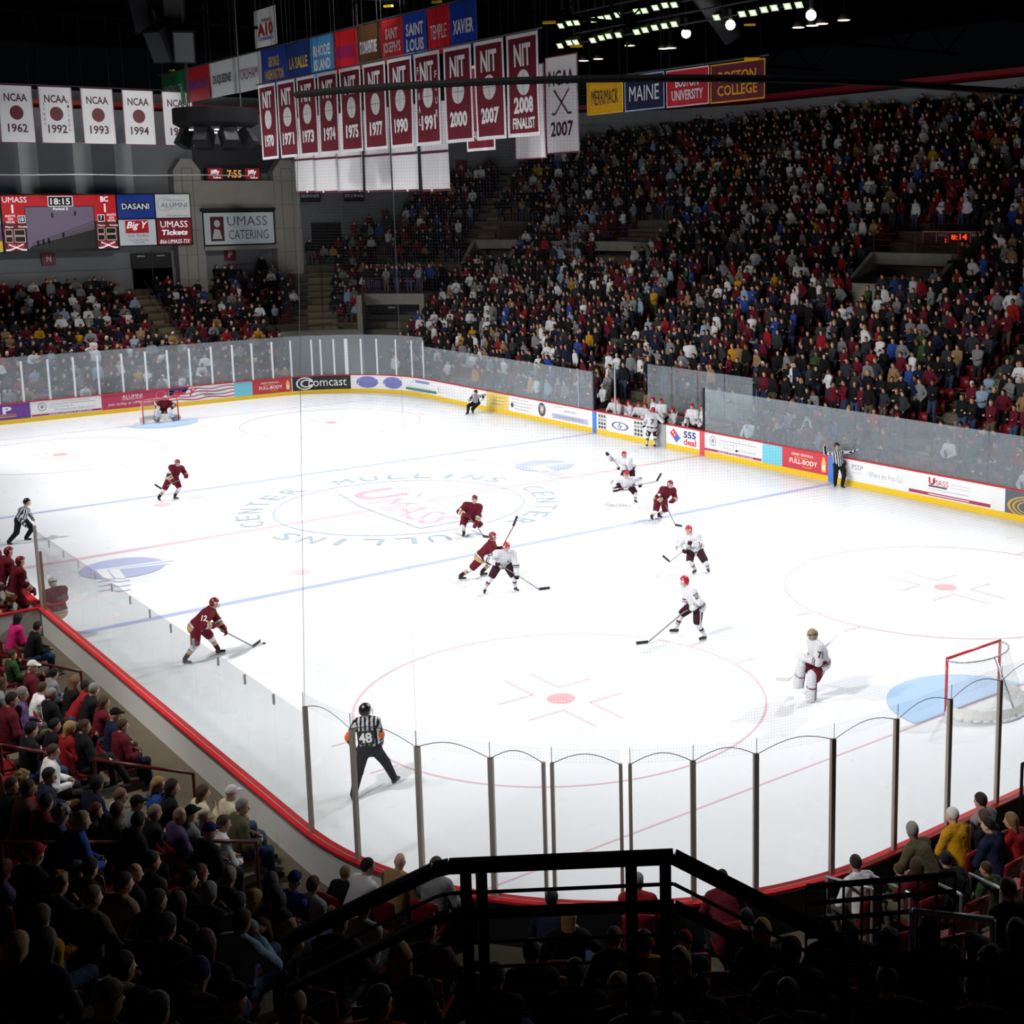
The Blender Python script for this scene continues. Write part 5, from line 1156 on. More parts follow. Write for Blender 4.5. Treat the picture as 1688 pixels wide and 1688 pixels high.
# ---------------------------------------------------------------- skaters
RGB = lambda *c: V(lin(c))
CW, CMR, CDK, CGD, CBK = RGB(206, 207, 212), RGB(94, 20, 34), RGB(52, 22, 32), RGB(178, 148, 104), RGB(18, 18, 20)
def along(p, a, b): ab = b-a; return ((p-a)@ab)/max(ab@ab, 1e-9)
def tube_mb(pts, r, mat, n=6):
    b = MB(); b.path(pts, r, mat, n); return b
def skater(name, kind, pos, fa, hf, pel, neck, head, hR, hL, fR, fL, label, group, number=None, arm_no=None, parts=True, h=.022, cat='hockey player', bench=False):
    lift = lambda p: (p[0], p[1], max(p[2], 0.))
    R = root(name, pos, 0, label, cat, group); ref = kind == 'ref'; goalie = kind.startswith('goalie'); wt = kind.endswith('white')
    J = make_pose(fa, hf, pel, neck, head, hR, hL, lift(fR), lift(fL), 1., None, not ref)
    sk = link('body', body_mesh(J, .026, False, None, False), R); sk.color = (*lin((206, 160, 136)), 1)
    # jersey
    h = .016 if ref else h-.003
    g = .022 if ref else .05
    F = top_field(J, g, 1.9, .13 if not ref else .08, .0)
    if not ref:
        for i in (0, 1): F.ell(J.sh[i]+J.u*.01, (.115, .115, .095), np.array([J.rc, J.fc, J.u]), .05)
        hb = J.pel-J.u*.06; rr = .168 if not goalie else .178
        F.limb(hb-J.r*.075, hb+J.r*.075, rr, None, .08)
        if goalie: F.limb(J.neck-J.u*.2-J.rc*.08, J.neck-J.u*.2+J.rc*.08, .19, None, .08)
    Vt, Q = F.mesh(h); C = Vt; D = np.stack([F.dist(p, C)[0] for p in F.p], 0); near = D.argmin(0)
    base = J.pel-J.u*.09; tt = along(C, base, J.neck); arm = [along(C, J.elb[i], J.hand[i]) for i in (0, 1)]; upa = [along(C, J.sh[i], J.elb[i]) for i in (0, 1)]
    fore = [Field.dist(('c', J.elb[i], J.hand[i], .06, .05), C)[0] < Field.dist(('c', J.sh[i], J.elb[i], .06, .06), C)[0] for i in (0, 1)]
    isarm = np.zeros(len(C), int)-1; narm = len(F.p)-(0 if ref else 2)
    for i in (0, 1):
        da = np.minimum(Field.dist(('c', J.sh[i]+(J.elb[i]-J.sh[i])*.3, J.elb[i], .07, .06), C)[0], Field.dist(('c', J.elb[i], J.hand[i], .06, .05), C)[0])
        dt = Field.dist(('c', J.neck-J.u*.14, J.pel, .16, .17), C)[0]; isarm[da < dt-.01] = i
    if ref:
        u_ = (C-J.pel)@J.rc; col = np.where(((np.floor(u_/.042+.5)) % 2 == 0)[:, None], CBK, CW)
        for i in (0, 1):
            m = isarm == i; e = nrm(np.cross(nrm(J.elb[i]-J.sh[i]), J.fc)); v = (C[m]-J.sh[i])@J.fc; col[m] = np.where(((np.floor(v/.04)) % 2 == 0)[:, None], CBK, CW)
            if name == 'referee' and number: mm = m & (upa[i] > .72) & (arm[i] < .12); col[mm] = RGB(240, 110, 40)
    elif wt:
        col = np.tile(CW, (len(C), 1)); b_ = isarm < 0
        col[b_ & (tt > .04) & (tt < .085)] = CDK; col[b_ & (tt > .105) & (tt < .15)] = CDK if not goalie else CMR
        for i in (0, 1): m = (isarm == i) & fore[i]; col[m & (arm[i] > .1) & (arm[i] < .22)] = CDK; col[m & (arm[i] > .3) & (arm[i] < .38)] = CMR
    else:
        col = np.tile(CMR, (len(C), 1)); b_ = isarm < 0
        col[b_ & (tt > -.2) & (tt < .045)] = CGD; col[b_ & (tt > .045) & (tt < .07)] = CBK; col[b_ & (tt > .07) & (tt < .13)] = CW
        for i in (0, 1): m = (isarm == i) & fore[i]; col[m & (arm[i] > .1) & (arm[i] < .24)] = CW; col[m & (arm[i] > .24) & (arm[i] < .31)] = CBK; col[m & (arm[i] > .31) & (arm[i] < .6)] = CGD
        # shoulder patches
        for i in (0, 1): m = (np.linalg.norm(C-(J.sh[i]+(J.elb[i]-J.sh[i])*.55+J.rc*(.06, -.06)[i]+J.fc*.05), axis=1) < .055); col[m] = RGB(222, 214, 204)
    jersey = link('jersey', np_mesh('jersey', Vt, Q, CLOTH, col), R)
    # legs
    F = Field()
    if ref:
        F = leg_field(J, .03, .97); Vt, Q = F.mesh(h); link('trousers', np_mesh('trousers', Vt, Q, CLOTH, np.tile(RGB(24, 25, 30), (len(Q), 1))), R)
    else:
        F.limb(J.hip[0], J.hip[1], .145, None, .06); F.limb(J.pel+J.u*.06, J.pel, .15, .15, .05)
        for i in (0, 1): F.limb(J.hip[i], J.hip[i]+(J.knee[i]-J.hip[i])*.9, .155 if goalie else .142, .125 if goalie else .114, .05)
        Vt, Q = F.mesh(h); C = Vt; pc = CDK if wt and not goalie else CMR; col = np.tile(pc, (len(C), 1))
        if goalie or wt:
            for i in (0, 1):
                e = (1, -1)[i]; m = (((C-J.hip[i])@J.r)*e > .085) & (np.abs((C-J.hip[i])@J.f) < .022) & (C[:, 2] < J.hip[i][2]-.02); col[m] = CW
        link('hockey_pants', np_mesh('hockey_pants', Vt, Q, CLOTH, col), R)
        for i in (0, 1):
            F = Field()
            if goalie:
                k, a = J.knee[i], J.ank[i]; d = nrm(a-k); o = J.f*.06; A = np.array([J.r, np.cross(d, J.r), d])
                F.limb(k-d*.12+o, a+o+d*.04, .11, .12, .04); F.limb(k-d*.12+o+J.r*.05, a+o+J.r*.05, .09, .1, .04); F.limb(k-d*.12+o-J.r*.05, a+o-J.r*.05, .09, .1, .04)
            else: F.limb(J.knee[i]-V(0, 0, .0), J.knee[i]+(J.ank[i]-J.knee[i])*.25, .086, .082, .03); F.limb(J.knee[i], J.ank[i]+V(0, 0, .02), .078, .056, .03)
            Vt, Q = F.mesh(h); C = Vt; q = along(C, J.knee[i], J.ank[i]); col = np.tile(CW, (len(C), 1))
            if goalie:
                back = ((C-J.knee[i])@J.f) < .01; col[back] = CDK if wt else RGB(70, 60, 58); col[(np.abs((q*7) % 1-.5) < .16) & back] = CW; col[(q > .35) & (q < .42)] = CMR
                link('leg_pad', np_mesh('leg_pad', Vt, Q, CLOTH, col), R)
            else:
                if wt: col[(q > .4) & (q < .56)] = CDK if i else CMR; col[(q > .62) & (q < .67)] = CMR
                else: col[(q > .34) & (q < .4)] = CBK; col[(q > .42) & (q < .62)] = CGD; col[q >= .62] = CDK
                link('sock', np_mesh('sock', Vt, Q, CLOTH, col), R)
    # skates
    for i in (0, 1):
        a, t_ = J.ank[i], J.toe[i]; bz = a-V(0, 0, .05); F = Field(); F.limb(a+V(0, 0, .02), bz+t_*.0, .052, .048, .02); F.limb(bz-t_*.03, bz+t_*.15, .042, .036, .02)
        Vt, Q = F.mesh(.016); b = MB(); o = link('skate', np_mesh('skate', Vt, Q, SHELL, np.tile(RGB(24, 24, 26) if not goalie else RGB(226, 226, 224), (len(Q), 1))), R)
        b.beam(bz-t_*.07-V(0, 0, .06), bz+t_*.17-V(0, 0, .06), .016, .05, ink((222, 224, 228))); b.beam(bz-t_*.07-V(0, 0, .085), bz+t_*.18-V(0, 0, .085), .006, .02, LEADING); b.build('blade', o)
    # gloves with four bent fingers and a thumb
    if not ref:
        for i in (0, 1):
            d = nrm(J.hand[i]-J.elb[i]); sd = nrm(np.cross(d, J.fc+V(.01, .02, .03))); nn = np.cross(sd, d); P = J.hand[i]+d*.03; F = Field(); e = (1, -1)[i]
            F.limb(J.hand[i]-d*.1, J.hand[i]-d*.02, .06, .058, .03); F.ell(P, (.058, .07, .045), np.array([sd, d, nn]), .03)
            if goalie: F.ell(P+d*.08, (.13, .16, .06) if i else (.12, .17, .035), np.array([sd, d, nn]), .04)
            else:
                for q in range(4): b0 = P+d*.05+sd*(.042-.028*q); L = (.035, .042, .04, .032)[q]; F.limb(b0, b0+d*L-nn*.02, .019, .017, .008); F.limb(b0+d*L-nn*.02, b0+d*L*.9-nn*.07, .017, .015, .008)
                F.limb(P-d*.01+sd*.055, P+d*.045+sd*.075-nn*.03, .02, .018, .01)
            Vt, Q = F.mesh(.016); q = along(fcent(Vt, Q), J.hand[i]-d*.1, P+d*.1); gc = (RGB(226, 226, 224) if goalie else CDK if wt else CMR); col = np.tile(gc, (len(Q), 1)); col[(q > .22) & (q < .34)] = CW
            link('glove', np_mesh('glove', Vt, Q, CLOTH, col, True, 'CORNER'), R)
    # helmet and face guard
    A = head_axes(J); x, y, z = A; H = J.head; F = Field(); F.ell(H-y*.002+z*.022, (.108, .128, .135), A, .02); hc = CBK if ref else ((RGB(170, 26, 40) if wt else RGB(116, 22, 34)) if not goalie else RGB(150, 128, 100) if wt else RGB(200, 190, 180))
    cl = [(H+y*.06+z*.02, y*.82-z*.55), (H-z*.07, -z)] if not goalie else [(H-z*.1, -z)]
    Vt, Q = F.mesh(.016, cl); C = (fcent(Vt, Q)-H)@A.T; col = np.tile(hc, (len(Q), 1))
    if not ref and not goalie: col[(np.abs(np.abs(C[:, 0])-.085) < .014) & (np.abs(C[:, 2]-.04) < .03) & (C[:, 1] > -.02)] = CW
    if goalie: col[(C[:, 1] > .04) & (C[:, 2] < .03)] = RGB(176, 174, 170); col[(C[:, 1] > .05) & (C[:, 2] < .03) & ((np.abs(C[:, 2] % .03) < .009) | (np.abs(C[:, 0] % .04) < .009))] = RGB(60, 56, 54); col[np.abs(C[:, 2]-.045) < .014] = RGB(50, 40, 34)
    link('helmet', np_mesh('helmet', Vt, Q, SHELL, col, True, 'CORNER'), R)
    if parts:
        b = MB(); Hh = Vector(H); X, Y, Z = Vector(x), Vector(y), Vector(z)
        for zz in (-.09, -.055, -.02, .015): b.path([Hh+X*(.1*math.sin(a))+Y*(.03+.115*math.cos(a)*(1 if zz > -.08 else .9))+Z*zz for a in np.linspace(-1.35, 1.35, 8)], .0035, LEADING if wt else ink((150, 150, 150)), 4)
        for a in (-.7, 0, .7): b.path([Hh+X*(.1*math.sin(a))+Y*(.03+.115*math.cos(a))+Z*zz for zz in (.03, -.02, -.095)], .0035, LEADING, 4)
        b.build('face_guard', R)
    if number:
        o = J.neck-J.u*.3-J.fc*(.185 if ref else .215); b = MB(); X = Vector(J.rc); U = Vector(J.u); mp = lambda u, v: Vector(o)+X*u+U*v+Vector(J.fc)*(abs(u)*.18)
        if ref: put_rect(b, mp, -.16, -.13, .16, .13, ink((16, 16, 18)), 4)
        put_text(b, lambda u, v: mp(u, v)-Vector(J.fc)*.006, number, 0, 0, .25 if len(number) > 1 else .15, .2 if ref else .26, ink((240, 240, 242)) if ref or not wt else ink((58, 26, 36)), .03); b.build('back_number', R)
    if arm_no:
        i, tx = arm_no; c = J.sh[i]*.45+J.elb[i]*.55; b = MB(); U = Vector(nrm(J.sh[i]-J.elb[i])); n_ = Vector(J.rc)*(1, -1)[i]; n_ = (n_-U*n_.dot(U)).normalized(); f2 = U.cross(n_)
        put_text(b, lambda u, v: Vector(c)+f2*u+U*v+n_*(.118-u*u*3), tx, 0, 0, .13, .15, ink((58, 26, 36)) if wt else ink((230, 222, 212)), .03); b.build('sleeve_number', R)
    return R, J
def stick(pts, pos, label, goalie=False, white=False):
    P = [Vector(p)+Vector(pos) for p in pts]; o0 = P[0].copy(); R = root('hockey_stick', o0, 0, label, 'hockey stick', 'hockey sticks'); P = [p-o0 for p in P]
    b = MB(); sh = P[:-1]
    for a, c in zip(sh, sh[1:]): b.beam(a, c, .034, .024, ink((196, 196, 196) if white else (120, 116, 112)))
    b.build('shaft', R); d = (P[-1]-P[-2]); L = .32; d = d.normalized()*max(min(d.length, .4), L)
    b = MB(); b.beam(P[-2]+Vector((0, 0, .01)), P[-2]+d+Vector((0, 0, .02)), .014, .075, ink((222, 222, 222) if white else (22, 22, 24))); b.build('blade', R)
    b = MB(); q = (P[1]-P[0]).normalized(); b.beam(P[0]-q*.06, P[0]+q*.16, .04, .03, ink((235, 235, 235))); b.build('grip_tape', R)
POSES={
 'M1':((-6.33,6.78,0.00),-1.36,-1.54,(0.23,-0.07,0.88),(0.39,-0.23,1.29),(0.38,-0.34,1.46),(0.15,-0.45,0.77),(0.65,-0.42,0.90),(-0.27,0.10,0.00),(0.27,-0.10,0.00),[(0.55,-0.50,0.86),(0.12,-0.51,0.76),(-0.14,0.10,0.45),(-0.20,0.17,0.50)]),
 'M2':((-0.65,-5.64,0.00),-2.06,-2.06,(0.19,-0.02,0.68),(0.19,-0.35,1.11),(0.19,-0.46,1.33),(-0.14,-0.44,0.83),(0.17,-0.51,0.48),(0.00,0.00,0.00),(0.51,0.11,0.26),[(-0.18,-0.41,0.92),(0.18,-0.55,0.45),(0.44,-0.50,0.03),(0.48,-0.65,0.03)]),
 'M3':((-3.52,-10.20,0.00),-0.49,-1.01,(0.57,-0.33,0.73),(0.86,-0.50,1.09),(0.84,-0.55,1.30),(0.89,-0.75,0.73),(1.10,-0.53,0.89),(0.00,0.00,0.00),(0.74,-0.03,-0.07),[(0.80,-0.75,0.52),(1.27,-0.57,1.14),(1.55,-0.56,1.50),(1.69,-0.58,1.79)]),
 'W1':((-3.26,-11.99,0.00),-1.97,-1.89,(0.07,-0.05,0.90),(0.02,-0.30,1.23),(0.01,-0.38,1.41),(-0.31,-0.28,0.98),(0.25,-0.51,0.59),(-0.39,0.20,0.00),(0.39,-0.20,0.00),[(-0.34,-0.28,1.03),(0.23,-0.53,0.59),(0.96,-0.56,0.03),(1.14,-0.63,0.03)]),
 'W3':((8.21,-3.33,0.00),-2.58,-2.41,(-0.00,0.00,0.87),(-0.27,-0.04,1.21),(-0.30,-0.08,1.39),(-0.76,0.34,1.37),(-0.51,-0.11,0.88),(-0.32,-0.09,0.00),(0.32,0.09,0.00),[(-0.78,0.36,1.46),(-0.52,-0.13,0.88),(-0.30,-0.34,0.42),(-0.23,-0.39,0.30)]),
 'W2':((6.79,-5.50,0.00),-2.15,-2.15,(-0.24,0.19,0.70),(-0.47,-0.08,0.97),(-0.56,-0.20,1.19),(-0.80,0.06,0.82),(-0.08,-0.38,0.77),(-0.32,0.82,0.31),(0.00,0.00,0.00),[(-0.92,0.09,0.64),(-0.11,-0.42,0.78),(0.41,-0.77,0.89),(0.55,-0.82,1.12)]),
 'M4':((5.55,-8.00,0.00),-1.80,-1.89,(0.25,-0.20,0.78),(0.31,-0.57,1.16),(0.32,-0.64,1.34),(0.08,-0.58,0.70),(0.33,-0.71,0.74),(0.00,0.00,0.00),(0.38,0.08,-0.08),[(0.03,-0.56,0.86),(0.20,-0.68,0.43),(0.09,-1.18,0.03),(0.10,-1.31,0.03)]),
 'W4':((2.43,-14.22,0.00),-2.41,-2.85,(-0.15,0.13,0.76),(-0.34,0.14,1.17),(-0.39,0.12,1.36),(-0.58,0.17,0.75),(-0.40,-0.05,0.97),(-0.19,0.08,0.00),(0.19,-0.08,0.00),[(-0.32,-0.14,1.04),(-0.60,0.15,0.74),(-0.78,0.55,0.37),(-0.79,0.68,0.42)]),
 'W5':((-1.62,-18.97,0.00),2.83,2.74,(-0.14,0.12,0.96),(-0.33,0.22,1.38),(-0.41,0.27,1.56),(-0.25,0.48,0.75),(-0.42,-0.00,0.92),(-0.44,0.58,0.14),(0.00,0.00,0.00),[(-0.35,-0.10,1.01),(-0.46,0.27,0.77),(-1.22,0.76,0.03),(-1.45,0.83,0.03)]),
 'WG':((-2.53,-23.66,0.00),2.65,2.65,(0.10,-0.11,0.98),(-0.02,-0.05,1.37),(-0.08,-0.03,1.55),(0.18,0.32,0.78),(-0.32,-0.07,1.09),(0.06,0.44,0.17),(0.00,0.00,0.00),[(0.54,-0.13,1.40),(0.18,0.32,0.78),(0.53,1.28,0.03),(0.37,1.40,0.03)]),
 'M5':((-11.96,-12.05,0.00),-0.66,-0.75,(-0.05,0.02,0.90),(0.23,-0.13,1.24),(0.33,-0.18,1.41),(0.21,-0.39,0.92),(0.52,-0.29,0.68),(-0.45,-0.10,-0.00),(0.45,0.10,0.00),[(0.16,-0.37,0.98),(0.52,-0.31,0.67),(1.33,0.05,0.03),(1.63,0.31,0.03)]),
 'R48':((-12.17,-21.56,0.00),0.82,0.03,(-0.05,0.03,0.89),(-0.06,0.09,1.43),(-0.07,0.09,1.60),(0.24,0.13,0.85),(-0.27,0.19,0.83),(0.47,0.06,0.00),(-0.47,-0.06,0.00),None),
 'RL':((-12.42,3.69,0.00),-0.93,-0.84,(0.15,-0.03,0.78),(0.30,-0.07,1.12),(0.38,-0.08,1.32),(0.22,-0.30,0.57),(0.57,0.03,0.66),(-0.30,-0.11,0.00),(0.30,0.11,0.00),None),
 'RR':((14.53,-8.46,0.00),-2.15,-2.15,(0.00,-0.00,0.88),(-0.04,0.05,1.39),(-0.08,0.04,1.60),(-0.38,0.41,1.59),(0.47,-0.50,1.46),(-0.02,0.17,0.00),(0.02,-0.17,0.00),None),
 'RF':((13.50,17.50,0.00),-2.58,-2.58,(0.40,-0.24,0.60),(0.33,-0.31,0.99),(0.31,-0.36,1.16),(0.08,-0.28,0.78),(0.59,-0.53,0.74),(0.00,0.00,0.00),(0.36,0.08,0.02),None),
 'MG':((0.33,26.27,0.00),-2.03,-2.03,(0.03,0.09,0.63),(-0.02,-0.10,1.06),(0.00,-0.16,1.25),(-0.42,-0.07,0.82),(0.20,-0.28,0.68),(-0.41,0.14,-0.00),(0.41,-0.14,0.00),[(-0.53,-0.03,1.05),(-0.42,-0.12,0.79),(-0.34,-0.31,0.19),(-0.17,-0.36,0.11)]),
 'W7':((14.47,3.09,0.00),0.82,0.99,(0.06,-0.05,0.96),(0.10,-0.08,1.50),(0.13,-0.04,1.69),(0.55,-0.32,0.98),(-0.00,0.45,0.99),(0.10,-0.15,0.00),(-0.10,0.15,0.00),None),
}

SK = {
 'M1': ('maroon', 'maroon skater crossing the far blue line at the left, leaning to the right'),
 'M2': ('maroon', 'maroon skater coming forward over the centre circle, one leg lifted'),
 'M3': ('maroon', 'maroon skater checking the white player in front of him, stick raised behind'),
 'M4': ('maroon', 'maroon skater bent low on the near blue line at the right'),
 'M5': ('maroon', 'maroon skater nearest the left glass, reaching his stick to the right'),
 'W1': ('white', 'white skater in the middle with the maroon player behind his shoulder'),
 'W2': ('white', 'white skater crouching with a stick held out to the right, in front of a teammate'),
 'W3': ('white', 'white skater with one glove raised, behind the crouching teammate'),
 'W4': ('white', 'white skater with an A on the chest, standing above the other defender'),
 'W5': ('white', 'white skater with the stick reaching down left onto the faceoff circle'),
 'W7': ('white', 'white skater seen from behind with number 7 at the home bench door')}
GP = 'skaters on the ice'
for k, (kind, lab) in SK.items():
    pos, fa, hf, pel, neck, head, hR, hL, fR, fL, st = POSES[k]
    R, J = skater('hockey_player', kind, pos, fa, hf, pel, neck, head, hR, hL, fR, fL, lab, GP, {'W7': '7'}.get(k), {'M5': (0, '12'), 'W5': (1, '27'), 'W4': (0, '9'), 'W1': (0, '22'), 'M1': (0, '8')}.get(k))
    if st: stick(st, pos, 'stick held by the %s' % lab.split(',')[0])
    if k in ('W1', 'W4'):
        b = MB(); c = Vector(J.neck-J.u*.16+J.fc*.2-J.rc*.09); put_text(b, lambda u, v: c-Vector(J.rc)*u*1+Vector(J.u)*v, 'A', 0, 0, .08, .09, ink((58, 26, 36)), .03)
        c2 = Vector(J.neck-J.u*.3+J.fc*.22); put_text(b, lambda u, v: c2-Vector(J.rc)*u+Vector(J.u)*v+Vector(J.fc)*-(abs(u)*.3), 'UMass', 0, 0, .28, .1, ink((58, 26, 36)), .02); b.build('chest_lettering', R)
for k, kind, lab, an, sl in (('WG', 'goalie_white', 'white goaltender number 71 out in front of the near goal', (1, '71'), 'goal stick held by the white goaltender'), ('MG', 'goalie_maroon', 'maroon goaltender crouching in the far goal with white leg pads', None, 'goal stick held by the maroon goaltender')):
    pos, fa, hf, pel, neck, head, hR, hL, fR, fL, st = POSES[k]
    skater('goaltender', kind, pos, fa, hf, pel, neck, head, hR, hL, fR, fL, lab, 'goaltenders', None, an, False, cat='goaltender'); stick(st, pos, sl, True, True)
for k, nm, lab, no in (('R48', 'referee', 'referee number 48 with orange armbands, striding by the near left glass', '48'), ('RL', 'linesman', 'linesman leaning forward by the visiting bench at the left', None), ('RR', 'linesman', 'linesman with both arms stretched out at the right blue line', None), ('RF', 'linesman', 'far linesman skating along the right boards in the far corner', None)):
    pos, fa, hf, pel, neck, head, hR, hL, fR, fL, st = POSES[k]
    skater(nm, 'ref', pos, fa, hf, pel, neck, head, hR, hL, fR, fL, lab, 'officials', no, None, True, cat='official')
puck = MB(); puck.tube((0, 0, .005), (0, 0, .03), .04, BLACK, 16); o = puck.build('puck', None, False, (-10.3, -11.9, 0)); tag(o, 'black puck by the blade of the skater nearest the left glass', 'puck')
# benches: the front rows stand or lean on the boards
def bencher(x, y, zf, fa, kind, label, group, seat=True, lean=.12, n=None, hd=0.):
    f = dirv(fa); r = V(f[1], -f[0], 0)
    if seat: pel = V(0, 0, .52); neck = pel+f*lean+V(0, 0, .52); hR = f*.42+r*.16+V(0, 0, .72); hL = f*.42-r*.16+V(0, 0, .72); ft = [f*.4+r*.14, f*.42-r*.14]
    else: pel = V(0, 0, .9); neck = pel+f*lean+V(0, 0, .53); hR = f*.4+r*.22+V(0, 0, .88); hL = f*.4-r*.22+V(0, 0, .86); ft = [r*.14, -r*.14]
    head = neck+f*.05+V(0, 0, .19)
    skater('hockey_player', kind, (x, y, zf), fa, fa+hd, pel, neck, head, hR, hL, ft[0], ft[1], label, group, n, None, False, .026)
bw = [(7.35, 1), (6.85, 1), (6.0, 1), (5.35, 1), (4.75, 1), (3.95, 0), (3.45, 0), (2.75, 1), (1.75, 1), (1.25, 0), (.45, 0)]
for i, (y, st_) in enumerate(bw): bencher(15.75 if st_ else 15.55, y, .36, PI+(-.5 if i % 3 else .2), 'white', 'white player at the home bench, %s from the far post' % nth(i), 'home players at the bench', bool(st_), .14, '1' if i == 5 else None, .3)
for i, (x, y, z, st_) in enumerate(((-15.2, -4.2, .6, 0), (-15.2, -5.55, .6, 0), (-15.2, -6.9, .6, 0), (-15.22, -8.15, .6, 0), (-15.95, -6.2, .4, 1), (-15.95, -7.3, .4, 1), (-15.95, -8.2, .4, 1))): bencher(x, y, z, 0 if not st_ else -.2, 'maroon', ('maroon player standing at the visiting bench boards, %s from the far side' if i < 4 else 'maroon player seated at the visiting bench, %s from the far side') % nth(i if i < 4 else i-4), 'visiting players at the bench', bool(st_), .16, ('6', '20', '15', '4', '7', '9', '12')[i], -.5)
bencher(-14.25, -8.2, .3, 1.9, 'goalie_maroon', 'backup goaltender crouching on the ice side of the visiting bench post', 'visiting players at the bench', True, .05, None, -.4)
for i, (y, lean) in enumerate(((6.7, .0), (2.2, .0))):
    stick([(15.3, y, 1.6), (15.15, y+.15, 1.05), (15.1, y+.2, .55), (15.12, y+.45, .5)], (0, 0, 0), 'white stick leaning on the boards of the home bench, %s from the far post' % nth(i), False, True)
# ================================================================ spectators
SHIRT = dict(black=(22, 22, 25), charcoal=(52, 54, 60), maroon=(98, 22, 38), navy=(26, 32, 58), grey=(128, 130, 134), white=(226, 227, 230), red=(146, 28, 34), blue=(44, 74, 150), yellow=(190, 138, 24), green=(52, 78, 44), tan=(150, 122, 84), olive=(84, 80, 58), purple=(96, 78, 120), cream=(206, 196, 172), plaid=(160, 160, 164), denim=(52, 78, 112), brown=(84, 58, 40), ltblue=(140, 166, 190), orange=(206, 62, 30), pink=(196, 40, 110))
HAIR = dict(black=(20, 18, 18), dkbrown=(42, 30, 22), brown=(74, 52, 34), ltbrown=(122, 92, 58), blond=(176, 140, 84), auburn=(104, 52, 30), grey=(140, 138, 134), greyblond=(160, 146, 118), white=(220, 218, 214), red=(150, 30, 34), navy=(30, 40, 90), khaki=(150, 142, 116), purple=(78, 62, 120), maroon=(96, 28, 40), skin=(200, 150, 125))
HW_ = dict(dkbrown='dark brown', ltbrown='light brown', greyblond='greying blond')
SW_ = dict(ltblue='pale blue', plaid='plaid grey', charcoal='charcoal grey', denim='denim blue')
def seat_pose(v, sc=1.):
    lean, hy, hR, hL, fR, fL = [(.06, -.35, (.14, .3, .66), (-.12, .32, .66), (.13, .47, 0), (-.13, .47, 0)), (.3, -.5, (.12, .52, .6), (-.1, .54, .6), (.16, .45, 0), (-.16, .42, 0)), (.02, .1, (-.1, .2, .78), (.1, .22, .8), (.11, .52, 0), (-.13, .45, 0)),
        (-.04, -.6, (.2, .28, .62), (-.05, .2, .98), (.1, .62, .05), (-.12, .45, 0)), (.16, .4, (.05, .4, .64), (-.05, .42, .64), (.14, .42, 0), (-.14, .5, 0)), (.1, -.15, (.1, .3, .95), (-.16, .3, .64), (.15, .46, 0), (-.12, .4, 0))][v]
    return make_pose(PI/2, PI/2+hy, (0, 0, .53*sc), (0, (lean)*sc, 1.04*sc), (.0, (lean+.06)*sc, 1.215*sc), V(hR)*sc, V(hL)*sc, V(fR)*sc, V(fL)*sc, sc)
def stand_pose(v, sc=1.):
    hy, hR, hL = [(.2, (.27, .06, .82), (-.27, .06, .84)), (.35, (-.1, .24, 1.2), (.12, .22, 1.17)), (-.1, (.22, .12, .95), (-.22, .12, .95)), (.1, (.04, .32, 1.28), (-.05, .33, 1.28)), (.0, (.2, .22, 1.72), (-.25, .05, .85))][v]
    return make_pose(PI/2, PI/2+hy, (0, 0, .95*sc), (0, .03*sc, 1.48*sc), (0, .065*sc, 1.665*sc), V(hR)*sc, V(hL)*sc, (.11*sc, 0, 0), (-.11*sc, .03, 0), sc)
_tp = {}
def template(kind, v):
    if (kind, v) in _tp: return _tp[kind, v]
    J = seat_pose(v) if kind == 'sit' else stand_pose(v); T = {'J': J, 'body': body_mesh(J, .02)}
    Vt, Q = top_field(J, .024, 1.97, .05, .004).mesh(.022); T['top'] = np_mesh('jacket', Vt, Q, CLOTH)
    Vt, Q = leg_field(J, .016).mesh(.024); T['trousers'] = np_mesh('trousers', Vt, Q, CLOTH); T['shoe'] = []
    for i in (0, 1):
        F = Field(); b_ = J.ank[i]-V(0, 0, .03); F.limb(J.ank[i], b_, .05, .05, .02); F.limb(b_-J.toe[i]*.03, b_+J.toe[i]*.15, .048, .042, .02); T['shoe'].append(np_mesh('shoe', *F.mesh(.02), CLOTH))
    _tp[kind, v] = T; return T
_hr = {}
def hair_mesh(kind, v, style):
    k = (kind, v, style)
    if k not in _hr:
        F, clip = hair_field(template(kind, v)['J'], style); _hr[k] = np_mesh('hair', *F.mesh(.013, clip), CLOTH if style in ('cap', 'beanie') else HAIRM)
    return _hr[k]
JEANS = [(46, 62, 92), (28, 30, 36), (58, 74, 106), (90, 84, 70), (40, 40, 44)]
def spectator(x, y, z, rz, kind, v, shirt, style, hair, label, group, r, sc=1., pants=None):
    R = root('person', (x, y, z), rz, label, 'person', group); R.scale = (sc, sc, sc); T = template(kind, v)
    def k(n, me, c): o = link(n, me, R); o.color = (*lin(c), 1); return o
    sk = r.choice([(210, 164, 140), (200, 150, 125), (216, 172, 150), (150, 104, 80)] if style != 'bald' else [(210, 164, 140)])
    k('body', T['body'], sk); k('jacket', T['top'], SHIRT[shirt]); k('trousers', T['trousers'], pants or r.choice(JEANS))
    for m in T['shoe']: k('shoe', m, r.choice([(30, 28, 28), (190, 188, 184), (70, 52, 40)]))
    if style != 'bald': k({'cap': 'cap', 'beanie': 'knit_cap'}.get(style, 'hair'), hair_mesh(kind, v, style), HAIR[hair])
    return R
def hair_words(style, hair):
    h = HW_.get(hair, hair)
    return {'bald': 'bald head', 'cap': '%s cap' % h, 'beanie': '%s knit cap' % h, 'short': 'short %s hair' % h, 'curly': 'curly %s hair' % h, 'bob': 'chin-length %s hair' % h, 'long': 'long %s hair' % h}[style]
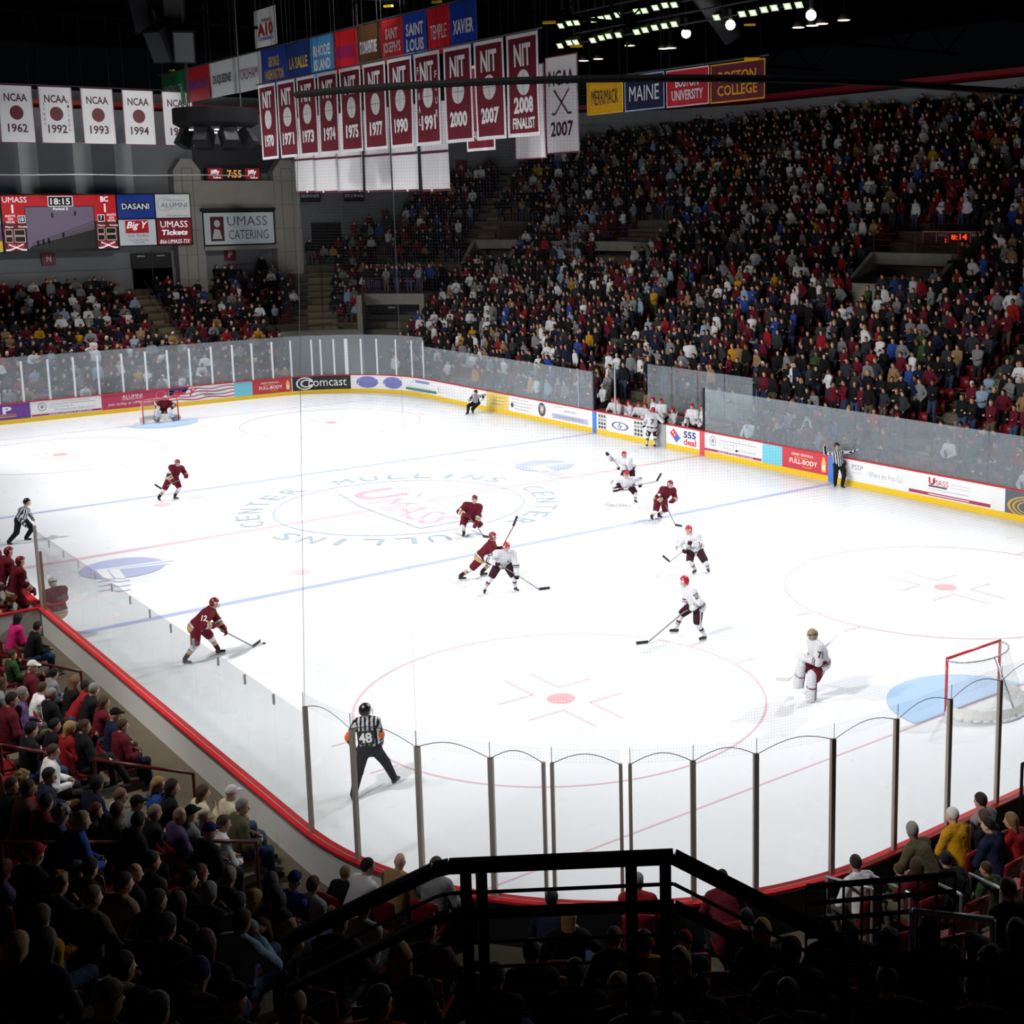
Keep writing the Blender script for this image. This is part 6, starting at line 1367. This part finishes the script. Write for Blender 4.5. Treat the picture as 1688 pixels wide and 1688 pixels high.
# seats of the near stands: one chair kept and copied
def make_chair():
    R = root('stadium_seat', (0, 0, 0)); b = MB()
    n = 7
    for e in (0, 1):
        pass
    vs = []; fs = []
    for e in (0, .025):
        for j in range(5):
            for i in range(n):
                u = (i-(n-1)/2)/((n-1)/2); vs.append((u*.23, -.2-.04*j/4+.05*u*u-e, .44+.46*j/4-(.05*u*u if j == 4 else 0)))
    q = 5*n
    for j in range(4):
        for i in range(n-1): a = j*n+i; fs += [(a, a+1, a+n+1, a+n), (q+a, q+a+n, q+a+n+1, q+a+1)]
    for i in range(n-1): fs += [(i, q+i, q+i+1, i+1), (4*n+i, 4*n+i+1, q+4*n+i+1, q+4*n+i)]
    for j in range(4): fs += [(j*n, j*n+n, q+j*n+n, q+j*n), (j*n+n-1, q+j*n+n-1, q+j*n+2*n-1, j*n+2*n-1)]
    b.add(vs, fs, SEATM); b.build('backrest', R, True)
    b = MB(); b.box((0, .0, .42), (.44, .42, .045), SEATM); b.build('seat', R)
    b = MB(); b.box((0, -.19, .22), (.05, .06, .44), DARK); b.box((0, -.06, .39), (.05, .3, .04), DARK); b.build('bracket', R)
    return R
CHAIR = [make_chair(), False]
def chair(x, y, z, rz, label):
    R = CHAIR[0] if not CHAIR[1] else copy_tree(CHAIR[0]); CHAIR[1] = True; R.location = (x, y, z); R.rotation_euler = (0, 0, rz); tag(R, label, 'seat', 'maroon stadium seats in the near stands')
def face(x, y):
    """world angle of the inward direction of the stands at a point"""
    X = min(max(x, XL+RC), XR-RC); Y = min(max(y, YN+RC), YF-RC); return math.atan2(Y-y, X-x)
def t_of(x, y):
    X = min(max(x, XL+RC), XR-RC); Y = min(max(y, YN+RC), YF-RC); a = math.atan2(y-Y, x-X)
    if x < X and YN+RC <= y <= YF-RC: return t_left(y)
    if y < Y and XL+RC <= x <= XR-RC: return t_near(x)
    return T_NEAR+SEG[4]+(-PI/2-a)*RC if x < X and y < Y else t_near(x)
NEAR = """-17.79 -21.70 2 white short brown
-18.63 -23.38 3 black curly blond
-18.82 -23.58 3 black short brown
-18.69 -23.96 3 brown short brown
-18.10 -22.67 2 navy short black
-17.97 -23.53 2 black short ltbrown
-17.65 -23.55 2 navy short black
-17.22 -23.15 1 plaid short ltbrown
-17.11 -23.57 1 grey cap black
-16.66 -23.22 1 blue bob blond
-16.52 -23.45 1 black long dkbrown
-15.90 -23.02 0 cream long brown
-15.59 -23.42 0 cream cap white
-15.64 -24.00 0 olive short grey
-18.59 -24.52 3 maroon short black
-18.54 -25.10 3 denim curly grey
-18.40 -25.54 3 blue bob greyblond
-17.89 -24.27 2 black bob auburn
-17.67 -24.55 2 black short brown
-16.99 -24.04 1 black short greyblond
-17.57 -25.17 2 black short black
-16.80 -24.56 1 purple bald skin
-16.63 -24.55 1 grey cap black
-16.09 -24.38 0 white short brown
-16.60 -25.22 1 black cap navy
-19.47 -27.74 5 black cap red
-19.83 -27.79 5 purple long auburn
-19.47 -28.67 5 black curly ltbrown
-19.02 -27.54 4 black short black
-18.88 -27.66 4 black short black
-19.26 -29.16 5 olive short ltbrown
-18.49 -28.03 4 black bald skin
-18.68 -28.28 4 tan short dkbrown
-18.06 -27.29 3 black short dkbrown
-18.73 -29.65 5 black bob dkbrown
-17.80 -27.88 3 black short black
-17.38 -27.04 2 black long auburn
-17.19 -27.54 2 black short grey
-18.04 -29.24 4 black short grey
-17.84 -29.59 4 grey short black
-17.42 -28.98 3 brown long blond
-18.21 -30.69 5 ltblue short dkbrown
-19.09 -31.08 6 black short black
-18.61 -29.92 5 black long brown
-19.13 -32.25 7 black long auburn
-20.14 -30.80 7 yellow bob brown
-20.57 -31.91 8 black long blond
-20.40 -32.10 8 black bob brown
-19.99 -32.82 8 black short dkbrown
-19.78 -34.00 9 black beanie purple
-20.58 -34.59 10 black cap khaki
-19.68 -34.43 9 green cap black
-20.34 -34.83 10 black short dkbrown
-16.76 -27.84 2 black long dkbrown
-17.17 -28.98 3 black short black
-16.27 -27.41 1 blue cap navy
-16.08 -27.57 1 grey short brown
-15.13 -26.52 0 black short ltbrown
-14.97 -26.93 0 white short dkbrown
-14.54 -27.08 0 tan bald skin
-14.20 -27.53 0 grey short brown
-17.15 -29.04 3 tan short dkbrown
-17.16 -30.73 4 black short black
-16.17 -29.27 2 grey short brown
-17.92 -33.59 7 black bob blond
-16.49 -31.47 4 brown short brown
-19.34 -34.72 9 red long blond
-18.86 -35.11 9 orange short black
-13.41 -29.29 0 navy short black
-13.93 -30.44 1 black bob blond
-12.26 -29.71 0 red short grey
-11.27 -30.36 0 maroon short black
-14.56 -32.22 3 black short brown
-16.20 -33.03 5 black short black
-16.80 -34.64 7 black short brown
-17.33 -34.20 7 black short black
-15.28 -33.66 5 yellow short brown
-14.44 -33.29 4 black cap red
-15.55 -34.53 6 black bob blond
-15.46 -34.74 6 black short ltbrown
-12.69 -32.37 2 black short black
-13.78 -33.79 4 black bob blond
-17.07 -35.61 8 black short blond
-17.37 -36.31 9 grey short ltbrown
-9.52 -31.25 0 white short dkbrown
-8.27 -31.23 0 olive short grey
-8.91 -31.55 0 green short brown
-9.52 -32.35 1 maroon long brown
-7.33 -31.22 0 yellow short white
-6.68 -31.25 0 grey short dkbrown
-6.91 -31.49 0 black long brown
-7.19 -31.78 0 navy short black
-6.75 -31.86 0 red bob ltbrown
-9.03 -32.45 1 black short black
-8.58 -32.78 1 green short brown
-11.04 -34.88 4 black short brown
-13.10 -34.09 4 black short grey
-12.95 -34.26 4 black bob brown
-13.91 -35.62 6 black curly dkbrown
-13.49 -35.75 6 black long dkbrown
-15.26 -35.69 7 black beanie maroon
-16.50 -36.89 9 black short brown
-15.34 -36.83 8 black short brown
-14.51 -37.21 8 black curly black
-13.47 -36.71 7 black long auburn
-15.41 -37.72 9 black short black
-15.80 -11.04 0 pink long black
-15.61 -11.91 0 black short black
-16.70 -14.34 1 green short brown
-16.73 -16.10 1 maroon cap white
-16.18 -15.40 0 grey short black
-16.86 -17.30 1 white short brown
-16.81 -17.76 1 black short grey
-16.02 -16.35 0 black bob ltbrown
-15.89 -16.59 0 red short black
-15.88 -17.13 0 black short grey
-15.87 -17.73 0 maroon long brown
-15.95 -18.66 0 navy cap black
-16.00 -19.27 0 maroon short brown
-17.77 -19.05 2 maroon short black
-17.55 -18.82 2 purple short grey
-17.02 -19.70 1 red bob blond
-17.18 -19.37 1 black short black
-16.85 -20.01 1 black short brown
-17.86 -20.70 2 black short black
-17.65 -17.74 2 grey short brown"""
near = []
for ln in NEAR.strip().split('\n'):
    a = ln.split(); near.append((float(a[0]), float(a[1]), int(a[2]), a[3], a[4], a[5]))
r6 = random.Random(11)
rows_n = {}
for p in near: rows_n.setdefault(p[2], []).append((t_of(p[0], p[1]), p))
ROWN = lambda k: 'front row' if k == 0 else '%s row' % nth(k)
for k, L in sorted(rows_n.items()):
    for i, (t, p) in enumerate(sorted(L, key=lambda a: -a[0])):
        x, y, _, sh, st, hc = p; f = face(x, y); kid = .82 if (sh, st, hc) in (('black', 'short', 'ltbrown'), ('green', 'short', 'brown')) else r6.uniform(.95, 1.05); v = r6.randrange(6)
        J = template('sit', v)['J']; off = J.head[:2]*kid; rz = f-PI/2+r6.uniform(-.15, .15)
        cx = x-(off[0]*math.cos(rz)-off[1]*math.sin(rz)); cy = y-(off[0]*math.sin(rz)+off[1]*math.cos(rz)); z = floor_z(k)
        lab = 'person in %s top, %s, %s, %s from visiting bench' % (SW_.get(sh, sh), hair_words(st, hc), ROWN(k), nth(i))
        spectator(cx, cy, z, rz, 'sit', v, sh, st, hc, lab, 'spectators in the near stands', r6, kid)
        chair(cx-math.cos(f)*.06, cy-math.sin(f)*.06, z, f-PI/2, 'maroon seat under the %s person from visiting bench, %s of near stands' % (nth(i), ROWN(k)))
# empty seats that show between the people
ne = 0
for k in range(1, 12):
    t = T_NEAR+SEG[4]-8
    while t < t_left(-9.5):
        p, n, _ = O(t, row_s(k)); t += .58
        if k > 0 and any((p[0]-q[0])**2+(p[1]-q[1])**2 < .34 for q in near if abs(q[2]-k) <= 0): continue
        X = project((p[0], p[1], floor_z(k)+.8))
        if not (-20 < X[0] < 1700 and 900 < X[1] < 1660) or r6.random() > .55: continue
        chair(p[0], p[1], floor_z(k), face(*p)-PI/2, 'empty maroon seat in the %s of near stands, %s empty one from the corner' % (ROWN(k), nth(ne))); ne += 1
        if ne >= 90: break
# ---------------------------------------------------------------- far and right crowds
WALLP = [(-60, YW-.3), (20, YW-.3), (29.3, YW+.6), (34.2, 42.8), (38.2, 39.2), (41.5, 33.8), (43.2, 27.4), (43.2, -60), (-60, -60)]
def inside(x, y):
    c = False; n = len(WALLP)
    for i in range(n):
        (x1, y1), (x2, y2) = WALLP[i], WALLP[(i+1) % n]
        if (y1 > y) != (y2 > y) and x < (x2-x1)*(y-y1)/(y2-y1)+x1: c = not c
    return c
cands = []; seats = []; rc = random.Random(5)
def fill(t0, t1, ks, occ, stand, pitch=.56):
    for k in ks:
        s = row_s(k); t = t0+rc.random()*.3
        while t < t1:
            p, n, _ = O(t, s+.05); curve = 1+s/RC if (SEG[0] < t < T_RIGHT) else 1; t += pitch/curve*rc.uniform(.85, 1.2)
            if any(abs(t-a[0])*curve < a[1] and a[2] <= k <= a[3] for a in AISLES): continue
            if any(abs(t-a[0])*curve < a[1] and a[2] < s < a[3] for a in PORTALS): continue
            if not inside(*p) or (p[1] > 42.9 and (7.2 < p[0] < 10 or 14 < p[0] < 16.9)): continue
            z = floor_z(k); X = project((p[0], p[1], z+1.2))
            if not (-30 < X[0] < 1720 and -30 < X[1]): continue
            seats.append((p[0]+n[0]*.1, p[1]+n[1]*.1, z, math.atan2(-n[1], -n[0])))
            if rc.random() < occ: cands.append((X[2], p[0]+rc.uniform(-.2, .2), p[1]+rc.uniform(-.2, .2), z, math.atan2(-n[1], -n[0]), rc.random() < stand, k, t))
fill(T0-9, tA-.2, range(0, 15), .86, .03); fill(tA, t_theta(54), range(8, 18), .8, .1)
fill(t_theta(52), tB, range(16, 33), .95, .9); fill(tA, t_theta(52), range(18, 33), .9, .8)
fill(tB+.1, t_right(9.5), range(0, 15), .97, .95); fill(t_right(9.5), t_right(-1.2), range(3, 15), .97, .95); fill(t_right(-1.2), t_right(-27), range(0, 3), .62, .12); fill(t_right(-1.2), t_right(-27), range(3, 15), .93, .95)
fill(tB+.1, t_right(-27), range(15, 33), .95, .93)
for s_ in (7.9, 8.7, 9.6, 10.5, 11.4, 12.3):       # standing on the roof of the corner entrance
    t = t_theta(52)
    while t < t_theta(37.5):
        p, n, _ = O(t, s_+rc.uniform(-.15, .15)); t += .6/(1+s_/RC)*rc.uniform(.9, 1.4)
        cands.append((999, p[0], p[1], 5.45, math.atan2(-n[1], -n[0]), True, 20, t))
PAL = ['black']*44+['charcoal']*12+['maroon']*18+['navy']*9+['grey']*9+['white']*10+['red']*4+['blue']*2+['yellow']*1+['green']*1+['tan']*3+['ltblue']*2
HP = ['black']*3+['dkbrown']*5+['brown']*4+['ltbrown']*3+['blond']*3+['auburn']
STY = ['short']*6+['long']*4+['bob']*2+['cap']*2
right_l = sorted([c for c in cands if c[1] > 14 and c[2] < 12], key=lambda c: c[0])[:160]; chosen = set(id(c) for c in right_l)
rows_r = {}
for c in right_l: rows_r.setdefault(c[6], []).append(c)
for k, L in sorted(rows_r.items()):
    for i, c in enumerate(sorted(L, key=lambda a: a[7])):
        sh, st, hc = r6.choice(PAL), r6.choice(STY), r6.choice(HP)
        if st == 'cap': hc = r6.choice(['white', 'maroon', 'red', 'navy', 'black'])
        lab = '%s person, %s top, %s, %s right, %s from far end' % ('standing' if c[5] else 'seated', SW_.get(sh, sh), hair_words(st, hc), ROWN(k), nth(i))
        spectator(c[1], c[2], c[3], c[4]-PI/2+r6.uniform(-.35, .35), 'stand' if c[5] else 'sit', r6.choice([0, 1, 2, 3, 1, 2]), sh, st, hc, lab, 'spectators in the right stands', r6, r6.uniform(.93, 1.06))
for i, (x, y, z, v, sh, st, hc, lab, pa) in enumerate(((17.15, 6.6, .9, 1, 'black', 'short', 'dkbrown', 'person in black top and tan trousers with folded arms behind the home bench', (150, 120, 80)), (17.15, 3.5, .9, 2, 'charcoal', 'short', 'white', 'white haired coach in a dark grey jacket standing behind the home bench', None), (17.2, 2.2, .9, 2, 'black', 'short', 'dkbrown', 'coach in a black suit at the middle of the home bench', (22, 22, 24)), (17.15, 1.3, .9, 0, 'black', 'bald', 'skin', 'dark suited bald coach behind the near half of the home bench', (22, 22, 24)), (17.15, .4, .9, 3, 'olive', 'short', 'brown', 'person in olive jacket at the near end behind the home bench', (120, 100, 70)), (15.6, 14.4, .4, 2, 'yellow', 'short', 'dkbrown', 'usher in a yellow jacket behind the right glass before the home bench', (30, 30, 32)), (15.7, 20.2, .4, 2, 'yellow', 'short', 'brown', 'usher in a yellow jacket in the far corner behind the glass', (30, 30, 32)), (16.2, 8.9, .4, 3, 'white', 'cap', 'white', 'person in white top and cap at the glass beside the black bench post', None))):
    spectator(x, y, z, PI/2, 'stand', v, sh, st, hc, lab, None, r6, 1, pa)
# everyone else: too many and too small to single out
def low_poly(kind, v):
    J = seat_pose(v) if kind == 'sit' else stand_pose(v); P = []
    def add(F, h, role, clip=None): Vt, Q = F.mesh(h, clip); P.append((Vt, Q, role))
    add(top_field(J, .03, 1.9, .05, .01), .07, 1); add(leg_field(J, .025, .99), .075, 2)
    F = Field(); F.ell(J.head, (.082, .1, .125), head_axes(J), .02); F.limb(J.head-V(0, 0, .05), J.neck, .06, .06, .02); add(F, .05, 0)
    F = Field()
    for i in (0, 1): F.limb(J.hand[i]-nrm(J.hand[i]-J.elb[i])*.04, J.hand[i]+nrm(J.hand[i]-J.elb[i])*.09, .042, .036, .02)
    add(F, .05, 0); F, clip = hair_field(J, 'bob' if v % 3 == 2 else 'short'); add(F, .042, 3, clip)
    o = 0; VV, QQ, RR = [], [], []
    for Vt, Q, ro in P: VV.append(Vt); QQ.append(Q+o); RR.append(np.full(len(Vt), ro)); o += len(Vt)
    return np.concatenate(VV), np.concatenate(QQ), np.concatenate(RR)
LP = {('stand', v): low_poly('stand', v) for v in range(5)}; LP.update({('sit', v): low_poly('sit', v) for v in (0, 1, 2, 4)})
VV, QQ, CC = [], [], []; o_ = 0
for c in cands:
    if id(c) in chosen: continue
    kind = 'stand' if c[5] else 'sit'; v = rc.choice([0, 1, 1, 2, 2, 3, 3, 0, 4 if rc.random() < .3 else 0]) if kind == 'stand' else rc.choice([0, 1, 2, 4])
    Vt, Q, ro = LP[kind, v]; a = c[4]-PI/2+rc.uniform(-.4, .4); s_ = rc.uniform(.92, 1.06); co, si = math.cos(a)*s_, math.sin(a)*s_
    W = np.empty_like(Vt); W[:, 0] = c[1]+Vt[:, 0]*co-Vt[:, 1]*si; W[:, 1] = c[2]+Vt[:, 0]*si+Vt[:, 1]*co; W[:, 2] = c[3]+Vt[:, 2]*s_
    pal = np.array([lin(rc.choice([(214, 170, 146), (206, 156, 130), (220, 178, 156), (150, 106, 82)])), lin(SHIRT[rc.choice(PAL)]), lin(rc.choice(JEANS)), lin(HAIR[rc.choice(HP)] if rc.random() < .85 else rc.choice([(225, 225, 225), (110, 24, 40), (30, 34, 60)]))])
    VV.append(W); QQ.append(Q+o_); CC.append(pal[ro]); o_ += len(Vt)
me = np_mesh('crowd', np.concatenate(VV), np.concatenate(QQ), CLOTH, np.concatenate(CC)); cr = link('crowd', me)
tag(cr, 'dense crowd of tiny standing and seated spectators filling the far and right stands', 'crowd', None, 'stuff')
b_v, b_q = [], []; bx = np.array([(x, y, z) for x in (-.23, .23) for y in (-.28, -.22) for z in (.4, .86)]+[(x, y, z) for x in (-.22, .22) for y in (-.22, .18) for z in (.38, .43)])
bq = np.array([(0, 1, 3, 2), (4, 6, 7, 5), (0, 4, 5, 1), (2, 3, 7, 6), (0, 2, 6, 4), (1, 5, 7, 3)]); bq = np.concatenate([bq, bq+8])
for i, (x, y, z, a) in enumerate(seats):
    a -= PI/2; co, si = math.cos(a), math.sin(a); b_v.append(np.stack([x+bx[:, 0]*co-bx[:, 1]*si, y+bx[:, 0]*si+bx[:, 1]*co, z+bx[:, 2]], 1)); b_q.append(bq+16*i)
st_ = link('stadium_seating', np_mesh('stadium_seating', np.concatenate(b_v), np.concatenate(b_q), SEATM, None, False))
tag(st_, 'rows of maroon stadium seats under the crowd in the far and right stands', 'seats', None, 'stuff')
# ================================================================ railings near the camera
TOPR = [(-20.509, -37.533, 7.416), (-19.914, -37.93, 7.743), (-19.855, -37.972, 7.759), (-19.009, -38.628, 7.79), (-18.325, -39.268, 7.305), (-18.18, -39.386, 7.285), (-17.957, -39.57, 7.244), (-17.735, -39.754, 7.192), (-17.514, -39.94, 7.136)]
r_ = root('concourse_railing', (-19.4, -38.3, 6.3), 0, 'dark railing with several bars rising and falling across the bottom of the photo', 'railing'); iv = Matrix.Translation(-r_.location)
def kid2(b, n, sm=False): o = b.build(n, None, sm); o.parent = r_; o.matrix_parent_inverse = iv.copy()
b = MB()
for a, c in zip(TOPR, TOPR[1:]): b.beam(a, c, .06, .055, RAILB); b.tube(Vector(a)+Vector((0, 0, .0)), Vector(c), .03, RAILB, 8)
kid2(b, 'top_rail')
for dz, w_ in ((-.14, .013), (-.25, .04), (-.40, .01), (-.53, .01), (-.66, .01), (-.79, .01)):
    b = MB()
    for a, c in zip(TOPR, TOPR[1:]): b.beam(Vector(a)+Vector((0, 0, dz)), Vector(c)+Vector((0, 0, dz)), max(w_, .014), w_, RAILB)
    kid2(b, 'bar')
for x, y, z in ((-19.794, -38.021, 7.752), (-19.735, -38.067, 7.757), (-19.169, -38.504, 7.787), (-19.04, -38.604, 7.791), (-18.42, -39.19, 7.36)):
    b = MB(); b.box((x, y, z-.75), (.04, .04, 1.5), RAILB); kid2(b, 'post')
b = MB(); b.slab([(-21.2, -37.1, 6.02), (-19.9, -37.75, 6.02), (-18.95, -38.45, 6.02), (-18.15, -39.2, 6.02), (-17.3, -40.1, 6.02), (-19.5, -42, 6.02), (-22.5, -39.5, 6.02)], (0, 0, 1), .26, CONCD); tag(b.build('landing'), kind='structure')
def small_rail(pts, drop, label, mat=RAILM, rad=.032):
    r = root('aisle_rail', pts[0], 0, label, 'handrail', 'aisle rails of the near stands'); i_ = Matrix.Translation(-Vector(pts[0]))
    b = MB(); b.path(pts, rad, mat, 8); o = b.build('rail', None, True); o.parent = r; o.matrix_parent_inverse = i_.copy()
    for p in (pts[0], pts[-1]):
        b = MB(); b.tube(p, (p[0], p[1], p[2]-drop), rad*.9, mat, 8); o = b.build('post'); o.parent = r; o.matrix_parent_inverse = i_.copy()
small_rail([(-19.44, -25.7, 2.95), (-17.81, -25.01, 2.15)], .95, 'glossy maroon aisle rail with a bright upper edge at the left edge of the photo')
small_rail([(-16.98, -24.6, 1.75), (-15.71, -24.66, 1.35)], .95, 'maroon aisle rail above the orange coat near the corner glass')
small_rail([(-16.96, -20.84, 1.75), (-15.56, -21.58, 1.35)], .95, 'maroon aisle rail in the middle of the left front rows'); small_rail([(-16.87, -14.01, 1.75), (-15.55, -14.98, 1.35)], .95, 'maroon aisle rail nearest the visiting bench'); small_rail([(-18.46, -21.25, 2.55), (-17.78, -20.97, 2.15)], .95, 'short maroon aisle rail at the left edge above the white shirted boy')
for i, (a, c) in enumerate((((-9.8, -30.95, 1.35), (-9.9, -31.9, 1.6)), ((-9.28, -31.2, 1.35), (-9.81, -32.48, 1.75)), ((-8.74, -31.71, 1.35), (-9.91, -33.39, 2.15)), ((-8.78, -32.66, 1.75), (-9.4, -33.62, 2.15)))): small_rail([a, c], .95, 'thin pale stair rail in the right near stands, %s from the left' % nth(i), LEADING, .022)
small_rail([(-13.6, -35.64, 4.24), (-13.01, -36.12, 4.15)], 1.0, 'short white tube rail in the dark right foreground', POSTW, .035)
g_ = root('entrance_railing', (-14.36, -34.99, 3.6), 0, 'black barred railing among the near right spectators', 'railing'); iv = Matrix.Translation(-g_.location); b = MB()
for i in range(6): z = -.17*i; b.tube((-14.36, -34.99, 4.48+z), (-13.24, -35.85, 4.58+z), .022 if i else .03, RAILB, 6)
for q in np.linspace(0, 1, 9): b.tube((-14.36+1.12*q, -34.99-.86*q, 3.4), (-14.36+1.12*q, -34.99-.86*q, 4.48+.1*q), .014, RAILB, 5)
o = b.build('bars'); o.parent = g_; o.matrix_parent_inverse = iv
b = MB(); b.path([(-5.2, -30.95, .5), (-5.2, -30.95, 1.75), (-4.2, -30.95, 1.75), (-4.2, -30.95, .5)], .03, BLACK, 6)
for x in np.linspace(-5.05, -4.3, 5): b.tube((x, -30.95, .5), (x, -30.95, 1.75), .014, BLACK, 5)
tag(b.build('barrier'), 'black barred barrier at the right edge beside the near end boards', 'barrier')
b = MB(); sweep(b, tsamples(t_near(7), T_NEAR+SEG[4]+RC*1.2, .4), rect(.13, .15, .2, 1.02), ink((26, 26, 30))); tag(b.build('skirt_and_shade'), 'black cloth skirt on the outside of the near end boards', 'skirt')  # one black strip for the real skirts and the shade beneath the cap
